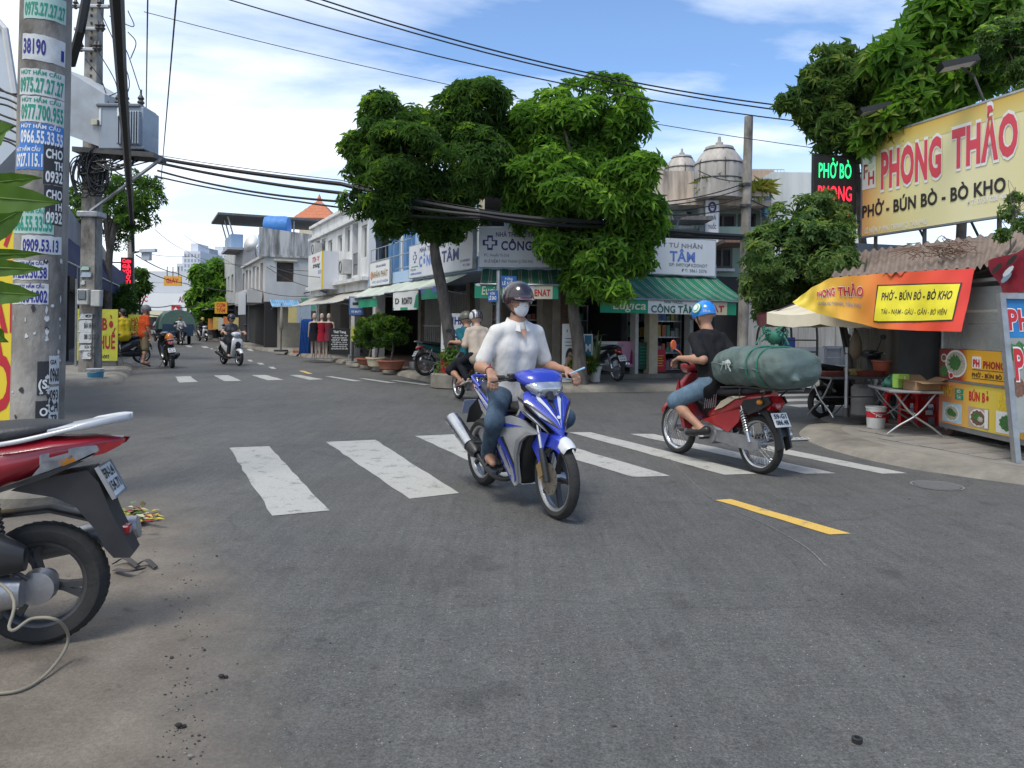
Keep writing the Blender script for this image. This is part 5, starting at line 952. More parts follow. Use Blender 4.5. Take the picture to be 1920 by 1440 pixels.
p=at(1671,716,9.9);p.z=.665;o=thing('green_bag','crumpled green plastic bag on the near table','bag',p);mb=MB();mb.loft([[p+V((.11*s_+.02*math.sin(a*5+z*40))*math.cos(a),.08*s_*math.sin(a),z+.012*math.sin(a*4))for a in[j*.35 for j in range(18)]]for z,s_ in((0,.8),(.04,1.05),(.08,.8),(.12,.35),(.15,.1))]);mb.build('bag_body',plain('green_film',(.06,.22,.15),.35),o,smooth=180)
def bucket(label,p,r,h,body,band,band_lo,band_hi,lid=None,txt=None):
 o=thing('paint_bucket',label,'bucket',p);mb=MB();mb.lathe([(r*.86,0),(r*.88,.01),(r*.99,h*.93),(r*1.05,h*.94),(r*1.05,h),(r*.97,h),(r*.9,h*.96)],p,22);mb.build('bucket_body',body,o,smooth=40)
 mb=MB();k=lambda t:r*(.88+.11*t)+.003;mb.lathe([(k(band_lo),h*band_lo),(k(band_hi),h*band_hi)],p,22,cap=False);mb.build('label_band',band,o,smooth=60)
 mb=MB();mb.tube(bez([p+V(-r*1.05,-.01,h*.92),p+V(-r*.6,-r*1.0,h*.7),p+V(r*.6,-r*1.0,h*.7),p+V(r*1.05,-.01,h*.92)],6),.005,5);mb.build('handle',M_STEEL,o)
 if lid:mb=MB();mb.lathe([(r*1.1,h*.98),(r*1.1,h*1.05),(r*.5,h*1.08)],p,22);mb.build('lid',lid,o,smooth=40)
 if txt:text(txt,lambda x,y,d:p+V((k(.6)+.002)*math.sin(x/r),-(k(.6)+.002+d)*math.cos(x/r),y),M_PWHITE,o,-.02,h*(band_lo+.06),h*.13,None,.05,align='c')
 return o
bucket('white paint bucket with red band under the near folding table',V(*G(1642,802,.1).xy,.1),.125,.28,plain('bucket_white',(.62,.62,.6),.4),M_RED,.5,.78,txt='PO')
for i,(px,py,Y,rz)in enumerate(((1690,772,10.6,.3),(1728,775,10.5,.1))):
 p=at(px,py,Y);p.z=.1;o=thing('plastic_stool',['red plastic stool with white marks under the tables, left one','red plastic stool with white marks beside the cart'][i],'stool',p,rz,'red plastic stools');mb=MB();mb.bbox((-.15,-.15,.40),(.15,.15,.44),.02);mb.build('seat',plain('red_plastic',(.50,.015,.02),.35),o,raw=True)
 for sx in(-1,1):
  for sy in(-1,1):mb=MB();mb.obox((sx*.135,sy*.135,.2),(.03,0,0),(0,.03,0),(-sx*.012,-sy*.012,.2));mb.build('leg',plain('red_plastic',(.5,.015,.02)),o,raw=True)
 for y in(.13,.3):mb=MB();mb.box((-.16,-.155,y),(.16,-.148,y+.06));mb.build('rail',plain('red_plastic',(.5,.015,.02)),o,raw=True)
 mb=MB();mb.box((-.05,-.162,.16),(.05,-.157,.22));mb.build('label_patch',M_PWHITE,o,raw=True)
p=at(1590,745,11.6);o=thing('gas_drum','pale dented drum behind the parasol pole under the table','drum',V(p.x,p.y,.1));mb=MB();mb.lathe([(.17,0),(.19,.02),(.19,.2),(.195,.22),(.19,.24),(.19,.42),(.15,.46)],V(p.x+.25,p.y,.1),18);mb.build('drum_body',plain('drum_grey',(.30,.29,.27),.5),o,smooth=40)
c=V(7.6,16.6,0);CG=thing('cargo_tricycle','cargo tricycle with grey steel bed and black roll cage in the side street','tricycle',c);f=Fr(c,V(.965,.26,0));M_BED=plain('bed_grey',(.25,.26,.27),.6,.3,2)
for z0,z1 in((.62,.78),(.80,.98)):f.part('bed_side',M_BED,CG,-1.0,1.0,z0,z1,.0,.03)
mb=MB()
for i in range(6):f.box(mb,-1.0+i*.394,-.97+i*.394,.6,1.0,.031,.055)
f.box(mb,-1.02,1.02,1.0,1.03,-.02,.06);mb.build('bed_rib',M_BED,CG);f.part('bed_floor',M_BED,CG,-1,1,.55,.6,-1.1,.0);f.part('bed_side',M_BED,CG,-1,1,.62,.98,-1.1,-1.07)
for x in(-.7,.7):mb=MB();mb.lathe([(.05,-.06),(.27,-.055),(.3,0),(.27,.055),(.05,.06)],f.p(x,.3,-.08),18,axis='y');mb.build('wheel',M_RUBBER,CG,smooth=50)
mb=MB()
for d in(-.1,-1.0):
 mb.tube(bez([f.p(-1.1,.6,d),f.p(-1.1,1.3,d),f.p(-1.2,1.45,d),f.p(-1.8,1.45,d),f.p(-1.95,1.3,d),f.p(-2.0,.6,d)],5),.025,6)
for x in(-1.15,-1.5,-1.85):mb.tube([f.p(x,1.44,-.1),f.p(x,1.44,-1.0)],.02,6)
for y in(.9,1.15):mb.tube([f.p(-1.1,y,-.1),f.p(-1.98,y,-.1)],.016,6)
mb.build('roll_cage',M_BLACK,CG);f.part('seat_back',plain('seat_blue',(.03,.05,.22)),CG,-1.65,-1.35,.75,1.2,-.6,-.5);f.part('front_body',M_STEELD,CG,-2.1,-1.1,.4,.75,-1.0,-.15)
mb=MB();mb.lathe([(.05,-.06),(.25,-.055),(.28,0),(.25,.055),(.05,.06)],f.p(-2.1,.28,-.55),18,axis='y');mb.build('wheel',M_RUBBER,CG,smooth=50)
o=thing('net_bundle','bundle of green netting on the tricycle cab','net',f.p(-2.0,1.3,-.3));mb=MB();c2=f.p(-2.05,1.2,-.2)
for j in range(26):p=c2+V(rnd.gauss(0,.15),rnd.gauss(0,.12),rnd.gauss(.02,.11));q=p+V(rnd.gauss(0,.15),rnd.gauss(0,.1),rnd.gauss(0,.1));mb.tube(bez([p,(p+q)/2+V(.05,.05,.08),q],3),.02,5)
mb.sphere(c2,(.2,.15,.15),10,8);mb.build('netting',plain('net_green',(.04,.22,.15),.7),o,smooth=60)
o=thing('foam_lid','flattened white foam lid lying at the kerb tip','litter',G(1500,824));mb=MB();f=Fr(G(1482,826,.012),V(1,.3,0),V(-.3,1,.05));f.box(mb,0,.32,0,.12,0,.012);mb.build('lid_body',plain('foam_white',(.5,.5,.48)),o)
for i in range(4):f.part('cut',M_GREYP,o,.04+i*.07,.07+i*.07,.03,.09,.013,.016)
# FOLIAGE
def leaf(mb,b,d,n,L,W,droop=.25):
 s=d.cross(n).normalized();n=s.cross(d).normalized();t=b+d*L-n*(droop*L);m=b+d*(L*.45)+n*(.06*L)
 mb.v+=[tuple(b),tuple(m+s*W*.5),tuple(t),tuple(m-s*W*.5)];k=len(mb.v)-4;mb.f+=[(k,k+1,k+2),(k,k+2,k+3)];mb.m+=[mb.mi,mb.mi]
def rdir(r):
 z=r.uniform(-1,1);a=r.uniform(0,2*math.pi);q=math.sqrt(1-z*z);return Vector((q*math.cos(a),q*math.sin(a),z))
def crown(blobs,n,nl,L,W,r,spread=(50,85),inner=.55,up=.45,droop=.3,mats=2,squash=1.):
 """leaf whorls on small clumps that sit over overlapping blobs (centre, radius): ragged outline, gaps between clumps"""
 mb=MB();cl=[]
 for c,rad in blobs:
  for _ in range(15):
   d=rdir(r);cl.append((c+Vector((d.x,d.y,d.z*squash))*rad*r.uniform(.45,.98),rad*r.uniform(.36,.62),d))
 tot=sum(q[1]**2 for q in cl)
 for c,rad,od in cl:
  for _ in range(max(3,int(n*rad*rad/tot))):
   d=(rdir(r)+od*.55+UP*.15).normalized();q=inner+(1.12-inner)*r.random()**.6;p=c+Vector((d.x,d.y,d.z*.75))*rad*q
   ax=(d+UP*up+rdir(r)*.35).normalized();s=ax.orthogonal().normalized();w=ax.cross(s);ph=r.uniform(0,6.28);mb.mi=1 if(mats>1 and r.random()<.08+.22*max(0,d.z))else 0;k0=r.uniform(.75,1.2)  # lighter leaf colour favoured on upward sides: sunlit tops put into the colour
   for k in range(nl):
    a=ph+2*math.pi*k/nl+r.uniform(-.2,.2);sp=R(r.uniform(*spread));dd=(ax*math.cos(sp)+(s*math.cos(a)+w*math.sin(a))*math.sin(sp)).normalized()
    leaf(mb,p+dd*L*.08,dd,ax,L*k0*r.uniform(.75,1.15),W*k0*r.uniform(.8,1.15),droop)
 return mb
def limbs(par,base,r0,path,blobs,mt,r,n=10,name='trunk'):
 mb=MB();pts=bez([base]+path,5);mb.tube(pts,[r0*(1.25-.25*min(1,i/3))*(1-.45*i/len(pts))for i in range(len(pts))],12);o=mb.build(name,mt,par,smooth=60)
 mb=MB();top=path[-1]
 for i in range(n):
  c,rad=blobs[i%len(blobs)];s=(path[-2]if i%3==2 else top);e=c+rdir(r)*rad*.4;m=s.lerp(e,.5)+V(r.uniform(-.15,.15),r.uniform(-.15,.15),r.uniform(.05,.3));mb.tube(bez([s,m,e],4),[r0*.5*(1-.8*k/8)for k in range(9)],6)
 mb.build('branch',mt,par,smooth=60,kind='stuff');return o
M_BARKG=mat('grey_bark',(.15,.13,.115),.9,0,(.075,.065,.058),5,.6,stretch=(2,2,.6),detail=9,bscale=18)
LF1a,LF1b=leafmat('leaf_dark',(.042,.095,.022),(.080,.155,.030),.42),leafmat('leaf_dark_lit',(.13,.24,.03),(.18,.28,.035),.45)  # second of each pair: lighter leaf colour for the sunlit tops
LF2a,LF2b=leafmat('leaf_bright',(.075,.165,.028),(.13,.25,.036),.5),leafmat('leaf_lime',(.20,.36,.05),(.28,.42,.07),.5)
LF3a,LF3b=leafmat('leaf_olive',(.060,.12,.034),(.11,.185,.048),.42),leafmat('leaf_olive_lit',(.17,.25,.06),(.22,.28,.07),.45)
def blobs_px(lst,Y,k=1.,dy=.5,seed=1):
 r=random.Random(seed);o=[]
 for x,y,q in lst:YY=Y+r.uniform(-dy,dy);o.append((at(x,y,YY),q/F*YY*k))
 return o
def tree(name,label,base,r0,path,blobs,n,nl,L,W,mats,seed,group=None,**k):
 t=thing(name,label,'tree',base,0,group);r=random.Random(seed)
 if r0:limbs(t,base,r0,path,blobs,M_BARKG,r)
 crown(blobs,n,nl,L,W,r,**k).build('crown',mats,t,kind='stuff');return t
b1=blobs_px([(728,225,58),(800,228,66),(890,212,62),(925,195,35),(690,300,52),(768,300,80),(860,300,80),(930,270,50),(706,370,58),(790,372,72),(870,375,62),(935,330,45),(735,410,45),(830,410,50),(668,278,28)],16.7,.9,.75,3)
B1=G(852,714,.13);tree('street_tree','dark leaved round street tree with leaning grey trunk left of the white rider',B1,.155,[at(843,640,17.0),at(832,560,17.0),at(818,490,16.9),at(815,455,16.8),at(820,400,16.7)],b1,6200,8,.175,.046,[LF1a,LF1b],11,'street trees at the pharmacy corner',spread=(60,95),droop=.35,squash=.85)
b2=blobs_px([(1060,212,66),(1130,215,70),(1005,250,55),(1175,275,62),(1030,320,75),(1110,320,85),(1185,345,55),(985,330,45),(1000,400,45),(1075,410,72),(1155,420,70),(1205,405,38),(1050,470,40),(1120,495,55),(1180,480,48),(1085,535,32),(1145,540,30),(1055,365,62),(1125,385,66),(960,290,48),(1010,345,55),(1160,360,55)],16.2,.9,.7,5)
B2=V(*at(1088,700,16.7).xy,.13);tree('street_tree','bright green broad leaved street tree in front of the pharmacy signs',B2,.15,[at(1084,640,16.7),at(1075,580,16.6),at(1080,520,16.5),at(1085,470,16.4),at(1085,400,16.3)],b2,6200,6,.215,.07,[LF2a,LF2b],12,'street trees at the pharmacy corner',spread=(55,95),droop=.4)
b3=blobs_px([(1520,195,42),(1560,150,45),(1590,210,50),(1560,245,38),(1620,160,45),(1650,210,50),(1610,270,30),(1685,130,45),(1550,115,24),(1500,185,24),(1476,192,18),(1530,160,30),(1575,105,22),(1640,120,35)],13.7,1.,.5,7)
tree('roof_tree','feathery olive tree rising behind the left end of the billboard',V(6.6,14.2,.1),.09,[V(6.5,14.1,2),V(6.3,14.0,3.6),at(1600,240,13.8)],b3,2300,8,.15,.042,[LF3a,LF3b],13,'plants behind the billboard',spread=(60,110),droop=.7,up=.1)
b4=blobs_px([(1700,120,60),(1760,60,62),(1830,30,66),(1900,10,60),(1740,160,50),(1810,120,62),(1870,100,50),(1690,215,35),(1640,250,30),(1760,200,38),(1960,60,70)],12.6,1.,.5,9)
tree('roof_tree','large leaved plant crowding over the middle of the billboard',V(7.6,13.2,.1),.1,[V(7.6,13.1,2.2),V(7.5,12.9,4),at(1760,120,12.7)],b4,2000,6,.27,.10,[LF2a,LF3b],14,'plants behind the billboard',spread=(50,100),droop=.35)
b5=blobs_px([(1890,100,45),(1915,150,28),(1930,60,50),(1870,70,30)],10.9,1.,.3,10)
tree('roof_tree','fine leaved shrub hanging over the top right corner of the billboard',FP.p(4.0,3.2,-.6),.05,[FP.p(3.9,4.2,-.5),at(1900,100,11)],b5,1400,7,.075,.03,[LF3a,LF2b],15,'plants behind the billboard',spread=(40,100))
b6=blobs_px([(1500,420,48),(1550,400,40),(1572,440,34),(1450,480,48),(1520,480,60),(1570,500,44),(1425,540,38),(1480,545,52),(1545,545,45),(1412,490,25),(1430,580,18)],11.9,1.,.45,12)
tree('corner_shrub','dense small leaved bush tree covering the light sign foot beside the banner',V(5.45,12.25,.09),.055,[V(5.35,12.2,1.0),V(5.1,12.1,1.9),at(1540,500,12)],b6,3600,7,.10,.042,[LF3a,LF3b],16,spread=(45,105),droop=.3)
o=thing('dry_vine','dead brown vine tangled on the corrugated roof','vine',at(1770,485,9.6));mb=MB();r=random.Random(4);c=at(1760,480,9.75)
for i in range(60):p=c+V(r.gauss(0,.22),r.gauss(0,.15),r.gauss(.03,.05));mb.tube(bez([p,p+V(r.gauss(0,.08),0,r.uniform(.02,.1)),p+V(r.gauss(0,.14),r.gauss(0,.08),r.uniform(-.02,.08))],3),.006,4)
mb.build('twigs',plain('dry_twig',(.22,.14,.10)),o,kind='stuff')
b7=blobs_px([(1890,400,14),(1905,375,12),(1915,420,12),(1880,440,10)],8.6,1,.1,2);tree('roof_weed','thin green weed sprouting on the corrugated roof at the right edge',at(1895,470,8.6),.008,[at(1895,440,8.6),at(1900,400,8.6)],b7,70,5,.06,.03,[LF3a,LF3b],17)
b8=blobs_px([(385,520,22),(400,550,26),(372,560,20),(420,540,22),(410,510,18),(415,580,16),(385,585,14)],58,1,1.5,3);q=G(408,640,.1)
tree('street_tree','leaning street tree far down the right side by the orange signs',V(*at(408,630,58).xy,.1),.28,[at(400,615,58),at(388,595,58),at(392,560,58)],b8,800,6,.5,.22,[LF2a,LF2b],18)
b9=blobs_px([(240,350,30),(270,375,28),(215,390,30),(255,410,24),(285,350,16),(200,350,26),(225,440,26),(150,420,30),(180,390,25),(140,370,20)],27,1,1.2,4)
tree('street_tree','dark thin leaved tree behind the transformer pole',V(*at(200,640,27).xy,.12),.16,[at(202,560,27),at(205,480,27),at(215,420,27)],b9,1100,7,.2,.05,[LF1a,LF1b],19,inner=.35)
b10=blobs_px([(222,560,20),(238,575,16),(212,580,15),(240,545,12)],29,1,.5,4);tree('left_bush','green bush beside the shops behind the man in orange',V(*at(225,640,29).xy,.12),.05,[at(225,600,29),at(224,580,29)],b10,500,6,.16,.06,[LF1a,LF2a],20)
b11=blobs_px([(262,520,12),(255,545,12),(270,540,10)],45,1,.5,4);tree('left_bush','small dark street tree by the far lamp post on the left',V(*at(262,620,45).xy,.12),.08,[at(262,580,45),at(262,545,45)],b11,260,6,.3,.12,[LF1a,LF1b],21)
for i,(x0,x1,y,Y)in enumerate(((1322,1380,345,22.3),(1404,1436,355,22.3))):
 o=thing('balcony_plant',['yellow green trailing plants in the trough under the largest tank','yellow green plants right of the street pole on the blue balcony'][i],'plant',at((x0+x1)/2,y+8,Y));mb=MB();r=random.Random(i)
 for k in range(150):
  p=at(r.uniform(x0,x1),y+r.uniform(-5,3),Y-r.uniform(0,.4));d=(rdir(r)+UP*.9).normalized();leaf(mb,p,d,UP,.38,.045,.9)
 mb.build('foliage',leafmat('leaf_yellow',(.16,.20,.03),(.28,.27,.05)),o,kind='stuff');p,q=at(x0,y+8,Y),at(x1,y+8,Y);mb=MB();mb.box((p.x,Y-.3,p.z-.12),(q.x,Y+.1,p.z+.08));mb.build('trough',M_STAINT,o)
def pot(mb,c,r,h,flare=1.25):mb.lathe([(r*.8,0),(r,h*.1),(r*flare,h*.85),(r*flare*1.1,h*.88),(r*flare*1.1,h),(r*flare*.95,h),(r*flare*.9,h*.9)],c,18)
pp=[('round dark red bowl pot with a bushy ficus, nearest the tree planter',733,687,21.0,.30,.26,M_TERRA,[(735,625,26),(722,610,20),(750,618,18)]),('square cream pot with a leafy ficus left of the red bowl',706,686,22.2,.24,.28,M_CREAMW,[(700,625,24),(715,612,22),(690,610,18)]),('flat brown trough with a weeping ficus beside the bus stop post',692,680,23.3,.32,.2,M_TERRA,[(688,620,18),(680,635,14)])]
for i,(lb,px,py,Y,r_,h_,m,bl)in enumerate(pp):
 c=V(*at(px,py,Y).xy,.137);o=thing('potted_plant',lb,'potted plant',c,0,'potted ficus plants on the red pavement');mb=MB();pot(mb,c,r_,h_,1.2);mb.build('pot',m,o,smooth=40);bb=blobs_px(bl,Y,1,.2,i);r=random.Random(i)
 mb=MB();mb.tube(bez([c+UP*h_*.8,c+V(.05,0,.6),bb[0][0]],4),[.035-.002*k for k in range(9)],7);mb.build('stem',M_BARKG,o,smooth=60);crown(bb,380,6,.11,.035,r,spread=(60,120),droop=.8,up=0).build('foliage',[LF1a,LF1b],o,kind='stuff')
c=G(775,692,.137);o=thing('flower_pot','small white empty pot standing by the tree planter','pot',c);mb=MB();pot(mb,c,.1,.2,1.2);mb.build('pot',M_FRAMEW,o,smooth=40);mb=MB();mb.lathe([(.1,.18),(.01,.185)],c,14);mb.build('soil',M_WOODD,o)
c=G(845,718,.1);o=thing('tree_planter','rough concrete ring planter with weeds at the leaning tree','planter',c);mb=MB();r=random.Random(3)
mb.loft([[V(B1.x+(q+.03*math.sin(j*2.3))*math.cos(j*.4488),B1.y-.25+(q+.03*math.sin(j*3.1))*math.sin(j*.4488),z)for j in range(14)]for q,z in((.52,.02),(.52,.3),(.42,.33),(.4,.22))]);mb.build('ring',M_KERB,o,smooth=50)
crown([(V(B1.x-.1,B1.y-.4,.48),.28),(V(B1.x+.2,B1.y-.45,.42),.22),(V(B1.x+.0,B1.y-.4,.75),.2)],160,5,.1,.05,r,spread=(40,100)).build('weeds',[LF2a,LF3b],o,kind='stuff')
def pos(px,py):return G(px,py,.137)
c=pos(1116,717);o=thing('potted_plant','tall striped snake plant in a white ribbed pot at the kerb','potted plant',c);mb=MB();mb.lathe([(.09,0),(.11,.02),(.11,.05),(.10,.07),(.13,.3),(.15,.31),(.15,.36),(.13,.36),(.12,.32)],c,20);mb.build('pot',plain('pot_white',(.55,.53,.48),.6),o,smooth=40);r=random.Random(8);mb=MB()
for k in range(26):
 a=r.uniform(0,6.28);q=r.uniform(0,.09);b=c+V(q*math.cos(a),q*math.sin(a),.32);hh=r.uniform(.45,.85);ln=V(math.cos(a)*.12,math.sin(a)*.12,0)*r.uniform(.3,1);s=V(-math.sin(a+.6),math.cos(a+.6),0);mb.mi=k%2
 mb.grid([[b+ln*t*t+UP*hh*t-s*w,b+ln*t*t+UP*hh*t+V(math.cos(a),math.sin(a),0)*.008,b+ln*t*t+UP*hh*t+s*w]for t,w in((0,.02),(.35,.032),(.7,.026),(1,.002))])
mb.build('leaves',[leafmat('leaf_sans',(.10,.15,.06),(.20,.23,.09),.1,9),leafmat('leaf_sans2',(.06,.11,.045),(.14,.18,.07),.1,9)],o,kind='stuff')
c=pos(1090,718);o=thing('potted_plant','grey pot of yellow red croton left of the snake plant','potted plant',c);mb=MB();pot(mb,c,.12,.26,1.15);mb.build('pot',plain('pot_grey',(.10,.11,.12)),o,smooth=40);crown([(c+V(.0,0,.4),.16),(c+V(.13,-.05,.42),.1)],60,6,.16,.05,random.Random(2),spread=(30,90)).build('foliage',[LF1a,leafmat('leaf_croton',(.35,.28,.03),(.4,.12,.03))],o,kind='stuff')
FGP=thing('foreground_plant','large glossy green leaves reaching in from the left edge close by','plant',at(-60,800,1.7));M_BIG=leafmat('leaf_big',(.055,.12,.012),(.085,.17,.018),.35,4)
def bigleaf(b,t,wpx,Y0,Y1,sag=0.,fold=.25):
 A,B=at(*b,Y0),at(*t,Y1);d=(B-A);L_=d.length;W_=wpx/F*(Y0+Y1)/2;vdir=V(0,0,1);s=(vdir-d.normalized()*vdir.dot(d.normalized())).normalized();n=d.cross(s).normalized()
 if n.y>0:n=-n
 rows=[]
 for i in range(13):
  t_=i/12;w=W_*.5*(math.sin(math.pi*min(1,t_*.98+.02)**.8)**.75)*(1 if t_<.97 else .3);c=A+d*t_-UP*(sag*math.sin(math.pi*t_));rows.append([c+s*w*k+n*(fold*w*(abs(k))-.006*math.sin(i*2.2)*abs(k))for k in(-1,-.6,-.2,0,.2,.6,1)])
 mb=MB();mb.grid(rows);o=mb.build('leaf',M_BIG,FGP,smooth=180);mb=MB();mb.tube([r[3]+n*.002 for r in rows],[.003*(1.1-i/12)for i in range(13)],5);mb.build('midrib',leafmat('leaf_rib',(.10,.19,.03),(.12,.2,.04),.2),o)
for q in(((-60,290),(24,236),70,1.7,1.6),((-70,350),(78,333),34,1.8,1.75),((-90,365),(112,380),58,1.6,1.5),((-60,450),(44,392),60,1.75,1.8),((-80,478),(84,476),22,1.8,1.75),((-80,500),(82,505),34,1.6,1.55),((-80,545),(74,553),48,1.65,1.55),((-50,590),(14,642),38,1.8,1.8),((-60,470),(16,484),18,1.9,1.9)):bigleaf(*q)
pb=V(*at(-60,800,1.75).xy,0);mb=MB();mb.tube(bez([pb+UP*.2,at(-62,900,1.75),at(-70,600,1.75),at(-75,400,1.72),at(-70,250,1.72)],6),.012,7);mb.build('stem',M_BIG,FGP,smooth=60)
mb=MB();pot(mb,pb,.13,.26,1.2);mb.build('pot',M_TERRA,FGP,smooth=40);mb=MB();mb.lathe([(.13,.23),(.01,.235)],pb,14);mb.build('soil',M_WOODD,FGP)
for q in(((-70,330),(-200,300),60,1.75,1.85),((-70,420),(-190,430),55,1.75,1.6),((-70,520),(-210,540),50,1.75,1.9),((-70,270),(-120,190),45,1.72,1.8)):bigleaf(*q)
# POLES, TRANSFORMER, CABLES
M_POLE=mat('pole_concrete',(.33,.31,.275),.9,0,(.10,.09,.08),3.4,.5,stretch=(1,1,.45),detail=11,lo=.38,hi=.66,bscale=30)
P1b,P1t,P1r=at(70,800,5.75),at(88,-40,5.75),.172;ax=(P1t-P1b);ax/=ax.z;P1b=P1b-ax*P1b.z
PO=thing('utility_pole','thick round concrete pole pasted with phone number stickers at the left','pole',P1b)
mb=MB();mb.tube([P1b-ax*.1,P1b+ax*3,P1b+ax*8],[P1r*1.03,P1r,P1r*.9],32);mb.build('shaft',M_POLE,PO,smooth=60)
mb=MB();mb.lathe([(.3,0),(.3,.12),(.22,.16),(.19,.17)],P1b,20);mb.build('footing',M_KERB,PO,smooth=30)
def pmap(th,z,d=0.):
 c=P1b+ax*z;r=P1r*(1.03-.01*z)+d;return c+V(math.sin(th)*r,-math.cos(th)*r,0)
def ppx(px,py):
 z=at(px,py,5.58).z;c=at(px,py,5.66);k=(c.x-(P1b+ax*z).x)/(P1r*1.01);view=math.atan2((P1b+ax*z).x,5.7);return math.asin(max(-.98,min(.98,k)))-view*-1.*0+view*0,z
def sticker(xl,xr,yt,yb,bg,rows,label=None,tilt=0.,name='sticker'):
 t0,z1=ppx(xl,yt);t1,_=ppx(xr,yt);_,z0=ppx(xl,yb);vo=-.52
 mb=MB();n=10;jag=lambda j,i:(rnd.uniform(-.004,.004))
 mb.grid([[pmap(t0+(t1-t0)*j/n,z0+(z1-z0)*i/4+tilt*j/n+(jag(j,i)if i in(0,4)else 0),.0025)for j in range(n+1)]for i in range(5)]);o=mb.build(name,bg,PO,smooth=180)
 for s_,y,h,m,x0,x1 in rows:
  H=z1-z0;text(s_,lambda x,yy,d:pmap(t0+(t1-t0)*x,z0+yy+tilt*x,d),m,o,x0,H*y,H*h,x1-x0,.035)
SK_G=plain('ink_green',(.01,.27,.17),.6);SK_B=plain('ink_blue',(.02,.13,.48),.6);SK_N=plain('ink_navy',(.02,.02,.22),.6);PAPW=mat('sticker_paper',(.58,.60,.60),.7,0,(.44,.45,.45),14,0,lo=.4,hi=.75);PAPB=plain('sticker_blue',(.05,.20,.55),.6);PAPK=plain('sticker_black',(.03,.03,.035),.6);PAPG=plain('sticker_mint',(.42,.58,.52),.7)
hd='HÚT HẦM CẦU'
sticker(57,128,-12,34,PAPG,[('0975.27.27.27',.15,.5,SK_G,.04,.97)]);sticker(54,123,62,110,PAPW,[('38190',.25,.55,SK_N,.04,.55),('1',.2,.4,SK_N,.88,.96)],tilt=-.02)
sticker(48,121,127,176,PAPW,[(hd,.78,.14,SK_G,.05,.9),('0975.27.27.27',.12,.52,SK_G,.03,.97)],tilt=-.012);sticker(50,122,179,227,PAPW,[(hd,.78,.14,SK_G,.05,.9),('0977.700.955',.12,.54,SK_G,.04,.97)],tilt=-.012)
sticker(49,122,229,272,PAPB,[(hd,.78,.15,M_PWHITE,.05,.9),('0966.55.33.55',.14,.52,M_PWHITE,.04,.97)],tilt=-.01);sticker(39,91,273,317,PAPB,[(hd,.78,.15,M_PWHITE,.05,.9),('0927.115.1',.14,.52,M_PWHITE,.04,.97)])
for y in(268,345):sticker(91,124,y,y+75,PAPK,[('CHO',.66,.22,M_PWHITE,.1,.95),('TH',.38,.2,M_PWHITE,.5,.95),('0932',.06,.26,M_PWHITE,.1,.97)])
sticker(33,102,388,437,PAPG,[(hd,.78,.13,SK_G,.2,.8),('0966.55.33.55',.12,.52,SK_G,.04,.97)]);sticker(54,118,441,475,PAPW,[('0909.53.13',.15,.62,SK_N,.04,.9)]);sticker(30,95,488,524,PAPW,[(hd,.78,.15,SK_N,.3,.9),('0972.30.30.58',.1,.55,SK_N,.03,.97)]);sticker(30,95,531,570,PAPW,[(hd,.78,.15,SK_N,.3,.9),('0937.604.002',.1,.55,SK_N,.03,.97)])
sticker(94,119,668,722,PAPW,[('0968',.1,.45,M_PBLACK,.1,.97),('GIA',.7,.15,M_PBLACK,.1,.7)]);sticker(93,119,727,800,PAPW,[('093',.66,.25,M_PBLACK,.1,.9),('CH',.35,.2,M_PBLACK,.1,.9),('TR',.06,.2,M_PBLACK,.2,.9)]);sticker(77,93,752,800,PAPK,[('O',.4,.3,M_PWHITE,.3,.9)])
sticker(80,95,678,742,PAPK,[('(S',.2,.25,M_PWHITE,.1,.8)])
r=random.Random(5)
for k in range(46):
 px,py=r.uniform(30,118),r.choice([r.uniform(560,800),r.uniform(440,640)]);px=max(px,92)if r.random()<.6 else px;t,z=ppx(px,py);mb=MB();w_,h_=r.uniform(.02,.12),r.uniform(.008,.035);mb.quad(*[pmap(t+w_*math.cos(a)*r.uniform(.5,1.1),z+h_*math.sin(a)*r.uniform(.4,1.1),.0035)for a in[i*.785 for i in range(8)]]);mb.build('torn_paper',PAPW if r.random()<.75 else PAPK,PO)
P2=V(*G(169,697,.12).xy,.12);TP=thing('transformer_pole','square concrete pole carrying a transformer on the far left corner','pole',P2);up2=(at(177,0,P2.y)-P2);up2/=up2.z
mb=MB();w_=.17
mb.loft([[P2+up2*z+V(sx*q,sy*q,0)for sx,sy in((-1,-1),(1,-1),(1,1),(-1,1))]for z,q in((0,.19),(11,.13))]);mb.build('shaft',M_POLE,TP)
def P2z(py):return at(170,py,P2.y).z
for k in range(12):z=P2z(20+k*14);c=P2+up2*(z-.12)+V(.02,-.16,0);mb=MB();mb.obox(c,(.02,0,0),(0,.012,0),(0,0,.03));mb.build('bolt_hole',M_DARK,TP)
Y2=P2.y
def bx(name,m,x0,x1,y0,y1,d0,d1,par=TP):a,b=at(x0,y1,Y2),at(x1,y0,Y2);mb=MB();mb.bbox((a.x,Y2+d0,a.z),(b.x,Y2+d1,b.z),.02);return mb.build(name,m,par)
TR=thing('transformer','grey finned power transformer beside the square pole','transformer',at(248,290,Y2));M_TRF=plain('transformer_grey',(.30,.34,.38),.5,.15,2)
bx('tank',M_TRF,207,290,212,288,-.55,.25,TR);bx('lid',plain('transformer_lid',(.16,.18,.2)),204,284,207,212,-.6,.3,TR)
for k in range(9):x=246+k*4.6;bx('cooling_fin',M_TRF,x,x+1.6,222,282,-.68,-.55,TR)
bx('label_plate',M_PWHITE,247,259,217,233,-.72,-.69,TR);o=bx('warning_plate',M_PWHITE,208,213,214,246,-.57,-.551,TR)
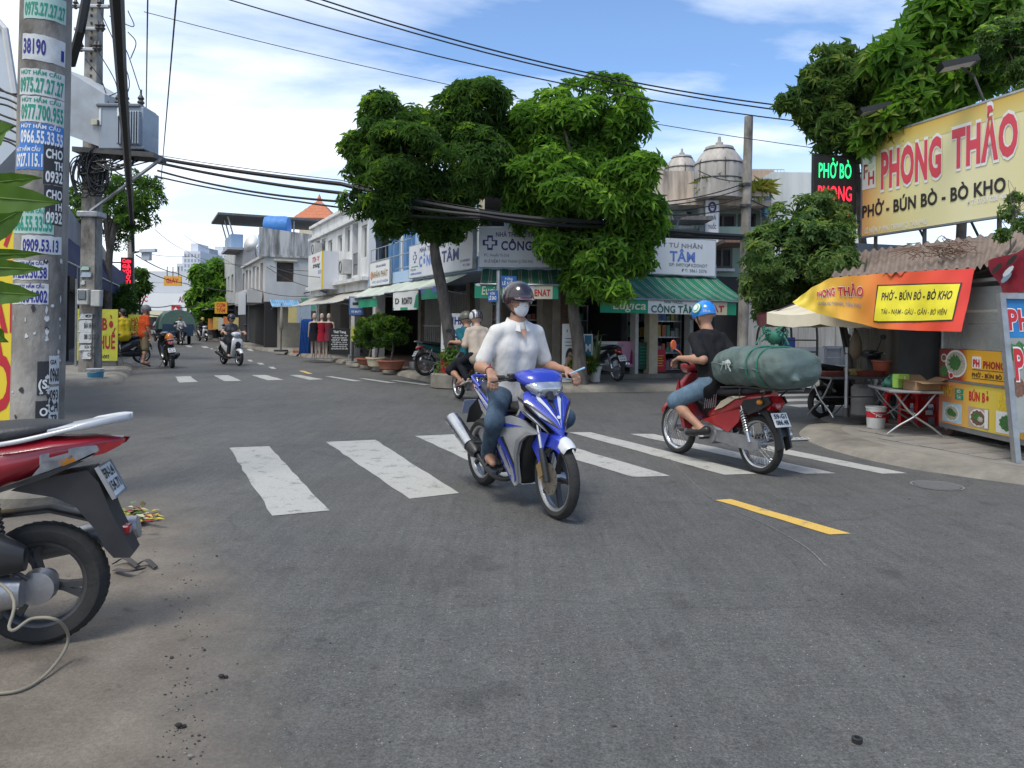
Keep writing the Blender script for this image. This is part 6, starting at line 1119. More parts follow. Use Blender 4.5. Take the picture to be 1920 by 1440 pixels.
for px in(264,236,222):
 c=at(px,207,Y2-.3);mb=MB();mb.lathe([(.05,0)]+[(q,.04+i*.05)for i,q in enumerate((.05,.09,.05,.09,.05,.08,.05))]+[(.025,.38),(.025,.5)],c,12);mb.build('bushing',M_STEELD,TR,smooth=40)
CB=thing('switch_cabinet','white weathered electrical cabinet on the square pole','cabinet',at(165,268,Y2));a,b=at(128,262,Y2-.5),at(196,175,Y2-.5);M_CAB=mat('cabinet_white',(.55,.56,.55),.6,0,(.42,.42,.40),2,.1)
q0=[at(118,250,Y2-.9),at(196,278,Y2-.45),at(196,176,Y2-.45),at(118,128,Y2-.9)];mb=MB();mb.loft([q0,[p+V(.25,.75,0)for p in q0]]);mb.build('cabinet_body',M_CAB,CB);mb=MB();c=at(180,228,Y2-.58);mb.obox(c,(.09,.05,.02),(0,.01,0),(0,0,.07));mb.build('label_plate',M_CREAM,CB)
mb=MB();mb.obox(at(184,230,Y2-.6),(.012,0,0),(0,.03,0),(0,0,.06));mb.build('handle',M_STEELD,CB)
mb=MB();p,q=at(160,403,Y2-.1),at(300,300,Y2-.4);mb.obox((p+q)/2,(q-p)/2,(0,.05,0),(.03,0,.05));mb.build('bracket_arm',M_STEEL,TP);p,q=at(150,285,Y2-.1),at(300,296,Y2-.3);mb=MB();mb.obox((p+q)/2,(q-p)/2,(0,.35,0),(0,0,.06));mb.build('platform',M_STEELD,TP);bx('clamp',M_STEEL,152,192,398,408,-.22,.22)
for i,(yy_,x0,x1)in enumerate(((62,150,196),(20,138,216),(100,148,190))):
 bx('cross_arm',M_STEEL,x0,x1,yy_-3,yy_+3,-.3,-.22)
 for px in(x0+4,(x0+x1)/2+10,x1-4):c=at(px,yy_-3,Y2-.26);mb=MB();mb.lathe([(.03,0)]+[(q,.03+k*.04)for k,q in enumerate((.04,.075,.04,.07,.04))]+[(.02,.26)],c,10);mb.build('insulator',M_STEELD,TP,smooth=40)
for i,(x0,x1,y0,y1)in enumerate(((159,180,543,572),(184,202,545,575))):
 o=thing('meter_box',['electricity meter with dark window on the square pole','white meter cover hanging right of the dark meter'][i],'meter',at((x0+x1)/2,y1,Y2-.25));bx('case',plain('meter_white',(.5,.5,.47),.5),x0,x1,y0,y1,-.36,-.2,o)
 if i==0:bx('window',M_GLASS,x0+3,x1-3,y0+3,y1-9,-.38,-.355,o)
sg=[(158,182,588,598,'ĐT'),(156,181,600,622,'BÁN NHANH'),(156,181,622,642,'088 135 320'),(157,180,646,656,'SỬA NHÀ'),(163,180,658,672,'CHO')]
for x0,x1,y0,y1,s_ in sg:
 o=bx('sticker',PAPW,x0,x1,y0,y1,-.215,-.205);f=Fr(at(x0,y1,Y2-.215),(1,0,0));w_=(x1-x0)/F*Y2;h_=(y1-y0)/F*Y2;text(s_,lab(f),M_PBLACK,o,w_*.06,h_*.3,h_*.45,w_*.88,.03)
bx('sticker',PAPG,160,176,500,507,-.21,-.2);bx('sticker',plain('sticker_pale',(.4,.48,.55)),160,180,511,520,-.21,-.2);bx('sticker',PAPW,160,168,526,534,-.21,-.2)
P3=V(*at(1391,640,17.3).xy,.13);o=thing('utility_pole','slim round concrete pole rising right of the pharmacy','pole',P3);t3=at(1404,219,17.3);mb=MB();mb.tube([P3,t3],[.125,.095],16);mb.build('shaft',M_POLE,o,smooth=60)
for py in(345,385,445):mb=MB();c=at(1400,py,17.2);mb.lathe([(.14,-.03),(.14,.03)],c+V(0,.1,0),14);mb.build('clamp',M_STEELD,o)
P4=V(*at(247,640,40).xy,.12);o=thing('utility_pole','far left concrete pole with street lamp above the LED sign','pole',P4);mb=MB();mb.tube([P4,at(245,440,40)],[.2,.15],12);mb.build('shaft',M_POLE,o,smooth=60);mb=MB();mb.tube([at(246,475,40),at(268,470,39.5)],.05,6);mb.build('lamp_arm',M_STEEL,o);mb=MB();mb.obox(at(278,470,39.4),(.4,0,.02),(0,.15,0),(0,0,.08));mb.obox(at(275,480,39.5),(.2,0,.0),(0,.15,0),(0,0,.22));mb.build('lamp_head',M_SIGNW,o)
CAB=[]
def cable(label,pts,r,sag=0.,n=14,group='overhead cables',name='overhead_cable',m=None):
 P=[at(*p)for p in pts];out_=[]
 for a,b in zip(P,P[1:]):
  for i in range(n):t=i/n;out_.append(a.lerp(b,t)-UP*(4*sag*t*(1-t)))
 out_.append(P[-1]);mb=MB();mb.tube(out_,r,6);o=mb.build(name,m or M_CABLE);return tag(o,label,'cable',group)
cable('upper thick black cable bundle crossing in front of the tree crowns',[(296,297,20),(640,345,16.4),(900,398,15.4),(1120,415,15.6),(1395,443,17.1)],.05,.04)
cable('second thick cable bundle just below, crossing the trees',[(296,305,20),(640,362,16.4),(900,404,15.3),(1150,425,15.8),(1395,447,17.1)],.04,.06)
cable('third sagging cable under the thick bundles across the street',[(296,320,20),(640,378,16.5),(900,408,15.4),(1395,446,17.1)],.028,.12)
cable('lowest black cable from the transformer to the trees',[(290,330,20),(560,378,17),(900,412,15.6)],.022,.05)
cable('thin cable above the thick bundles, from the transformer pole',[(290,290,20),(640,338,16.4),(900,392,15.5),(1240,432,16.4)],.01,.03)
for i,(a,b,r_)in enumerate((((415,-5,14),(1500,228,15),.012),((560,-5,14),(1505,212,15),.014),((590,-5,13),(1510,203,15),.014),((270,22,16),(1560,282,17),.008))):cable(['lowest of the three high wires crossing the sky','middle of the three high wires crossing the sky','top wire of the three crossing the sky','thin faint wire from the upper left to the light sign'][i],[a,b],r_,.25)
for i,(a,b)in enumerate((((1230,379,16.5),(1392,345,17.2)),((1225,386,16.5),(1392,354,17.2)),((1240,394,16.5),(1392,370,17.2)),((1240,402,16.5),(1392,386,17.2)),((1408,375,17.3),(1510,400,17.5)),((1408,390,17.3),(1480,402,17.4)),((1310,320,20),(1396,340,17.3)))):cable('black service cable, strand '+['highest on the left of','second highest left of','third left of','lowest left of','upper right of','lower right of','steep one down to'][i]+' the slim pole',[a,b],.014,.08)
cable('very thick black cable bundle descending along the street at the left',[(218,-20,8.0),(226,120,10.5),(236,260,14),(246,400,23),(250,470,40)],.075,0)
cable('thick kinked black cable beside the near concrete pole',[(163,-10,9),(150,60,9),(133,122,9.2)],.05,0);cable('thick black cable down the side of the square pole',[(192,-10,20.2),(188,80,20.2),(180,165,20.2)],.05,0)
cable('thin vertical wire left of the two hanging over the far street',[(277,-5,12),(274,210,20)],.012,0);cable('thin slanting wire over the far street',[(331,-5,10),(300,360,30)],.012,0)
for i,q in enumerate((((255,478,40),(330,512,60),(420,540,75)),((258,500,45),(340,530,60),(470,548,50),(580,548,38)),((255,570,45),(320,573,50),(370,572,50)),((255,584,45),(330,590,50),(370,590,50)),((250,470,40),(360,480,50),(500,500,40),(690,505,30)),((345,440,60),(400,470,60),(450,500,48)),((290,430,40),(350,470,60),(400,500,60)),((470,540,36),(580,555,34)),((500,500,38),(590,540,33)),((490,490,40),(600,520,30)))):cable(['wire drooping from the lamp pole to the right','long wire over the street to the stained house','upper black cable across the street end','lower black cable across the street end','pale long wire to the blue balcony','wire by the canopy house roof','wire over the pale towers','short cable under the stained house window','slanting wire across the stained house wall','upper wire across the stained house wall'][i],q,.03 if i<4 else .014,.15,group='wires over the far street')
o=thing('cable_coil','tangle of coiled black cables hanging on the square pole','cables',at(170,330,Y2-.3));mb=MB();r=random.Random(6)
for k in range(26):
 c=at(r.uniform(150,190),r.uniform(300,330),Y2-r.uniform(.25,.5));a_,b_=r.uniform(.12,.3),r.uniform(.25,.5);ph=r.uniform(-.3,.3);mb.tube([c+V(a_*math.cos(t)+ph*math.sin(t)*.3,r.uniform(-.01,.01)+.05*math.cos(t),b_*math.sin(t)-.1)for t in[j*.4488 for j in range(15)]],.016,5)
for k in range(14):mb.tube(bez([at(r.uniform(140,200),r.uniform(275,300),Y2-.4),at(r.uniform(150,250),r.uniform(300,330),Y2-.5),at(r.uniform(200,300),r.uniform(290,310),Y2-.3)],5),.016,5)
mb.build('coils',M_CABLE,o,kind='stuff')
o=thing('jumper_wires','thin looping jumper wires between insulators and transformer bushings','cables',at(220,150,Y2-.3));mb=MB()
for q in(((210,60),(235,90),(262,168)),((190,25),(240,140),(236,186)),((180,90),(215,150),(222,188)),((205,30),(250,50),(240,20)),((240,60),(255,80),(245,110)),((205,180),(228,172),(240,186)),((160,110),(190,150),(205,200))):mb.tube(bez([at(*p,Y2-.35)for p in q],6),.012,5)
mb.build('wires',M_CABLE,o,kind='stuff')
o=thing('loop_wires','dark tangle of small wires left of the near concrete pole','cables',at(20,220,8.8));mb=MB()
for k in range(9):mb.tube(bez([at(-20,150+k*14,8.6),at(15,170+k*12+r.uniform(-8,8),8.6),at(48,175+k*14,8.4)],5),.012,5)
mb.build('wires',M_CABLE,o,kind='stuff')
# ORGANIC SURFACES (smooth-blended limbs, polygonised)
def sdf_mesh(prims,h,k=.03,disp=None):
 prims=[(p if len(p)>5 else(*p,None))for p in prims]
 lo=np.min([np.minimum(np.array(p[1])-p[3],np.array(p[2])-p[4])for p in prims],0)-3*h-k;hi=np.max([np.maximum(np.array(p[1])+p[3],np.array(p[2])+p[4])for p in prims],0)+3*h+k
 n=np.ceil((hi-lo)/h).astype(int)+1;f=np.full(n,1.0)
 axs=[lo[i]+h*np.arange(n[i])for i in range(3)]
 for _,a,b,ra,rb,sc in prims:
  a=np.array(a,float);b=np.array(b,float);m=max(ra,rb)*(1.3 if sc is None else 1.3*max(1,*(1/s for s in[1])))+k+2*h
  if sc is not None:m=max(ra,rb)*max(sc)*1.1+k+2*h
  i0=np.maximum(((np.minimum(a,b)-m-lo)/h).astype(int),0);i1=np.minimum(((np.maximum(a,b)+m-lo)/h).astype(int)+2,n)
  X,Y,Z=np.meshgrid(*[axs[i][i0[i]:i1[i]]for i in range(3)],indexing='ij');P=np.stack([X,Y,Z],-1)
  ab=b-a;L2=max(ab@ab,1e-9);t=np.clip(((P-a)@ab)/L2,0,1);q=P-(a+t[...,None]*ab)
  if sc is not None:
   s=np.array(sc,float);d=(np.linalg.norm(q/s,axis=-1)-(ra+(rb-ra)*t))*min(s)
  else:d=np.linalg.norm(q,axis=-1)-(ra+(rb-ra)*t)
  if disp is not None:d=d+disp(X,Y,Z)
  sl=tuple(slice(i0[i],i1[i])for i in range(3));o=f[sl];hh=np.maximum(k-np.abs(o-d),0)/k;f[sl]=np.minimum(o,d)-hh*hh*k*.25
 return surfnet(f,lo,h)
def surfnet(f,lo,h):
 s=f<0;nx,ny,nz=f.shape;acc=np.zeros((nx-1,ny-1,nz-1,3));cnt=np.zeros((nx-1,ny-1,nz-1))
 cs=[(i,j,k)for i in(0,1)for j in(0,1)for k in(0,1)]
 def sl(c):return(slice(c[0],nx-1+c[0]),slice(c[1],ny-1+c[1]),slice(c[2],nz-1+c[2]))
 for c in cs:
  for ax in range(3):
   if c[ax]==1:continue
   e=list(c);e[ax]=1;a=f[sl(c)];b=f[sl(e)];m=(a<0)!=(b<0);t=a[m]/(a[m]-b[m]);p=np.tile(np.array(c,float),(t.size,1));p[:,ax]+=t;acc[m]+=p;cnt[m]+=1
 vm=cnt>0;idx=-np.ones(cnt.shape,int);idx[vm]=np.arange(vm.sum());V_=(np.argwhere(vm)+acc[vm]/cnt[vm][:,None])*h+lo;F_=[]
 for ax in range(3):
  o=[i for i in range(3)if i!=ax];A=[slice(1,-1)]*3;A[ax]=slice(0,-1);B=[slice(1,-1)]*3;B[ax]=slice(1,None);m=s[tuple(A)]!=s[tuple(B)]
  for ijk in[np.argwhere(m)]:
   base=ijk.copy();base[:,o[0]]+=1;base[:,o[1]]+=1;q=[]
   for d0,d1 in((-1,-1),(0,-1),(0,0),(-1,0)):c=base.copy();c[:,o[0]]+=d0;c[:,o[1]]+=d1;q.append(idx[c[:,0],c[:,1],c[:,2]])
   F_.append(np.stack(q,1))
 F_=np.concatenate(F_);F_=F_[(F_>=0).all(1)];return V_,F_
def org(name,parts,mt,parent,k=.03,**kw):
 """one mesh from one or more blended limb groups: parts = [(prims, voxel)]"""
 mb=MB()
 for prims,h,*dd in parts:
  v,f=sdf_mesh(prims,h,k if h>.009 else min(k,.012),dd[0]if dd else None);mb.add(v.tolist(),f.tolist())
 return mb.build(name,mt,parent,smooth=180,raw=True,**kw)
def ik(a,b,l1,l2,pole):
 a,b,pole=Vector(a),Vector(b),Vector(pole);d=b-a;L_=min(d.length,(l1+l2)*.995);d.normalize();b2=a+d*L_;c=(l1*l1-l2*l2+L_*L_)/(2*L_);hgt=math.sqrt(max(0,l1*l1-c*c));p=(pole-d*pole.dot(d)).normalized();return a+d*c+p*hgt,b2
SKIN=mat('skin',(.42,.235,.155),.55,0,(.36,.19,.12),9,.05,spec=.4);SKIN2=mat('skin_pale',(.50,.31,.22),.55,0,(.44,.26,.18),9)
M_HAIR=mat('black_hair',(.012,.011,.010),.5,0,(.022,.02,.018),40,.3)
def hand_prims(w,d,up,lat,curl=(25,55,80),s=1.):
 """palm, four unequal bent fingers, thumb from the side; d: wrist->knuckles, lat: towards the thumb"""
 w,d,up,lat=[Vector(x)for x in(w,d,up,lat)];d.normalize();lat=(lat-d*lat.dot(d)).normalized();up=d.cross(lat)if d.cross(lat).dot(up)>0 else-d.cross(lat);P=[]
 for o in(-.026,-.009,.009,.026):P.append(('c',w+lat*o*.6*s,w+d*.082*s+lat*o*s,.017*s,.0135*s))
 for o,l in((-.031,.80),(-.0105,.95),(.0105,1.0),(.031,.92)):
  p=w+d*.086*s+lat*o*s;r=.0098
  for a,seg,r2 in((curl[0],.043,.0092),(curl[1],.027,.0085),(curl[2],.021,.0072)):q=p+(d*math.cos(R(a))-up*math.sin(R(a))+lat*o*1.5)*seg*l*s;P.append(('c',p,q,r*s,r2*s));p,r=q,r2
 p=w+d*.028*s+lat*.03*s;q=p+(d*.55+lat*.7-up*.3).normalized()*.042*s;P.append(('c',p,q,.0135*s,.0112*s));P.append(('c',q,q+(d*.85+lat*.1-up*.35).normalized()*.034*s,.011*s,.008*s));return P
def person(name,label,J,shirt,pants,skin=SKIN,sleeve=.8,leg=1.0,h=.015,helmet=None,mask=None,hair=True,shoes='sandal',shoem=None,hands=True,fine=False,look=(1,0,0),bulk=1.,group=None,polo=False,long_sleeve=False,visor=None,curl=(25,55,80),extra=None,cuff=None,collar=None):
 t=thing(name,label,'person',(0,0,0),0,group);j={k:Vector(v)for k,v in J.items()};b=bulk
 pel,wai,che,nek,hed=j['pelvis'],j['waist'],j['chest'],j['neck'],j['head'];sc=(1,1,1)
 sl,sr=j['sh_l'],j['sh_r'];side=(sl-sr).normalized();fwd=Vector(look).normalized();bf=side.cross(UP).normalized()*(1 if side.cross(UP).dot(V(1,0,0))>-2 else-1)
 bf=(UP.cross(side)*-1).normalized()
 tor=lambda e:[('c',pel+side*.07,pel-side*.07,.12*b+e,.12*b+e)]+[('c',pel+side*.055*q,che+side*.075*q-UP*.02,.118*b+e,.104*b+e)for q in(1,-1)]+[('c',che+side*.075*q-UP*.02,che.lerp(nek,.55)+side*.06*q,.104*b+e,.075*b+e)for q in(1,-1)]+[('c',nek-UP*.055+side*.03*q,(sl if q>0 else sr)-side*.025*q+UP*.005,.055*b+e,.050*b+e)for q in(1,-1)]+[('c',che+UP*.10,nek,.07+e*.5,.055+e*.2)]
 skinp=tor(-.012)+[('c',nek,nek.lerp(hed,.55),.056,.054)]
 arms=[]
 for s_ in 'lr':
  S,E_,W=j['sh_'+s_],j['el_'+s_],j['wr_'+s_];skinp+=[('c',S,E_,.05*b,.042),('c',E_,E_.lerp(W,.35),.042,.041),('c',E_.lerp(W,.35),W,.041,.027)]
  Hp,K,A=j['hip_'+s_],j['kn_'+s_],j['an_'+s_];T=j['toe_'+s_]
  skinp+=[('c',Hp,K,.08*b,.055),('c',K,K.lerp(A,.35),.053,.054),('c',K.lerp(A,.35),A,.052,.034),('c',A-(T-A)*.22-UP*.025,T.lerp(A,.45),.034,.036),('c',T.lerp(A,.45),T,.034,.026)]
 groups=[(skinp,h)]
 up_h=(hed-nek).normalized();fh=(fwd-up_h*fwd.dot(up_h)).normalized();sd=up_h.cross(fh)
 hp=[('c',hed+up_h*.02-fh*.012,hed+up_h*.03-fh*.005,.092,.09),('c',hed-up_h*.05+fh*.022,hed-up_h*.075+fh*.03,.062,.05),('c',hed-up_h*.095+fh*.045,hed-up_h*.1+fh*.052,.028,.026),('c',hed+up_h*.0+fh*.078,hed-up_h*.03+fh*.098,.012,.017),('c',hed+up_h*.022+fh*.062+sd*.03,hed+up_h*.022+fh*.062-sd*.03,.022,.022),('c',hed-up_h*.005+sd*.088-fh*.01,hed-up_h*.04+sd*.085-fh*.005,.018,.012),('c',hed-up_h*.005-sd*.088-fh*.01,hed-up_h*.04-sd*.085-fh*.005,.018,.012),('c',hed-up_h*.02+sd*.04+fh*.055,hed-up_h*.035+sd*.045+fh*.045,.026,.026),('c',hed-up_h*.02-sd*.04+fh*.055,hed-up_h*.035-sd*.045+fh*.045,.026,.026),('c',nek,hed-up_h*.06,.055,.052)]
 groups.append((hp,.007 if fine else .012))
 if hands:
  for s_ in 'lr':
   W,E_=j['wr_'+s_],j['el_'+s_];d=j.get('hd_'+s_,(W-E_).normalized());groups.append((hand_prims(W,d,j.get('hu_'+s_,UP),-side if s_=='l' else side,curl)+[('c',E_.lerp(W,.75),W,.031,.026)],.0052 if fine else .009))
 body=org('body',groups,skin,t,.035)
 for e in(1,-1):
  c=hed+up_h*.008+fh*.083+sd*.033*e;mb=MB();mb.sphere(c,(.012,.012,.008),10,6);o=mb.build('eye',mat('eye_white',(.5,.48,.45),.3),t,smooth=180,raw=True);mb=MB();mb.sphere(c+fh*.007,(.006,.006,.006),8,6);mb.build('iris',M_HAIR,o,smooth=180,raw=True)
  mb=MB();mb.tube([c+up_h*.02-sd*.016*e+fh*.008,c+up_h*.025+fh*.007+sd*.004*e,c+up_h*.018+sd*.02*e-fh*.004],.0035,5);mb.build('eyebrow',M_HAIR,t,raw=True)
 if not mask:mb=MB();mb.tube([hed-up_h*.068+fh*.082+sd*.022,hed-up_h*.066+fh*.092,hed-up_h*.068+fh*.082-sd*.022],.006,6);mb.build('mouth',mat('lips',(.28,.10,.08),.5),t,raw=True)
 wr=lambda a_:(lambda X,Y,Z:a_*(np.sin((X+Y*.6)*30+np.sin(Z*19+Y*7)*1.4)*np.sin(Z*23+Y*31+X*9)+.5*np.abs(np.sin(Z*41+np.sin(Y*23+X*17)*1.8))))
 sp=tor(.012)[:]
 for s_ in 'lr':
  S,E_,W=j['sh_'+s_],j['el_'+s_],j['wr_'+s_]
  if long_sleeve:sp+=[('c',S,E_,.062*b,.054),('c',E_,E_.lerp(W,.9),.053,.042)]
  else:sp+=[('c',S,S.lerp(E_,sleeve),.060*b,.066*b)]
 sp+=[('c',pel+side*.06-UP*.05,pel-side*.06-UP*.05,.132*b,.132*b)];sp=[p for p in sp if not(p[2]==nek)]+[('c',che+UP*.1,che.lerp(nek,.8),.085,.07)]
 sh=org('shirt',[(sp,h*.9,wr(.0022))],shirt,t,.03)
 if collar:
  n0=che.lerp(nek,.92);mb=MB();rows=[]
  for dz,rr in((-.02,.088),(.035,.074),(.04,.079),(-.025,.105)):rows.append([n0+UP*(dz-.035*max(0,math.cos(a)))+(fh*math.cos(a)*1.0+side*math.sin(a))*rr for a in[.28+i*(6.283-.56)/20 for i in range(21)]])
  mb.grid(rows);mb.build('collar',collar,sh,smooth=180,raw=True)
  mb=MB();mb.quad(*[n0+fh*(.085+.035*(dz<-.1))+side*x+UP*dz for x,dz in((-.028,-.04),(.028,-.04),(.004,-.11),(-.004,-.11))]);mb.build('open_neck',skin,sh,raw=True)
 pp_=[('c',pel+side*.075,pel-side*.075,.132*b,.132*b)]
 for s_ in 'lr':
  Hp,K,A=j['hip_'+s_],j['kn_'+s_],j['an_'+s_];pp_+=[('c',Hp,Hp.lerp(K,min(1,leg*2)),.098*b,.098*b-.028*min(1,leg*2)*(1 if leg>=.9 else .2))]
  if leg>.5:e=(leg-.5)*2;pp_+=[('c',K,K.lerp(A,e),.071,.071-.012*e)]
 org('trousers',[(pp_,h*.95,wr(.0025))],pants,t,.04)
 for s_ in 'lr':
  A,T=j['an_'+s_],j['toe_'+s_];d=(T-A);d.z=d.z;dn=d.normalized();sdv=dn.cross(UP).normalized();m=shoem or M_BLACK
  if shoes=='sandal':
   mb=MB();bt=A-dn*.07-UP*.062;mb.loft([[bt+dn*(x*.27)+sdv*(w*k2)+UP*z for k2,z in((-1,-.012),(1,-.012),(1,.012),(-1,.012))]for x,w in((0,.025),(.12,.036),(.45,.036),(.75,.046),(.95,.036),(1.03,.015))]);o=mb.build('sandal',m,t,raw=True)
   for x,hgt in((.62,.052),(.38,.078)):mb=MB();c=bt+dn*(x*.27);mb.grid([[c+dn*dx+sdv*(.043*math.cos(a))+UP*(hgt*math.sin(a))for a in[k3*.3927 for k3 in range(9)]]for dx in(-.014,.014)]);mb.build('strap',m,o,smooth=60,raw=True)
  else:org('shoe',[([('c',A-dn*.06-UP*.03,T.lerp(A,.4)-UP*.01,.045,.046),('c',T.lerp(A,.4)-UP*.01,T+dn*.02,.045,.036)],.012)],m,t,.02)
 if helmet:
  mb=MB();c=hed+up_h*.035-fh*.008;rings=[]
  for i in range(11):
   a=-.38+(math.pi/2+.38)*i/10;rings.append([c+up_h*.135*math.sin(a)+(fh*.143*math.cos(b_)+sd*.122*math.sin(b_))*math.cos(a)+up_h*(.05*(math.cos(b_)>.3)*max(0,-a)*1.2)for b_ in[q*.2618 for q in range(24)]])
  mb.loft(rings);hl=mb.build('helmet',helmet,t,smooth=60,raw=True)
  mb=MB();mb.grid([[c+fh*(.128+.055*e)*math.cos(a)+sd*.118*math.sin(a)+up_h*(.012-.02*e)for a in[-.95+q*.19 for q in range(11)]]for e in(0,.5,1)]);mb.build('peak',visor or helmet,hl,smooth=180,raw=True)
  mb=MB();mb.tube(bez([c+sd*.118-up_h*.04,hed+sd*.078-up_h*.07+fh*.02,hed-up_h*.122+fh*.04,hed-sd*.078-up_h*.07+fh*.02,c-sd*.118-up_h*.04],5),.006,5);mb.build('chin_strap',M_BLACK,hl,raw=True)
 elif hair:
  org('hair',[([('c',hed+up_h*.045-fh*.02,hed+up_h*.05-fh*.01,.092,.09),('c',hed+up_h*.0-fh*.045,hed-up_h*.05-fh*.05,.07,.05)],.01,wr(.004))],M_HAIR,t,.03)
 if mask:
  mb=MB();rings=[]
  for k2,(e,dz)in enumerate(((1.0,0),(.8,.016),(.45,.030),(.08,.036))):rings.append([hed-up_h*.045+fh*(.082+dz-.034*abs(math.cos(a))*e)+sd*(.070*e*math.cos(a))+up_h*(.066*e*math.sin(a))for a in[q*.3142 for q in range(20)]])
  mb.loft(rings);mb.build('face_mask',mask,t,smooth=60,raw=True)
  for e in(1,-1):mb=MB();mb.tube([hed-up_h*.03+fh*.06+sd*.058*e,hed+sd*.092*e+up_h*.0-fh*.005],.002,4);mb.build('ear_loop',mask,t,raw=True)
 if extra:extra(t,j)
 return t
def rider_joints(seat=(-.12,0,.86),lean=.14,grip=(.25,.33,1.03),peg=(.0,.19,.30),hh=.92,kn_out=.25,tilt=0.,wide=.19,toe=.16):
 s=Vector(seat);q=hh/.92;J=dict(pelvis=s,waist=s+V(lean*.35,0,.17*q),chest=s+V(lean*.8,0,.36*q),neck=s+V(lean*1.05,0,.55*q),head=s+V(lean*1.2+.03,tilt,.70*q))
 for n,e in(('l',1),('r',-1)):
  S=s+V(lean*.95,wide*e,.46*q);W=V(grip[0]-.045,grip[1]*e,grip[2]+.045);El,W=ik(S,W,.29*q,.27*q,V(-.35,.30*e,-.8));J.update({'sh_'+n:S,'el_'+n:El,'wr_'+n:W,'hd_'+n:V(.85,-.12*e,-.35)})
  Hp=s+V(.02,.09*e,-.02);A=V(peg[0]-.03,peg[1]*e,peg[2]+.085);K,A=ik(Hp,A,.43*q,.43*q,V(.8,kn_out*e,.35));J.update({'hip_'+n:Hp,'kn_'+n:K,'an_'+n:A,'toe_'+n:A+V(toe,.03*e,-.055)})
 return J
def place(o,c,heading,z=0.,lean=0.):o.location=(c[0],c[1],z);o.rotation_euler=(lean,0,heading)
# MOTORBIKES
M_CHROME=mat('chrome',(.62,.62,.63),.18,.95,(.45,.45,.46),8);M_ALU=mat('cast_alloy',(.42,.42,.43),.4,.8,(.32,.32,.33),10,.1);M_ENG=mat('engine_black',(.03,.03,.032),.45,.4,(.05,.05,.05),8,.1);M_SEAT=mat('seat_vinyl',(.018,.018,.02),.5,0,(.028,.028,.03),30,.15)
M_LENS=mat('headlight_lens',(.55,.57,.60),.08,.5,(.25,.27,.3),9,spec=.9);M_TAIL=mat('tail_lens',(.42,.012,.015),.15,0,(.25,.008,.01),12,spec=.8,coat=.6);M_AMBER=mat('amber_lens',(.55,.2,.02),.2)
def carpaint(name,c,k=.8):return mat(name,c,.32,0,tuple(x*k for x in c),3,coat=.7,spec=.5)
def wheel(par,x,r,tw,style,rimm,front=False,disc=False,y=0.,n=5,ri=None):
 ri=ri or r-.062;c=V(x,y,r);mb=MB();mb.lathe([(.03,-.06),(.045,-.055),(.045,.055),(.03,.06)],c,16,axis='y');w=mb.build('wheel',M_ALU,par,smooth=40,raw=True)
 hw=tw/2;prof=[(ri,-hw*.72),(ri+.018,-hw*.95),(r-.028,-hw),(r-.010,-hw*.66),(r-.002,-hw*.3),(r,0),(r-.002,hw*.3),(r-.010,hw*.66),(r-.028,hw),(ri+.018,hw*.95),(ri,hw*.72)];mb=MB();mb.lathe(prof,c,44,axis='y',cap=False)
 for i in range(44):
  a=i*.1428;u=V(math.sin(a),0,math.cos(a));tt=V(math.cos(a),0,-math.sin(a))
  for sgn in(-1,1):mb.obox(c+u*(r-.0040)+V(0,sgn*hw*.2,0),tt*.011+V(0,sgn*.005,0),V(0,hw*.13,0),u*.0030)
 mb.build('tyre',M_RUBBER,w,smooth=40,raw=True)
 mb=MB();mb.lathe([(ri+.004,-hw*.76),(ri+.010,-hw*.80),(ri-.006,-hw*.74),(ri-.018,-hw*.4),(ri-.022,0),(ri-.018,hw*.4),(ri-.006,hw*.74),(ri+.010,hw*.80),(ri+.004,hw*.76)],c,44,axis='y',cap=False);mb.build('rim',rimm,w,smooth=50,raw=True)
 if style=='wire':
  mb=MB()
  for i in range(36):
   a=i*.17453;b=a+(.35 if i%2 else-.35);sg=1 if(i//2)%2 else-1;mb.tube([c+V(.042*math.sin(b),sg*.04,.042*math.cos(b)),c+V((ri-.02)*math.sin(a),0,(ri-.02)*math.cos(a))],.0022,4)
  mb.build('spokes',M_CHROME,w,raw=True,kind='stuff')
 else:
  for i in range(n):
   a=2*math.pi*i/n+.3;mb=MB()
   for o_ in((-.16,.16)if style=='split' else(0,)):
    mb.loft([[c+V(q*math.sin(a+o_*q/ri)+math.cos(a)*ww*sx,yy,q*math.cos(a+o_*q/ri)-math.sin(a)*ww*sx)for sx,yy in((-1,-.018),(1,-.018),(1,.018),(-1,.018))]for q,ww in((.035,.016),(ri*.5,.011),(ri-.012,.014))])
   mb.build('spoke',rimm if style=='split' else MATS.get('rim_black',rimm),w,raw=True)
 if disc:
  mb=MB();dy=y-.062
  mb.lathe([(.075,dy-.002),(.115,dy-.002),(.115,dy+.002),(.075,dy+.002)],V(c.x,0,c.z),36,axis='y');mb.build('brake_disc',mat('disc_steel',(.34,.30,.25),.35,.8,(.22,.19,.16),20),w,raw=True)
  for i in range(10):a=i*.628;mb=MB();mb.lathe([(.006,dy-.003),(.006,dy+.003)],V(c.x+.096*math.sin(a),0,c.z+.096*math.cos(a)),6,axis='y');mb.build('vent_hole',M_DARK,w,raw=True)
 return w
def xloft(secs,e=2.5,n=16):
 return[sring(V(x,y_,z),hw,hh,e,n)for x,z,hw,hh,*q in secs for y_ in[q[0]if q else 0]]
def pl(par,name,poly,yf,m,th=.01,sub=2,both=True,**k):
 """side panels: outline in (x, z), standing off the centre plane by yf(x, z), on one or both sides"""
 for s_ in((1,-1)if both is True else(both,)):
  mb=MB();mb.plate(poly,lambda x,z:(V(x,s_*yf(x,z),z),V(0,s_,0)),th,sub);mb.build(name,m,par,smooth=40,raw=True,**k)
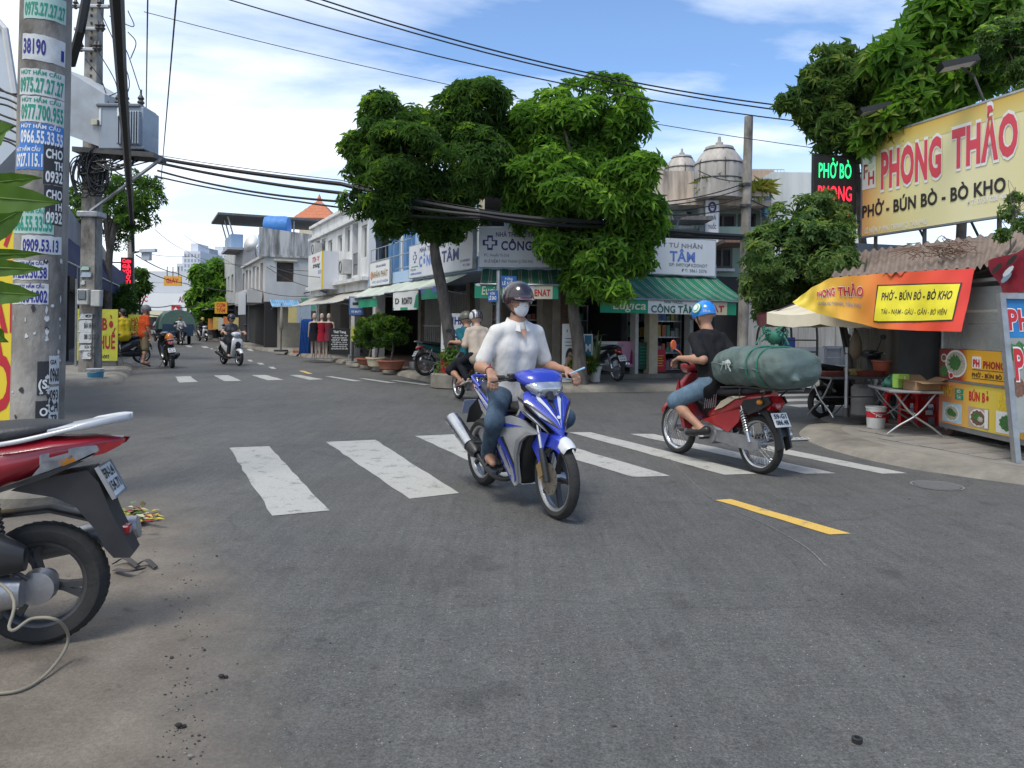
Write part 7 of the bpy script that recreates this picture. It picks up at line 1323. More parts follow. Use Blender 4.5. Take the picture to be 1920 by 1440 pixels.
def fender(par,x,r,a0,a1,w,m,name='front_fender',lip=.0):
 mb=MB();c=V(x,0,r);rr=r+.03;rows=[]
 for i in range(15):a=a0+(a1-a0)*i/14;k=1-.5*max(0,abs(i-7)/7-.6);rows.append([c+V((rr-dz)*math.sin(a),y_*w*k,(rr-dz)*math.cos(a))for y_,dz in((-1,.055+lip),(-.9,.012),(-.5,-.004),(0,-.01),(.5,-.004),(.9,.012),(1,.055+lip))])
 mb.grid(rows);mb.grid([[p-(p-c).normalized()*.006 for p in q]for q in rows]);return mb.build(name,m,par,smooth=50,raw=True)
def plate_(par,c,tilt,lines_,w=.19,h=.14,back=-1,m=None):
 f=Fr(c,V(0,-1,0),V(math.sin(tilt),0,math.cos(tilt)))
 mb=MB();f.box(mb,-w/2,w/2,-h/2,h/2,-.004,0);o=mb.build('number_plate',m or M_PWHITE,par,raw=True)
 for i,s_ in enumerate(lines_):hh=h*.30;text(s_,lab(f),M_PBLACK,o,0,h*(.10-.44*i),hh,w*.78,.03,align='c')
 return o
def spring(par,a,b,r,m,turns=9):
 a,b=Vector(a),Vector(b);d=b-a;L_=d.length;d.normalize();s=d.orthogonal().normalized();w=d.cross(s);mb=MB();N_=turns*10;mb.tube([a+d*(L_*(.12+.62*i/N_))+(s*math.cos(i*.628)+w*math.sin(i*.628))*r for i in range(N_+1)],.006,5);mb.tube([a,a+d*L_*.8],.010,7);mb.tube([a+d*L_*.7,b],r*.75,10);return mb.build('shock_absorber',m,par,smooth=60,raw=True)
def bike(name,label,kind,paint,accent=None,loc=(0,0),heading=0.,plate=None,rack=False,detail=True,mirror=True,group=None,lean=0.,rim=None,stand=False,spoke=None,seatm=None):
 """generic underbone or scooter: x forward, y left, wheels on z = 0"""
 t=thing(name,label,'motorbike',(0,0,0),0,group);ac=accent or M_BLACK;sco=kind=='scooter';r=.255 if sco else .285;xr,xf=-.62,.63;tw=.105 if sco else .085
 rm=rim or(M_ALU if sco else M_CHROME);stl=spoke or('cast' if sco else 'wire')
 wheel(t,xr,r,tw,stl,rm);wheel(t,xf,r,tw*.9,stl,rm,True)
 for s_ in(1,-1):mb=MB();mb.tube([V(xf,.075*s_,r),V(.50,.075*s_,.55),V(.43,.065*s_,.80)],[.024,.022,.02],8);mb.build('fork_leg',M_STEELD if sco else M_ALU,t,smooth=60,raw=True)
 fender(t,xf,r,-1.15,1.0,.065,paint)
 mb=MB();mb.tube(bez([V(.22,.36,1.03),V(.27,.2,1.03),V(.33,.06,.98),V(.33,-.06,.98),V(.27,-.2,1.03),V(.22,-.36,1.03)],4),.012,8);hb=mb.build('handlebar',M_STEELD,t,smooth=60,raw=True)
 for s_ in(1,-1):
  mb=MB();mb.tube([V(.27,.24*s_,1.03),V(.215,.37*s_,1.03)],.018,10);mb.build('grip',M_RUBBER,hb,smooth=60,raw=True);mb=MB();mb.tube([V(.31,.2*s_,1.03),V(.30,.35*s_,1.02)],.006,5);mb.build('lever',M_ALU,hb,raw=True)
  if mirror:mb=MB();mb.tube(bez([V(.28,.2*s_,1.05),V(.27,.27*s_,1.18),V(.24,.33*s_,1.25)],3),.006,5);mb.loft([sring(V(.24+dx,.36*s_,1.28),.06*k,.04*k,2.4,12)for dx,k in((-.01,.9),(.0,1),(.025,.7),(.03,.2))]);mb.build('mirror',M_BLACK,hb,smooth=50,raw=True)
 mb=MB();mb.loft(xloft([(.24,.99,.09,.04),(.33,1.0,.15,.07),(.43,.98,.14,.085),(.48,.96,.09,.06)]));cw=mb.build('headlight_cowl',paint,t,smooth=60,raw=True);mb=MB();mb.loft(xloft([(.44,.965,.095,.055),(.487,.955,.075,.045),(.495,.952,.03,.02)]));mb.build('headlight',M_LENS,cw,smooth=60,raw=True)
 if sco:
  mb=MB();mb.loft([sring(c,hw,hh,3,18,V(0,1,0),f)for c,hw,hh,f in((V(.36,0,.93),.09,.035,V(1,0,.2)),(V(.45,0,.80),.17,.05,V(1,0,.35)),(V(.46,0,.62),.19,.055,V(1,0,.1)),(V(.38,0,.42),.17,.06,V(1,0,-.2)),(V(.28,0,.28),.14,.05,V(.7,0,-.7)),(V(.1,0,.25),.14,.04,V(0,0,1)))]);mb.build('leg_shield',paint,t,smooth=60,raw=True)
  mb=MB();mb.loft(xloft([(.5,.74,.05,.03),(.53,.66,.09,.07),(.5,.55,.06,.05)]));mb.build('front_grille',ac,t,smooth=60,raw=True)
  mb=MB();mb.loft(xloft([(.32,.27,.14,.035),(0,.26,.15,.035),(-.1,.3,.14,.06)]));mb.build('floorboard',M_BLACK,t,smooth=50,raw=True)
  mb=MB();mb.loft(xloft([(-.04,.42,.12,.14),(-.2,.52,.15,.17),(-.45,.62,.15,.13),(-.7,.70,.11,.08),(-.85,.74,.05,.04)]));mb.build('body_panel',paint,t,smooth=60,raw=True)
  mb=MB();mb.loft(xloft([(.0,.70,.09,.04),(-.12,.73,.14,.055),(-.4,.77,.145,.06),(-.62,.81,.12,.05),(-.74,.83,.08,.03)]));mb.build('seat',seatm or M_SEAT,t,smooth=60,raw=True)
  mb=MB();mb.loft(xloft([(-.72,.78,.1,.03),(-.80,.76,.085,.04),(-.87,.74,.05,.025)]));mb.build('tail_light',M_TAIL,t,smooth=60,raw=True)
  mb=MB();mb.loft(xloft([(-.1,.3,.1,.1),(-.3,.3,.11,.11),(-.55,.29,.09,.09),(-.66,.28,.06,.06)],2));mb.build('engine',M_ENG,t,smooth=60,raw=True)
  mb=MB();mb.tube(bez([V(-.72,.10,.84),V(-.86,.08,.85),V(-.86,-.08,.85),V(-.72,-.10,.84)],4),.012,7);mb.build('grab_rail',M_ALU,t,raw=True)
 else:
  mb=MB();mb.loft([sring(c,hw,hh,3,18,V(0,1,0),f)for c,hw,hh,f in((V(.37,0,.92),.06,.03,V(1,0,.3)),(V(.44,0,.80),.13,.04,V(1,0,.35)),(V(.42,0,.62),.2,.035,V(1,0,.2)),(V(.34,0,.44),.2,.03,V(1,0,.2)),(V(.26,0,.3),.16,.025,V(1,0,.2)))]);mb.build('leg_shield',paint,t,smooth=60,raw=True)
  mb=MB();mb.loft(xloft([(.40,.72,.05,.05),(.2,.56,.065,.07),(.0,.52,.07,.08),(-.15,.56,.08,.09)]));mb.build('frame_cover',M_BLACK,t,smooth=60,raw=True)
  mb=MB();mb.loft(xloft([(.05,.50,.07,.06),(-.12,.55,.10,.10),(-.4,.66,.115,.085),(-.65,.72,.09,.06),(-.8,.76,.05,.04)]));mb.build('body_panel',paint,t,smooth=60,raw=True)
  mb=MB();mb.loft(xloft([(.06,.715,.06,.03),(-.05,.74,.11,.045),(-.3,.765,.125,.05),(-.55,.795,.12,.045),(-.7,.81,.07,.03)]));mb.build('seat',seatm or M_SEAT,t,smooth=60,raw=True)
  mb=MB();mb.loft(xloft([(-.70,.71,.08,.05),(-.78,.70,.07,.055),(-.85,.67,.03,.03)]));mb.build('tail_light',M_TAIL,t,smooth=60,raw=True)
  mb=MB();mb.loft(xloft([(.22,.36,.07,.07),(.08,.34,.10,.10),(-.06,.33,.105,.11),(-.16,.33,.07,.08)],2.5));mb.lathe([(.02,-.13),(.09,-.12),(.095,-.08),(.095,.08),(.09,.12),(.02,.13)],V(-.02,0,.30),18,axis='y');mb.build('engine',M_ALU,t,smooth=50,raw=True)
  mb=MB();mb.tube([V(-.72,.1,.80),V(-.86,.08,.84),V(-.86,-.08,.84),V(-.72,-.1,.80)],.012,7);mb.build('grab_rail',M_ALU,t,raw=True)
  pl(t,'chain_case',[(-.02,.25),(-.02,.36),(-.6,.36),(-.7,.32),(-.7,.25),(-.6,.22)],lambda x,z:.095,M_ALU,.02,0,1)
 for s_ in(1,-1):spring(t,V(-.48,.115*s_,.64),V(xr+.02,.115*s_,r+.02),.028,M_CHROME if not sco else M_STEELD)
 mb=MB();mb.tube(bez([V(.1,-.08,.22),V(-.1,-.13,.2),V(-.3,-.15,.26)],4),.018,8);mb.tube([V(-.28,-.16,.26),V(-.36,-.165,.28),V(-.82,-.17,.40),V(-.84,-.17,.405)],[.03,.05,.056,.03],14);mb.build('exhaust',M_CHROME if not sco else M_ENG,t,smooth=50,raw=True)
 mb=MB();mb.loft([sring(c,hw,.008,3,12,V(0,1,0),V(.5,0,.5))for c,hw in((V(-.72,0,.70),.08),(V(-.84,0,.55),.08),(V(-.92,0,.40),.06))]);mb.build('rear_fender',M_BLACK,t,smooth=50,raw=True);plate_(t,V(-.885,0,.545),.5,plate or('59-H1','124.36'))
 mb=MB();mb.tube([V(-.02,.24,.27),V(-.02,-.24,.27)],.012,7);mb.build('footpeg',M_RUBBER,t,raw=True)
 if stand:mb=MB();mb.tube([V(0,.12,.26),V(-.08,.3,.01)],.01,6);mb.build('side_stand',M_STEELD,t,raw=True)
 place(t,loc,heading,0,lean);return t
# BLUE MOTORBIKE AND ITS RIDER
M_BLU=carpaint('bike_blue',(.022,.045,.42));M_SIL=mat('bike_silver',(.52,.53,.54),.3,.55,(.42,.43,.44),6,coat=.5);M_WPAINT=carpaint('bike_white',(.62,.63,.64),.92);mat('rim_black',(.016,.016,.017),.4);M_GOLD=mat('caliper_gold',(.42,.28,.12),.4,.7)
def blue_bike():
 t=thing('blue_motorbike','blue silver and black sport motorbike crossing the zebra stripes','motorbike');xr,xf,r=-.64,.64,.29
 wheel(t,xr,r,.095,'cast',M_ALU,n=5,ri=.222);wheel(t,xf,r,.08,'cast',M_ALU,True,True,n=5,ri=.228)
 for s_ in(1,-1):
  mb=MB();mb.tube([V(xf,.078*s_,r-.02),V(.60,.078*s_,.38),V(.55,.078*s_,.5)],[.026,.027,.024],10);mb.build('fork_leg',M_BLACK,t,smooth=60,raw=True);mb=MB();mb.tube([V(.55,.078*s_,.5),V(.43,.078*s_,.84)],.017,10);mb.build('fork_tube',M_CHROME,t,smooth=60,raw=True)
 mb=MB();mb.obox((.565,-.083,.345),(.028,0,.02),(0,.02,0),(-.025,0,.045));mb.build('brake_caliper',M_GOLD,t,raw=True);mb=MB();mb.obox((.59,-.086,.30),(.012,0,.0),(0,.012,0),(0,0,.03));mb.build('caliper_bracket',M_GOLD,t,raw=True)
 fender(t,xf,r,-.95,.55,.062,M_BLU,lip=.03);fender(t,xf,r+.004,.35,.72,.056,M_WPAINT,'fender_tip')
 pl(t,'fender_side',[(.40,.50),(.52,.62),(.66,.62),(.60,.54),(.55,.42),(.52,.36),(.49,.42)],lambda x,z:.078,M_BLU,.008)
 axd=V(.62,0,-.78).normalized();pn=V(.78,0,.62).normalized()
 mb=MB();mb.loft([sring(V(.36,0,.93)+axd*d_+pn*o,hw,hh,e,20,V(0,1,0),pn)for d_,o,hw,hh,e in((0,0,.07,.02,2.2),(.07,.025,.17,.035,2.0),(.15,.03,.20,.045,1.8),(.25,.045,.15,.05,1.6),(.36,.06,.085,.045,1.5),(.45,.068,.03,.028,1.5),(.49,.068,.006,.008,2))]);nose=mb.build('nose_fairing',M_BLU,t,smooth=50,raw=True)
 for s_ in(1,-1):
  mb=MB();mb.plate([(.0,.0),(.14,-.015),(.30,.055),(.36,.085),(.22,.075),(.06,.045)],lambda a,b:(V(.40,0,.86)+axd*a+V(-.02,s_*(.198-b*.8-max(0,a-.1)*.30),0)+pn*(.012+b*.38),V(.3,s_,.2)),.006);mb.build('side_vent',M_BLACK,t,smooth=50,raw=True)
  mb=MB();mb.plate([(.12,.005),(.28,.06),(.33,.075),(.2,.045)],lambda a,b:(V(.40,0,.86)+axd*a+V(-.015,s_*(.207-b*.8-max(0,a-.1)*.30),0)+pn*(.014+b*.38),V(.3,s_,.2)),.006);mb.build('indicator',M_LENS,t,smooth=50,raw=True)
  mb=MB();mb.plate([(.08,-.006),(.3,.0),(.4,.0),(.3,.006),(.08,.012)],lambda a,b:(V(.36,0,.93)+axd*a+V(0,s_*(.16-a*.32),0)+pn*(.062+.03*math.sin(a*6)-.045*(a<.12)),pn),.004);mb.build('white_stripe',M_WPAINT,nose,raw=True)
 mb=MB();mb.lathe([(.002,.0),(.014,.0),(.014,.004),(.002,.004)],(0,0,0),14);mb.v=[tuple(V(.36,0,.93)+axd*.34+V(0,a,0)+axd*b+pn*(.113+c))for a,b,c in mb.v];mb.build('round_emblem',M_WPAINT,nose,raw=True)
 def npt(d_,a,k=1.03):
  tb=[(0,0,.07,.02,2.2),(.07,.025,.17,.035,2.),(.15,.03,.20,.045,1.8),(.25,.045,.15,.05,1.6),(.36,.06,.085,.045,1.5),(.45,.068,.03,.028,1.5)];i=max(q for q in range(5)if tb[q][0]<=d_);u_=(d_-tb[i][0])/(tb[i+1][0]-tb[i][0]);o,hw,hh,e=[tb[i][q]+(tb[i+1][q]-tb[i][q])*u_ for q in(1,2,3,4)];ca,sa=math.cos(R(a)),math.sin(R(a))
  return V(.36,0,.93)+axd*d_+pn*(o+hh*k*math.copysign(abs(sa)**(2/e),sa)+.003)+V(0,hw*k*math.copysign(abs(ca)**(2/e),ca),0)
 for s_ in(0,1):
  for nm,m,pq in(('side_light',M_BLACK,[(.13,4),(.2,30),(.3,40),(.43,62),(.36,22),(.25,4)]),('light_lens',M_LENS,[(.2,20),(.28,30),(.38,40),(.3,14)]),('white_stripe',M_WPAINT,[(.06,62),(.16,58),(.3,66),(.42,82),(.3,72),(.16,68)]),('dark_stripe',M_ENG,[(.08,84),(.2,80),(.34,84),(.2,88)])):
   mb=MB();mb.plate(pq,lambda d_,a:(npt(d_,180-a if s_ else a,1.03+.02*(nm=='light_lens')),pn),.004,3);mb.build(nm,m,nose,smooth=50,raw=True)
 wing=[(.06,.585),(.16,.68),(.28,.715),(.40,.69),(.53,.605),(.44,.585),(.375,.53),(.33,.43),(.31,.32),(.30,.20),(.24,.17),(.2,.2),(.215,.33),(.2,.44),(.13,.52)]
 wy=lambda x,z:.085+.165*max(0,min(1,(.53-x)/.36))*max(.35,min(1,(z-.05)/.5))
 pl(t,'side_wing',wing,wy,M_SIL,.016);pl(t,'wing_edge',[(.53,.60),(.44,.582),(.375,.527),(.33,.427),(.31,.317),(.30,.2),(.275,.19),(.285,.32),(.30,.43),(.345,.54),(.43,.61)],lambda x,z:wy(x,z)+.012,M_ALU,.012)
 pl(t,'lower_panel',[(-.02,.47),(.10,.53),(.17,.44),(.20,.32),(.21,.2),(.12,.2),(.05,.30)],lambda x,z:wy(x,z)-.025,M_BLU,.014)
 for k in range(3):pl(t,'white_stripe',[(.03+k*.035,.49-k*.015),(.045+k*.035,.495-k*.015),(.15+k*.018,.24),(.14+k*.018,.24)],lambda x,z:wy(x,z)-.014,M_WPAINT,.005,1)
 pl(t,'wing_stripe',[(.12,.60),(.24,.655),(.40,.645),(.26,.63)],lambda x,z:wy(x,z)+.011,M_BLU,.005,1);pl(t,'wing_stripe',[(.145,.53),(.2,.545),(.27,.30),(.265,.22),(.245,.2),(.25,.30),(.2,.45)],lambda x,z:wy(x,z)+.011,M_BLU,.005,2);pl(t,'wing_stripe',[(.205,.545),(.222,.55),(.285,.31),(.282,.22),(.272,.21),(.275,.30)],lambda x,z:wy(x,z)+.011,M_BLACK,.005,2);pl(t,'wing_panel_gap',[(.075,.60),(.165,.69),(.175,.688),(.085,.597)],lambda x,z:wy(x,z)+.010,M_BLACK,.004,1)
 for s_ in(1,-1):mb=MB();mb.lathe([(.002,0),(.02,0),(.02,.006),(.002,.006)],V(.16,s_*(wy(.16,.6)+.010)-(.006 if s_<0 else 0),.60),14,axis='y');mb.build('round_emblem',M_ENG,t,raw=True)
 mb=MB();mb.loft(xloft([(.46,.66,.10,.07),(.36,.55,.12,.13),(.28,.42,.12,.14),(.25,.3,.11,.1),(.2,.22,.1,.05)]));mb.build('inner_cowl',M_BLACK,t,smooth=60,raw=True)
 mb=MB();mb.loft(xloft([(.38,.80,.06,.05),(.28,.72,.085,.06),(.1,.65,.085,.07),(-.05,.62,.08,.09)]));mb.build('centre_cover',M_BLACK,t,smooth=60,raw=True)
 pl(t,'knee_panel',[(.40,.84),(.36,.70),(.18,.62),(.2,.68),(.32,.78)],lambda x,z:.10+.1*(x-.18),M_BLU,.012)
 f=Fr(V(.30,-.124,.755),V(.72,-.07,.66),V(-.66,0,.72));text('YAMAHA',lab(f,.006),M_WPAINT,t,-.09,-.012,.028,.15,.03)
 mb=MB();mb.loft(xloft([(.13,.735,.06,.03),(.02,.745,.11,.045),(-.2,.775,.13,.05),(-.38,.83,.12,.05),(-.58,.87,.09,.035),(-.66,.88,.04,.015)]));mb.build('seat',M_SEAT,t,smooth=60,raw=True)
 mb=MB();mb.loft(xloft([(.04,.60,.08,.07),(-.15,.66,.115,.08),(-.38,.74,.12,.075),(-.58,.82,.10,.05),(-.74,.875,.05,.025),(-.78,.885,.02,.012)]));tail=mb.build('tail_fairing',M_BLU,t,smooth=60,raw=True)
 pl(tail,'white_stripe',[(-.05,.63),(-.25,.72),(-.5,.82),(-.6,.85),(-.48,.79),(-.25,.67)],lambda x,z:.128-.06*max(0,-x-.35),M_WPAINT,.006);f=Fr(V(-.33,-.134,.735),V(.88,0,-.36),V(.36,0,.88));text('EXCITER',lab(f,.004),M_BLU,tail,-.09,-.012,.024,.17,.02,.3)
 pl(tail,'silver_panel',[(-.1,.56),(-.3,.66),(-.52,.76),(-.45,.68),(-.25,.58)],lambda x,z:.11,M_SIL,.01)
 mb=MB();mb.tube(bez([V(-.45,.13,.87),V(-.68,.10,.94),V(-.76,0,.945),V(-.68,-.10,.94),V(-.45,-.13,.87)],5),.014,8);mb.build('grab_rail',M_BLU,t,smooth=60,raw=True)
 mb=MB();mb.loft(xloft([(-.70,.835,.07,.03),(-.79,.85,.05,.03),(-.82,.86,.02,.012)]));mb.build('tail_light',M_TAIL,t,smooth=60,raw=True)
 mb=MB();mb.loft([sring(c,hw,.01,3,12,V(0,1,0),V(.5,0,.5))for c,hw in((V(-.60,0,.76),.09),(V(-.78,0,.66),.085),(V(-.90,0,.52),.06))]);mb.build('rear_fender',M_BLACK,t,smooth=50,raw=True);plate_(t,V(-.90,0,.66),.45,('59-K1','257.31'),m=plain('plate_blue_grey',(.35,.40,.55)))
 mb=MB();mb.loft(xloft([(.2,.40,.07,.09),(.08,.37,.11,.12),(-.08,.36,.115,.13),(-.2,.36,.08,.1)],2.6));mb.lathe([(.02,-.15),(.085,-.145),(.095,-.12),(.095,.12),(.085,.145),(.02,.15)],V(-.03,0,.32),20,axis='y');mb.build('engine',M_ENG,t,smooth=50,raw=True)
 for s_ in(1,-1):mb=MB();mb.tube([V(-.1,.1*s_,.36),V(-.4,.1*s_,.33),V(xr-.03,.09*s_,r)],[.028,.024,.02],8);mb.build('swing_arm',M_BLACK,t,smooth=60,raw=True)
 mb=MB();mb.tube(bez([V(.14,-.06,.30),V(.10,-.12,.2),V(-.1,-.16,.19),V(-.3,-.17,.27),V(-.38,-.18,.33)],5),.02,8);mb.build('exhaust_pipe',M_ENG,t,smooth=60,raw=True)
 a,b=V(-.36,-.185,.32),V(-.88,-.20,.56);mb=MB();mb.tube([a,a.lerp(b,.08),a.lerp(b,.9),b],[.035,.058,.062,.05],18);mf=mb.build('muffler',M_BLACK,t,smooth=50,raw=True);mb=MB();mb.tube([a.lerp(b,.22)+V(0,-.012,.006),a.lerp(b,.97)+V(0,-.012,.006)],[.058,.063],18);mb.build('heat_shield',M_CHROME,mf,smooth=50,raw=True)
 f=Fr(a.lerp(b,.6)+V(0,-.078,.006),-(b-a),V(.4,0,.9));text('EXCITER',lab(f,.0),M_ENG,mf,-.1,-.01,.022,.2,.02)
 for s_ in(1,-1):
  mb=MB();mb.tube([V(0,.12*s_,.28),V(-.02,.26*s_,.28)],.014,8);mb.build('footpeg',M_RUBBER,t,smooth=60,raw=True);mb=MB();mb.tube([V(-.3,.12*s_,.42),V(-.32,.24*s_,.43)],.012,8);mb.build('rear_footpeg',M_RUBBER,t,raw=True)
 mb=MB();mb.tube(bez([V(.02,-.18,.24),V(.10,-.2,.25),V(.15,-.2,.29)],4),.008,6);mb.build('brake_pedal',M_STEELD,t,raw=True)
 mb=MB();mb.tube(bez([V(.21,.37,1.0),V(.27,.22,1.0),V(.33,.08,.96),V(.33,-.08,.96),V(.27,-.22,1.0),V(.21,-.37,1.0)],4),.012,8);hb=mb.build('handlebar',M_STEELD,t,smooth=60,raw=True)
 for s_ in(1,-1):
  mb=MB();mb.tube([V(.262,.245*s_,1.0),V(.205,.385*s_,1.0)],.019,10);mb.build('grip',M_RUBBER,hb,smooth=60,raw=True);mb=MB();mb.tube(bez([V(.31,.19*s_,.995),V(.315,.27*s_,.985),V(.27,.38*s_,.97)],4),.007,6);mb.build('lever',M_BLACK if s_<0 else M_ALU,hb,smooth=60,raw=True);mb=MB();mb.bbox((.24,.19*s_-.03,.97),(.31,.19*s_+.03,1.03),.008);mb.build('switch_box',M_BLACK,hb,raw=True)
 mb=MB();mb.loft(xloft([(.22,1.0,.10,.03),(.30,1.015,.19,.05),(.38,1.0,.19,.075),(.46,.965,.14,.075),(.50,.94,.08,.045)],2.3,20));cw=mb.build('headlight_cowl',M_BLU,t,smooth=55,raw=True)
 mb=MB();mb.loft([sring(V(x,0,z),hw,hh,2.6,20,V(0,1,0),V(.38,0,.92))for x,z,hw,hh in((.425,.955,.155,.052),(.485,.925,.135,.058),(.515,.905,.10,.045),(.525,.90,.04,.02))]);hl=mb.build('headlight',M_LENS,cw,smooth=50,raw=True)
 mb=MB();mb.plate([(-.012,.06),(.012,.06),(.03,-.05),(0,-.062),(-.03,-.05)],lambda a,b:(V(.533-b*.42-.2*abs(a),a,.905+b*.92),V(.9,0,.4)),.006);mb.build('lens_divider',M_BLACK,hl,raw=True)
 for y_ in(.07,-.075):mb=MB();mb.sphere((.507,y_,.915),(.02,.03,.028),12,8);mb.build('reflector_bowl',M_CHROME,hl,smooth=180,raw=True)
 mb=MB();mb.sphere((.515,-.035,.905),(.012,.03,.03),12,8);mb.build('bulb_reflector',M_CHROME,hl,smooth=180,raw=True);mb=MB();mb.tube([V(.30,.30,1.02),V(.33,.42,1.07)],[.006,.009],6);mb.build('mirror_stub',plain('pale_blue_plastic',(.25,.45,.6)),hb,raw=True)
 pl(t,'cowl_strip',[(.30,.955),(.42,.93),(.48,.89),(.40,.885),(.32,.92)],lambda x,z:.13-.25*max(0,x-.38),M_BLACK,.01);return t
BLUE=blue_bike();CBL=(V(.345,5.56,0)+V(-.24,6.74,0))/2;HBL=math.atan2(5.56-6.74,.345+.24);place(BLUE,CBL,HBL)
def cloth_w(name,c,k=.88,sc=7.,b=.9):return mat(name,c,.85,0,tuple(x*k for x in c),sc,b,detail=5,bscale=8,spec=.2,stretch=(1.3,1.3,.65))
J=rider_joints(seat=(-.13,0,.865),lean=.10,grip=(.24,.335,1.0),peg=(-.06,.215,.29),hh=.945,kn_out=.34,wide=.185);J['head']=J['head']+V(-.03,0,.0)
J['hd_r']=V(.75,-.1,-.55);J['hd_l']=V(.80,.30,-.35)
def wrist_beads(t,j):
 d=(j['wr_r']-j['el_r']).normalized();s=d.orthogonal().normalized();w=d.cross(s);mb=MB();c=j['wr_r']-d*.015
 for i in range(16):a=i*.3927;mb.sphere(c+(s*math.cos(a)+w*math.sin(a))*.032,.0065,6,4)
 mb.build('bracelet',mat('wood_beads',(.10,.02,.02),.4),t,smooth=180,raw=True)
 mb=MB();mb.sphere(j['hd_l'].normalized()*.12+j['wr_l']+UP*.004,.006,6,4);mb.build('ring',M_GOLD,t,raw=True)
RB1=person('person','man in white polo shirt, jeans, dark helmet and white mask riding the blue motorbike',J,cloth_w('polo_white',(.64,.62,.585),.95),cloth_w('jeans_blue',(.07,.11,.16),.6,9),h=.0125,helmet=mat('helmet_plum',(.030,.012,.018),.18,0,(.016,.010,.012),5,coat=.8),visor=mat('visor_plum',(.10,.05,.07),.15,coat=.8),mask=plain('mask_white',(.66,.67,.67),.8,.06),fine=True,bulk=.99,sleeve=.78,look=V(1,.12,-.04),shoem=plain('sandal_grey',(.035,.04,.05),.7),collar=cloth_w('polo_white',(.6,.6,.61)),extra=wrist_beads,curl=(38,58,66));place(RB1,CBL,HBL)
# RED MOTORBIKE WITH BALE
M_REDP=carpaint('bike_red',(.34,.018,.022));CRD=(V(2.40,7.39,0)+V(1.86,8.51,0))/2;HRD=math.atan2(8.51-7.39,1.86-2.40)
RED=bike('red_motorbike','dark red underbone motorbike with wire wheels carrying a big bale','underbone',M_REDP,loc=(0,0),heading=0,plate=('59-G1','086.48'),mirror=False,rim=M_CHROME)
pl(RED,'cream_flash',[(-.10,.56),(-.22,.60),(-.40,.70),(-.55,.74),(-.42,.73),(-.28,.70),(-.34,.72),(-.20,.66)],lambda x,z:.122-.02*max(0,-x-.4),plain('decal_cream',(.6,.52,.36)),.004);pl(RED,'side_cover',[(.10,.44),(-.04,.42),(-.3,.36),(-.44,.48),(-.5,.62),(-.2,.54)],lambda x,z:.108,M_REDP,.012);pl(RED,'tail_cover',[(-.45,.62),(-.5,.7),(-.82,.76),(-.86,.70),(-.72,.62),(-.56,.56)],lambda x,z:.10,M_BLACK,.012)
pl(RED,'shield_inner',[(.38,.84),(.43,.72),(.38,.5),(.30,.32),(.26,.34),(.32,.52),(.36,.70)],lambda x,z:.19,M_REDP,.02)
mb=MB()
for k in range(6):mb.tube([V(.06-k*.032,.115,.56+k*.006),V(.03-k*.032,.12,.70+k*.006)],.007,6)
mb.build('wire_basket',M_CHROME,RED,raw=True,kind='stuff');mb=MB()
for s_ in(1,-1):mb.tube([V(-.2,.13*s_,.80),V(-.5,.15*s_,.83),V(-.98,.15*s_,.835)],.010,7);mb.tube([V(-.5,.15*s_,.83),V(-.45,.11*s_,.7)],.008,6);mb.tube([V(-.85,.15*s_,.835),V(-.72,.1*s_,.72)],.008,6)
for k in range(5):mb.tube([V(-.3-k*.17,.15,.832),V(-.3-k*.17,-.15,.832)],.008,6)
mb.build('rear_rack',M_STEELD,RED,raw=True)
mb=MB();mb.tube(bez([V(.28,.21,1.04),V(.27,.27,1.13),V(.31,.31,1.17)],4),.006,6);mb.loft([sring(V(.315+dx,.325,1.21),.034*k,.052*k,2.4,14)for dx,k in((-.012,.9),(0,1),(.02,.75),(.028,.2))]);mb.build('mirror',mat('mirror_orange',(.55,.12,.05),.3),RED,smooth=50,raw=True)
mb=MB();mb.loft([[V(x,y_,z)for x,z in((-.66,.735),(-.80,.76),(-.86,.70),(-.80,.62),(-.70,.64))]for y_ in(-.07,-.075,.075,.07)]);mb.build('tail_lens',M_TAIL,RED,raw=True)
for s_ in(1,-1):mb=MB();mb.sphere((-.74,.13*s_,.70),(.035,.03,.025),10,8);mb.build('rear_indicator',M_AMBER,RED,smooth=180,raw=True)
pl(RED,'rear_mudguard',[(-.62,.62),(-.80,.64),(-.92,.48),(-.97,.30),(-.90,.26),(-.86,.42),(-.74,.56)],lambda x,z:.05,M_BLACK,.02);place(RED,CRD,HRD)
J=rider_joints(seat=(.0,0,.83),lean=.16,grip=(.25,.33,1.03),peg=(.02,.2,.28),hh=.90,kn_out=.35,wide=.185)
M_HELB=mat('helmet_blue',(.01,.20,.62),.22,coat=.7)
def helm_decal(t,j):
 hed=j['head'];hl=[c for c in t.children if c.name.startswith('helmet')][0]
 for rr,m,d in((.062,M_GREEN,.004),(.05,M_PWHITE,.006),(.036,plain('print_mint',(.10,.45,.2)),.008),(.027,M_PWHITE,.010)):
  mb=MB();c=V(.01,1,.42).normalized();s=c.cross(UP).normalized();w=s.cross(c);rings=[]
  for q in(0.001,.5,1.):rings.append([hed+V(-.008,0,.035)+(lambda v:V(v.x*(.143+d),v.y*(.122+d),v.z*(.135+d)))((c+(s*math.cos(a)+w*math.sin(a))*rr*q/.125).normalized())for a in[k*.3142 for k in range(20)]])
  mb.grid(rings,True);mb.build('decal',m,hl,smooth=180,raw=True)
 f=Fr(hed+V(-.115,.07,.06),V(-.55,-.75,0),V(-.2,.1,.9));text('BiBi.vn',lab(f,.012),M_PWHITE,hl,-.03,-.01,.022,.07,.03)
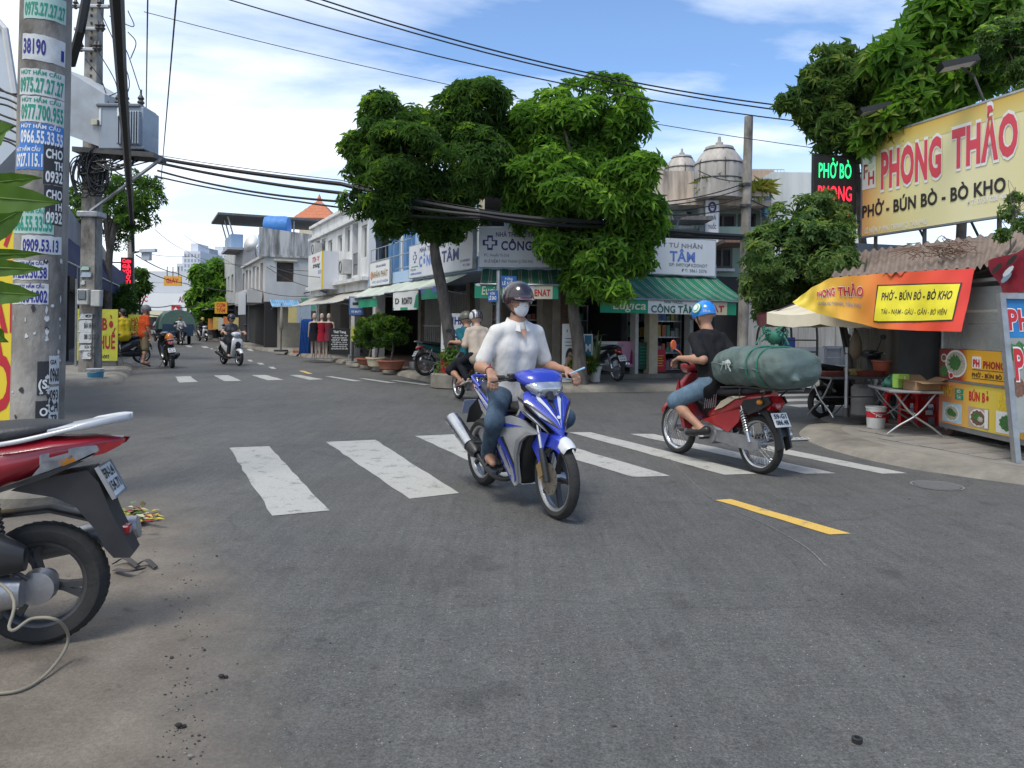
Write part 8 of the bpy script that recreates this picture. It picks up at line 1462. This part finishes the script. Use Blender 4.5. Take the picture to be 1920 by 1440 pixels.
RR1=person('person','man in black shirt, denim shorts and blue helmet riding the red motorbike',J,cloth_w('tee_black',(.016,.016,.018),.6),cloth_w('denim_light',(.13,.20,.27),.65,9),h=.0135,leg=.47,helmet=M_HELB,visor=M_BLACK,fine=False,bulk=1.02,sleeve=.8,look=V(1,.12,0),shoes='shoe',shoem=M_BLACK,extra=helm_decal,mask=None);place(RR1,CRD,HRD)
BL=thing('cargo_bale','grey green wrapped cloth bale strapped across the red motorbike seat','bale');rr=lambda X,Y,Z:.010*(np.sin(X*24+np.sin(Z*11)*1.6)*.5+np.sin(Z*41+X*13+Y*9)*.4+np.sin(X*61-Z*33)*.25)
M_BALE=mat('bale_cloth',(.105,.145,.132),.55,0,(.072,.105,.094),4,.9,detail=8,bscale=9,spec=.4)
org('bale_body',[([('c',V(x,.13,z),V(x,-.13,z),q,q)for x,z,q in((-.30,.985,.15),(-.30,1.045,.14),(-.46,1.03,.19),(-.64,1.035,.195),(-.82,1.03,.19),(-.98,1.025,.185))]+[('c',V(-1.06,.07,.95),V(-1.2,.12,.94),.06,.02)],.013,rr)],M_BALE,BL,.04)
for x in(-.76,-.90):
 mb=MB();mb.tube([V(x+.03*math.sin(a),.325*math.copysign(abs(math.cos(a))**.8,math.cos(a)),1.03+.196*math.copysign(abs(math.sin(a))**.8,math.sin(a)))for a in[k*.2094 for k in range(31)]],.008,6);mb.build('strap',plain('strap_green',(.02,.16,.09)),BL,smooth=60,raw=True)
mb=MB();mb.tube([V(-.28-.9*k/14,.318+.006*math.sin(k*2),1.05-.004*k+.008*math.sin(k*1.7))for k in range(11)],.007,6);mb.build('seam',M_BALE,BL,smooth=60,raw=True);mb=MB();r=random.Random(2)
for k in range(9):mb.tube(bez([V(-.52,.32,1.09),V(-.52+r.uniform(-.05,.05),.335,1.06),V(-.52+r.uniform(-.1,.1),.33,1.0+r.uniform(-.02,.1))],3),.006,5)
mb.build('knot',plain('knot_pale',(.38,.43,.40)),BL,raw=True);place(BL,CRD,HRD)
# RED SCOOTER IN THE LEFT FOREGROUND
M_RAILW=mat('rail_pale',(.55,.56,.57),.35,.2,(.45,.46,.47),6,coat=.3)
def red_scooter():
 t=thing('red_scooter','parked red scooter with silver grab rail cut by the left picture edge','motorbike');mp_=carpaint('scooter_red',(.30,.008,.022));r=.262
 wheel(t,-.62,r,.11,'split',mat('rim_grey',(.06,.062,.066),.45,.5,(.09,.09,.09),9),n=3,ri=.178);wheel(t,.64,r,.1,'split',MATS['rim_grey'],n=3,ri=.178)
 mb=MB();mb.loft(xloft([(.18,.52,.13,.14),(.0,.62,.16,.16),(-.25,.72,.175,.135),(-.5,.785,.168,.10),(-.75,.835,.135,.062),(-.95,.865,.085,.034),(-1.06,.875,.03,.012)],2.3,22));mb.build('body_panel',mp_,t,smooth=50,raw=True)
 mb=MB();mb.loft(xloft([(.10,.845,.11,.05),(-.1,.865,.15,.06),(-.4,.90,.152,.058),(-.62,.925,.13,.042),(-.76,.938,.09,.022),(-.80,.94,.04,.01)],2.6,22));mb.build('seat',M_SEAT,t,smooth=60,raw=True)
 for s_ in(1,-1):
  mb=MB();P_=bez([V(-.42,.165*s_,.872),V(-.62,.165*s_,.898),V(-.85,.14*s_,.94),V(-1.02,.085*s_,.968),V(-1.10,.02*s_,.975)],5);mb.loft([sring(p,.014*(1-.4*(i<3)),.010+.006*(i>10),3,10,V(0,1,0),V(.1,0,1))for i,p in enumerate(P_)]);mb.build('grab_rail',M_RAILW,t,smooth=60,raw=True)
 mb=MB();mb.loft(xloft([(-.72,.925,.11,.012),(-.9,.95,.10,.014),(-1.06,.968,.06,.01)],4));mb.build('rail_bridge',M_RAILW,t,smooth=50,raw=True)
 yl=lambda x,z:.148-.235*max(0,-x-.66)-.35*max(0,.80-z)
 pl(t,'light_lens',[(-.70,.835),(-.86,.858),(-.985,.862),(-.95,.835),(-.86,.80),(-.74,.765),(-.66,.745),(-.70,.785)],yl,M_LENS,.012);pl(t,'tail_light',[(-.95,.868),(-1.08,.878),(-1.06,.855),(-.99,.825),(-.93,.815),(-.965,.84)],lambda x,z:max(.012,yl(x,z)+.004),M_TAIL,.014);pl(t,'indicator',[(-.78,.80),(-.84,.825),(-.86,.80),(-.80,.78)],lambda x,z:yl(x,z)+.003,M_AMBER,.006,1)
 pl(t,'lens_rim',[(-.30,.66),(-.5,.70),(-.66,.742),(-.74,.762),(-.86,.797),(-.90,.80),(-.74,.74),(-.5,.68)],lambda x,z:.15-.16*max(0,-x-.6),M_BLACK,.012)
 for ch in t.children:
  if ch.name.startswith('wheel'):continue
  for v in ch.data.vertices:
   if v.co.x<-.42:v.co.x=-.42+(v.co.x+.42)*.80
 M_FEN=mat('fender_black',(.022,.023,.026),.5,0,(.035,.035,.038),5,.1);oc=[(-.52,.68),(-.60,.72),(-.81,.755),(-.855,.70),(-.905,.56),(-.99,.385),(-.975,.362),(-.91,.365),(-.875,.41),(-.835,.50),(-.765,.60),(-.68,.645)]
 mb=MB();mb.loft([[V(x,y_*(1-.35*max(0,min(1,(.66-z)/.3))),z)for x,z in oc]for y_ in(-.088,-.08,.08,.088)]);mb.build('rear_fender',M_FEN,t,smooth=30,raw=True)
 plate_(t,V(-.885,0,.70),.48,('59-L4','154.71'),w=.19,h=.14);f=Fr(V(-.885,0,.70),V(0,-1,0),V(math.sin(.48),0,math.cos(.48)));mb=MB()
 for q in((-.1,.1,.071,.078),(-.1,.1,-.078,-.071),(-.1,-.095,-.071,.071),(.095,.1,-.071,.071)):f.box(mb,*q,-.01,.008)
 mb.build('plate_frame',M_STEEL,t,raw=True);mb=MB();mb.bbox((-.965,-.03,.455),(-.925,.03,.495),.006);mb.build('reflector',M_TAIL,t,raw=True);mb=MB();f.box(mb,-.03,.03,-.05,.05,-.06,-.011);mb.build('plate_bracket',M_BLACK,t,raw=True)
 mb=MB();mb.loft([sring(V(x,.15,z),hw,hh,2.6,18)for x,z,hw,hh in((.05,.36,.04,.05),(-.08,.40,.06,.10),(-.3,.43,.065,.12),(-.5,.43,.055,.09),(-.6,.41,.03,.05))]);mb.build('air_box',M_BLACK,t,smooth=60,raw=True)
 mb=MB();mb.loft([sring(V(x,.12,z),hw,hh,2.4,18)for x,z,hw,hh in((.1,.26,.05,.06),(.0,.27,.08,.11),(-.2,.275,.085,.12),(-.42,.27,.075,.09),(-.58,.262,.05,.06))]);mb.build('belt_cover',M_ALU,t,smooth=60,raw=True)
 mb=MB();mb.lathe([(.005,.105),(.055,.10),(.08,.07),(.09,.03),(.095,0)],V(-.20,.12,.275),24,axis='y');mb.build('fan_cover',M_SIL,t,smooth=60,raw=True);mb=MB();mb.lathe([(.02,.07),(.05,.06),(.07,.0)],V(-.37,.12,.27),22,axis='y');mb.build('clutch_cover',M_SIL,t,smooth=60,raw=True)
 mb=MB();mb.lathe([(.02,.03),(.07,.025),(.075,-.03),(.02,-.04)],V(-.62,.07,r),20,axis='y');mb.build('brake_drum',M_ALU,t,smooth=40,raw=True);mb=MB();mb.tube(bez([V(-.60,.12,r+.05),V(-.55,.13,r+.08),V(-.52,.13,r-.02),V(-.50,.13,r-.10)],4),.009,6);mb.build('brake_arm',M_STEELD,t,raw=True)
 spring(t,V(-.45,.13,.68),V(-.50,.13,.40),.032,M_STEELD);mb=MB();mb.loft([sring(c,.06,.012,3,12,V(0,1,0),V(.2,0,1))for c in(V(-.42,.0,.56),V(-.65,0,.58),V(-.82,0,.53))]);mb.build('inner_fender',M_BLACK,t,smooth=50,raw=True)
 a,b=V(-.40,-.17,.34),V(-.96,-.18,.44);mb=MB();mb.tube([a,a.lerp(b,.1),a.lerp(b,.92),b],[.03,.058,.062,.05],16);mb.build('muffler',M_ALU,t,smooth=50,raw=True)
 mb=MB();mb.loft([sring(c,hw,hh,3,18,V(0,1,0),f)for c,hw,hh,f in((V(.36,0,1.0),.09,.035,V(1,0,.2)),(V(.47,0,.84),.18,.05,V(1,0,.35)),(V(.48,0,.62),.2,.055,V(1,0,.1)),(V(.40,0,.42),.17,.06,V(1,0,-.2)),(V(.28,0,.28),.15,.05,V(.7,0,-.7)),(V(.1,0,.27),.15,.04,V(0,0,1)))]);mb.build('leg_shield',mp_,t,smooth=60,raw=True)
 mb=MB();mb.tube(bez([V(.22,.36,1.08),V(.3,.15,1.08),V(.34,0,1.04),V(.3,-.15,1.08),V(.22,-.36,1.08)],4),.014,8);mb.build('handlebar',M_STEELD,t,raw=True);fender(t,.64,r,-1.1,1.0,.065,mp_)
 for s_ in(1,-1):mb=MB();mb.tube([V(.64,.075*s_,r),V(.52,.07*s_,.55),V(.46,.06*s_,.8)],.022,8);mb.build('fork_leg',M_STEELD,t,smooth=60,raw=True)
 mb=MB();mb.tube([V(-.1,.12,.2),V(-.02,.28,.01)],.011,6);mb.build('side_stand',M_STEELD,t,raw=True);return t
RS1=red_scooter();h_=R(194);place(RS1,(-2.015+.62*math.cos(h_),3.33+.62*math.sin(h_)),h_)
o=thing('loose_cable','thin beige cable looping on the dusty ground by the scooter wheel','cable',G(60,1290));mb=MB();mb.tube(bez([V(-2.6,3.2,.5),at(8,1100,3.05),at(18,1180,2.95),at(60,1160,3.0),at(105,1162,3.02),G(128,1190,.12),G(118,1225,.05),G(80,1270,.012),G(30,1296,.01),G(-60,1303,.01)],7),.0065,7);mb.build('cable_run',plain('beige_cable',(.26,.23,.17),.7),o,smooth=60)
# OTHER BIKES AND PEOPLE
def at_head(px,py,head,z=0.):g=G(px,py,z);return g,math.atan2(head[1],head[0])
c3_=V(-.72,13.9,0);h3=math.atan2(.9,-.42)
T3_=bike('dark_motorbike','black motorbike carrying two people behind the white shirted rider','underbone',carpaint('bike_black',(.02,.021,.024)),loc=c3_.xy,heading=h3)
J=rider_joints(seat=(.08,0,.84),lean=.16,hh=.84,wide=.18);J3=person('person','driver in teal shirt and olive helmet behind the white shirted rider',J,cloth_w('shirt_teal',(.015,.12,.15),.7),cloth_w('shorts_black',(.016,.017,.022)),h=.018,leg=.55,helmet=plain('helmet_olive',(.09,.09,.065),.4),shoem=plain('flipflop_brown',(.18,.05,.04)),hands=True);place(J3,c3_,h3)
J=rider_joints(seat=(-.36,0,.86),lean=.12,grip=(-.02,.17,1.1),peg=(-.25,.2,.36),hh=.84,wide=.17);J4=person('person','passenger in beige jacket and black striped helmet on the dark motorbike',J,cloth_w('jacket_beige',(.46,.38,.30)),cloth_w('pants_black',(.012,.013,.018)),h=.018,helmet=mat('helmet_striped',(.03,.03,.035),.3,0,(.5,.5,.5),9,stretch=(.2,3,.2),lo=.52,hi=.56,detail=1),long_sleeve=True,skin=SKIN2,shoem=plain('sandal_white',(.45,.42,.38)));place(J4,c3_,h3)
cw_=V(*G(437,686).xy,0)+D*.55;hw_=math.atan2(-D.y,-D.x)+.28;WS=bike('white_scooter','white scooter coming towards us down the far street','scooter',carpaint('bike_pearl',(.60,.60,.60),.95),loc=cw_.xy,heading=hw_,accent=M_BLACK)
J=rider_joints(seat=(-.2,0,.82),lean=.10,peg=(.12,.14,.26),hh=.86,wide=.17,kn_out=.1);o=person('person','woman in grey top and dark helmet on the white scooter',J,cloth_w('top_grey',(.12,.12,.12)),cloth_w('pants_grey',(.05,.05,.06)),skin=SKIN2,h=.02,helmet=plain('helmet_dark',(.03,.03,.035),.3),sleeve=.35,bulk=.95);place(o,cw_,hw_)
cp=V(*G(318,690).xy,0)+D*.5;hp_=math.atan2(D.y,D.x)+.12;PS=bike('black_scooter','black scooter parked at the left kerb with an orange helmet on it','scooter',carpaint('bike_black',(.02,.021,.024)),loc=cp.xy,heading=hp_,lean=-.12,stand=True)
o=thing('orange_helmet','glossy orange helmet resting on the parked black scooter seat','helmet');mb=MB();c=V(-.55,-.02,.875);mb.loft([[c+V(.15*math.cos(a)*math.cos(b_),.125*math.cos(a)*math.sin(b_),.16*math.sin(a))for b_ in[k*.3142 for k in range(20)]]for a in[k*.174 for k in range(10)]]);mb.build('shell',mat('helmet_orange',(.62,.17,.02),.2,coat=.7),o,smooth=60,raw=True);mb=MB();mb.grid([[c+V((.14+.05*e)*math.cos(a),.12*math.sin(a),.02-.01*e)for a in[-.8+k*.16 for k in range(11)]]for e in(0,1)]);mb.build('peak',M_BLACK,o,raw=True);place(o,cp,hp_,0,-.12)
def standing(turn=0.,hh=1.68):
 q=hh/1.7;J=dict(pelvis=V(0,0,.93)*q,waist=V(.0,0,1.08)*q,chest=V(.0,0,1.25)*q,neck=V(.01,0,1.44)*q,head=V(.04,0,1.58)*q)
 for n,e in(('l',1),('r',-1)):J.update({'sh_'+n:V(0,.19*e,1.37)*q,'el_'+n:V(-.02,.26*e,1.10)*q,'wr_'+n:V(.06,.25*e,.86)*q,'hip_'+n:V(0,.09*e,.90)*q,'kn_'+n:V(.03+.03*e,.10*e,.49)*q,'an_'+n:V(-.02+.06*e,.10*e,.09)*q,'toe_'+n:V(.14+.06*e,.12*e,.035)*q,'hd_'+n:V(.15,-.1*e,-1)})
 return J
cO=G(270,684,.12);o=person('person','man in orange shirt and khaki shorts standing at the left kerb',standing(),cloth_w('shirt_orange',(.52,.075,.02)),cloth_w('shorts_khaki',(.20,.155,.09)),h=.02,leg=.55,shoem=plain('flipflop_dark',(.05,.02,.02)),bulk=1.08,hair=False,helmet=plain('cap_grey',(.16,.16,.16),.6));place(o,cO,math.atan2(.75,.66),.12)
cy_=V(*G(222,688).xy,0)+D*.1;cy_=V(*at(222,686,22.6).xy,0);hy=math.atan2(-.62,-.78);PB=bike('parked_motorbike','dark motorbike parked sideways behind the yellow noodle sign','scooter',carpaint('bike_graphite',(.03,.03,.033)),loc=cy_.xy,heading=hy+.0,stand=True);PB.location.z=.12
J=rider_joints(seat=(-.25,0,.84),lean=.05,grip=(.12,.2,.95),peg=(.05,.2,.30),hh=.84,wide=.17);o=person('person','boy in yellow shirt sitting on the parked dark motorbike',J,cloth_w('shirt_yellow',(.62,.47,.03)),cloth_w('jeans_dk',(.05,.07,.10)),h=.02);place(o,cy_,math.atan2(.5,-.85),.12)
for i,(px,py,cs,ch,lb,lb2)in enumerate(((380,640,(.03,.03,.03),(.45,.28,.08),'rider in black with yellow helmet far down the street','white scooter of the far rider with yellow helmet'),(297,640,(.45,.45,.46),(.05,.05,.06),'far rider in pale shirt left of the tricycle','pale scooter of the far rider left of the tricycle'))):
 g=G(px,py);b_=bike('far_scooter',lb2,'scooter',carpaint('bike_pearl',(.6,.6,.6)),loc=g.xy,heading=hw_,mirror=False);J=rider_joints(seat=(-.2,0,.82),lean=.1,peg=(.12,.14,.26),hh=.88);o=person('person',lb,J,cloth_w('far_shirt_%d'%i,cs),cloth_w('pants_grey',(.05,.05,.06)),h=.03,helmet=plain('far_helmet_%d'%i,ch),hands=False);place(o,g,hw_)
g=G(335,646);TK=thing('covered_tricycle','blue tricycle with green tarpaulin hood far down the street','tricycle',V(*g.xy,0));ht=math.atan2(-D.y,-D.x)+.12;c=V(g.x,g.y,0);fx=V(math.cos(ht),math.sin(ht),0);fy=V(-fx.y,fx.x,0)
mb=MB();mb.loft([[c-fx*x+fy*(1.0*math.cos(a))+UP*(.9+1.15*max(0,math.sin(a))**.7)for a in[k*.2856 for k in range(12)]]for x in(.3,1.0,2.2)]);mb.build('hood',plain('tarp_green',(.13,.22,.17),.7),TK,smooth=60)
mb=MB();mb.obox(c-fx*1.25+UP*.85,fx*1.0,fy*.85,UP*.35);mb.build('cargo_box',plain('trike_blue',(.03,.07,.12)),TK)
for s_ in(1,-1):mb=MB();q=c-fx*1.4+fy*.8*s_+UP*.3;mb.loft([[q+fy*d+(fx*math.cos(a)+UP*math.sin(a))*rr for a in[k*.3927 for k in range(16)]]for d,rr in((-.07,.22),(-.06,.3),(.06,.3),(.07,.22))]);mb.build('wheel',M_RUBBER,TK,smooth=50)
b_=bike('trike_front','motorbike front end pulling the covered tricycle','underbone',carpaint('bike_black',(.02,.02,.02)),loc=(c+fx*.45).xy,heading=ht,mirror=False);J=rider_joints(seat=(-.15,0,.84),lean=.08);o=person('person','driver in white shirt on the covered tricycle',J,cloth_w('polo_white',(.6,.6,.61)),cloth_w('pants_grey',(.05,.05,.06)),h=.03,hands=False);place(o,c+fx*.45,ht)
g=G(1540,784);hq=math.atan2(.35,.94);bike('naked_motorbike','black motorbike parked beside the parasol, rear wheel towards the street','scooter',carpaint('bike_black',(.02,.02,.02)),loc=(g.x+.62*math.cos(hq),g.y+.62*math.sin(hq)),heading=hq,stand=True,rim=MATS['rim_black'])
g=G(820,706,.13);hq=math.atan2(.94,-.34)-.0;o=bike('parked_motorbike','dark green motorbike parked on the red pavers beside the tree planter','underbone',carpaint('bike_green',(.01,.09,.08)),loc=(g.x+.25,g.y+.35),heading=math.atan2(.5,.87),stand=True,lean=-.1);o.location.z=.137
g=G(1155,715,.13);hq=math.atan2(.9,-.43);o=bike('parked_motorbike','black motorbike parked in front of the pharmacy counter','underbone',carpaint('bike_black',(.02,.02,.02)),loc=(g.x+.55*math.cos(hq),g.y+.55*math.sin(hq)),heading=hq,stand=True,lean=-.1,mirror=False);o.location.z=.137
# SMALL THINGS
def board_sign(label,px0,px1,py0,py1,Y,base,rows,z0=.12,name='standing_sign',frame=None,r=V(1,.06,0)):
 """free-standing board on two legs; rows of lettering (text, baseline, cap height, width, material)"""
 a,b=at(px0,py1,Y),at(px1,py0,Y);f=Fr(V(a.x,Y,a.z),r);w,h=b.x-a.x,b.z-a.z;o=thing(name,label,'sign',V((a.x+b.x)/2,Y,z0));p=f.part('panel',base,o,0,w,0,h,-.03,0);q=f.part
 for x in(.02,w-.06):q('leg',frame or M_STEELD,o,x,x+.04,z0-a.z,h,-.075,-.032)
 for s_,y,hh,ww,m in rows:text(s_,lab(f),m,p,w/2,h*y,h*hh,w*ww,.035,align='c')
 return o,f,w,h
M_SY=plain('sign_yellow',(.52,.52,.05),.5);M_DR=plain('print_crimson',(.34,.012,.02))
board_sign('yellow noodle board with crimson lettering behind the square pole',143,219,580,676,21.3,M_SY,[('BÚN BÒ',.60,.22,.86,M_DR),('GỐC HUẾ',.24,.24,.9,M_DR),('Kính Mời!',.05,.07,.6,M_PBLACK)])
board_sign('smaller yellow noodle board behind the boy in yellow',240,264,590,638,27,M_SY,[('Hủ',.66,.2,.5,M_DR),('TIẾU',.38,.2,.8,M_DR),('MÌ',.1,.2,.5,M_DR)])
bucket('white bucket with blue label at the foot of the square pole',V(*G(179,709,.12).xy,.12),.17,.20,plain('bucket_white',(.62,.62,.6)),plain('bucket_blue',(.06,.28,.42)),.12,.75,lid=plain('bucket_white',(.62,.62,.6)))
o,f,w,h=board_sign('white and red standing pharmacy board behind the leaning trunk',826,886,588,700,16.95,M_PWHITE,[('NHÀ',.82,.12,.55,M_NAVY),('THUỐC',.60,.13,.85,M_NAVY),('CÔNG TÂM',.46,.07,.85,M_NAVY)],z0=.13,frame=M_FRAMEW);f.part('red_field',M_RED,o,.0,w,.0,h*.36,.001,.004)
c=V(*at(934,600,15.95).xy,.13);SN=thing('street_sign','grey post with blue street name plates behind the white shirted rider','sign',c);mb=MB();mb.tube([c,V(c.x,c.y,2.52)],.045,12);mb.build('post',M_STEEL,SN,smooth=60)
for k,(px0,px1,py0,py1,r_)in enumerate(((939,968,517,538,V(1,.2,0)),(915,933,545,566,V(.6,-.8,0)))):
 a=at(px0,py1,15.9);f=Fr(a,r_);w=.33;h=(py1-py0)/F*15.9;p=f.part('plate',plain('plate_blue',(.015,.11,.38),.4),SN,0,w,0,h,-.01,.0);text('ĐƯỜNG',lab(f),M_PWHITE,p,w/2,h*.62,h*.2,w*.5,.02,align='c');text('LÊ NIỆM' if k==0 else 'LÊ SAO',lab(f),M_PWHITE,p,w/2,h*.18,h*.3,w*.8,.03,align='c')
c=V(*at(661,660,24.2).xy,.137);BS=thing('bus_stop_sign','blue bus stop sign on a white and yellow post','sign',c);z=lambda py:at(661,py,24.2).z
mb=MB();mb.box((c.x-.05,c.y-.04,z(636)),(c.x+.06,c.y+.04,z(592)));mb.build('post_cover',plain('bus_white',(.5,.5,.46)),BS);mb=MB();mb.box((c.x-.055,c.y-.045,z(640)),(c.x+.065,c.y+.045,z(612)));mb.build('yellow_band',plain('bus_yellow',(.5,.48,.1)),BS);mb=MB();mb.tube([c,V(c.x,c.y,z(556))],.035,8);mb.build('pole',M_STEELD,BS);mb=MB();mb.lathe([(.2,0),(.2,.06)],c,14);mb.build('base',M_CONCP,BS)
f=Fr(V(c.x-.12,c.y-.05,z(590)),V(1,-.1,0));w,h=.47,z(556)-z(590);p=f.part('panel',plain('bus_blue',(.05,.13,.35)),BS,0,w,0,h,-.03,0);f.part('white_field',plain('bus_pale',(.42,.47,.52)),p,.04,w-.04,h*.36,h*.94,.001,.004);f.part('bus_symbol',M_PBLACK,p,.12,w-.1,h*.52,h*.68,.005,.008);text('XE BUÝT',lab(f),M_PWHITE,p,w/2,h*.12,h*.1,w*.7,.02,align='c')
o,f,w,h=board_sign('black menu board with white writing on the shop pavement',617,656,616,664,25.6,plain('blackboard',(.012,.013,.013)),[('Thời Trang',.82,.09,.6,M_PWHITE)]+[(s_,.70-i*.085,.04,.8-.1*(i%2),M_PWHITE)for i,s_ in enumerate(('ÁO THUN - VÁY - ĐẦM','QUẦN JEAN NAM NỮ','GIÀY DÉP','TÚI XÁCH - NÓN','MỸ PHẨM - NƯỚC HOA','NHẬN MAY THEO YÊU CẦU','SỬA QUẦN ÁO LẤY LIỀN'))],z0=.137,frame=M_STEEL)
for i,(px,c1,lb)in enumerate(((589,(.012,.012,.016),'mannequin in a black dress, leftmost of the three'),(603,(.30,.012,.03),'mannequin in a dark red dress beside the black one'),(616,(.14,.03,.04),'third mannequin half hidden by the black menu board'))):
 c=V(*at(px,650,26.8).xy,.137);o=thing('mannequin',lb,'mannequin',c,0,'shop mannequins');sk=plain('mannequin_skin',(.50,.38,.30),.4)
 q=lambda x,y,z:c+V(x,y,z);org('body',[([('c',q(0,0,1.45),q(0,0,1.52),.075,.065),('c',q(0,0,1.3),q(0,0,1.42),.045,.04),('c',q(-.13,0,1.24),q(.13,0,1.24),.05,.05),('c',q(0,0,.85),q(0,0,1.2),.12,.11)]+[('c',q(.17*e,0,1.22),q(.21*e,.02,.75),.035,.022)for e in(1,-1)]+[('c',q(.07*e,0,.82),q(.07*e,0,.05),.065,.03)for e in(1,-1)],.02)],sk,None,.03).parent=None
 b_=bpy.data.objects[-1]if False else[x for x in bpy.data.objects if x.name.startswith('body')and x.parent is None][-1];b_.parent=o;b_.location=-c
 mb=MB();mb.lathe([(.13,1.26),(.15,1.15),(.12,.98),(.16,.82),(.20,.62),(.185,.62)],c,18);mb.build('dress',cloth_w('dress_%d'%i,c1),o,smooth=60);mb=MB();mb.lathe([(.16,0),(.16,.02),(.02,.03)],c,14);mb.build('stand',M_STEEL,o)
c=V(*at(577,650,27.6).xy,.137);o=thing('clothes_rail','rail hung with blue dresses beside the mannequins','clothes rail',c);mb=MB()
for k in range(7):mb.loft([sring(c+V(.0+.05*k-.15,.02*math.sin(k*3),zz),hw,.03,2,10,V(.4,.9,0),V(.9,-.4,0))for zz,hw in((.15,.26),(.8,.2),(1.3,.15),(1.38,.05))])
mb.build('dresses',cloth_w('dress_blue',(.02,.08,.28)),o,smooth=60,kind='stuff');mb=MB();mb.tube([c+V(-.25,0,0),c+V(-.25,0,1.42),c+V(.25,0,1.42),c+V(.25,0,0)],.015,6);mb.build('frame',M_STEEL,o)
c=G(562,662,.137);o=thing('fruit_crate','low orange brown crate on the pavement by the shutter wall','crate',c);mb=MB();mb.box((c.x-.25,c.y-.15,.137),(c.x+.25,c.y+.15,.32));mb.build('crate_body',M_TERRA,o);mb=MB();mb.box((c.x-.26,c.y-.16,.25),(c.x+.26,c.y+.16,.28));mb.build('slat',M_CREAMW,o)
c=V(*at(527,645,33).xy,.137);o=thing('folded_parasol','folded parasol with red tips standing on the far pavement','parasol',c);mb=MB();mb.lathe([(.02,.9),(.09,1.0),(.07,1.6),(.03,2.0)],c,10);mb.build('canopy',plain('parasol_tip',(.35,.32,.28)),o,smooth=60);mb=MB();mb.tube([c,c+UP*2.05],.025,6);mb.build('pole',M_STEELD,o);mb=MB();mb.lathe([(.3,0),(.3,.07)],c,14);mb.build('base',M_STEELD,o)
o=thing('flower_litter','heap of discarded yellow flowers and husks at the road edge','litter',G(250,970));mb=MB();r=random.Random(9)
for k in range(150):
 p=G(r.gauss(248,20),r.gauss(968,8),.01+abs(r.gauss(0,.025)));d=V(r.uniform(-1,1),r.uniform(-.6,.6),r.uniform(-.05,.10)).normalized();mb.mi=r.choice((0,0,1,2,3));leaf(mb,p,d,UP,r.uniform(.05,.14),r.uniform(.025,.06),.05)
mb.build('petals',[plain('husk_yellow',(.55,.42,.05)),plain('husk_green',(.14,.24,.05)),plain('husk_pale',(.5,.47,.33)),plain('petal_red',(.28,.02,.03))],o,kind='stuff')
o=thing('rubber_strap','twisted strips of old rubber lying behind the red scooter','litter',G(250,1060));
for a,b,c_ in(((214,1056),(235,1046),(258,1062)),((215,1068),(245,1070),(270,1066)),((258,1058),(275,1050),(292,1064))):
 P_=bez([G(*a,.015),G(*b,.035),G(*c_,.012)],6);mb=MB();mb.loft([sring(p,.004,.02,3,8,V(0,0,1),V(.2,1,0))for p in P_]);mb.build('strip',plain('old_rubber',(.07,.06,.055),.8),o,smooth=60)
r=random.Random(12)
mb=MB()
for k in range(260):
 px,py=(r.gauss(350,28),r.uniform(1040,1435))if k<170 else(r.uniform(200,1900),r.uniform(860,1430));g=G(px,py);s_=r.uniform(.0018,.0048)*(1+(k%17==0));mb.mi=r.choice((0,0,1));mb.sphere((g.x,g.y,s_*.4),(s_*r.uniform(.8,1.6),s_,s_*.7),6,4)
tag(mb.build('grit',[plain('grit_dark',(.05,.045,.04),.9),plain('grit_pale',(.22,.2,.17),.9)],smooth=60),'fine grit and crumbs scattered over the near road','grit',kind='stuff')
for px,py,lb in((335,1366,'larger dark clod of dirt near the bottom left'),(415,1273,'dark clod of dirt on the dusty road edge')):g=G(px,py);mb=MB();mb.sphere((g.x,g.y,.012),(.013,.009,.008),9,6);mb.sphere((g.x+.016,g.y+.006,.006),(.009,.008,.006),8,5);tag(mb.build('dirt_clod',plain('dark_clod',(.03,.025,.022),.9),smooth=60),lb,'dirt')
g=G(1607,1392,.0);mb=MB();mb.lathe([(.008,.002),(.017,.002),(.018,.016),(.014,.018),(.009,.018),(.007,.004)],g,16);tag(mb.build('rubber_ring',M_BLACK,smooth=40),'small black rubber ring lying on the road at the lower right','litter')
P_=bez([G(1255,860,.004),G(1330,930,.004),G(1440,985,.004),G(1510,1025,.004),G(1550,1062,.004)],8);mb=MB();mb.grid([[p+V(-.004,.002,0)for p in P_],[p+V(.005,-.003,0)for p in P_]]);mb.build('chalk_scratch',plain('chalk',(.22,.22,.21),.9,.5,30),ROAD)
for i,(x,y,lb)in enumerate(((-12.6,3.2,'air conditioner box low on the white house'),(-17.9,4.3,'air conditioner box high on the white house'))):
 o=thing('air_conditioner',lb,'air conditioner',FA.p(x,y,.1),0,'air conditioners on the facades');FA.part('case',plain('ac_white',(.5,.5,.48)),o,x,x+.75,y,y+.52,.01,.32);mb=MB();mb.tube([FA.p(x+.3+.2*math.cos(a),y+.26+.2*math.sin(a),.325)for a in[k*.5236 for k in range(13)]],.02,5);mb.build('fan_grille',M_STEELD,o)
mb=MB();c=G(1757,911);mb.lathe([(.19,.003),(.19,.006)],c,20);mb.build('manhole_cover',mat('manhole_iron',(.11,.11,.108),.7,.1,(.14,.14,.135),20),ROAD)
mb=MB();mb.lathe([(.2,.002),(.22,.005),(.2,.0045)],c,24,cap=False);mb.build('manhole_rim',plain('rim_grey_concrete',(.2,.195,.18),.9),ROAD)
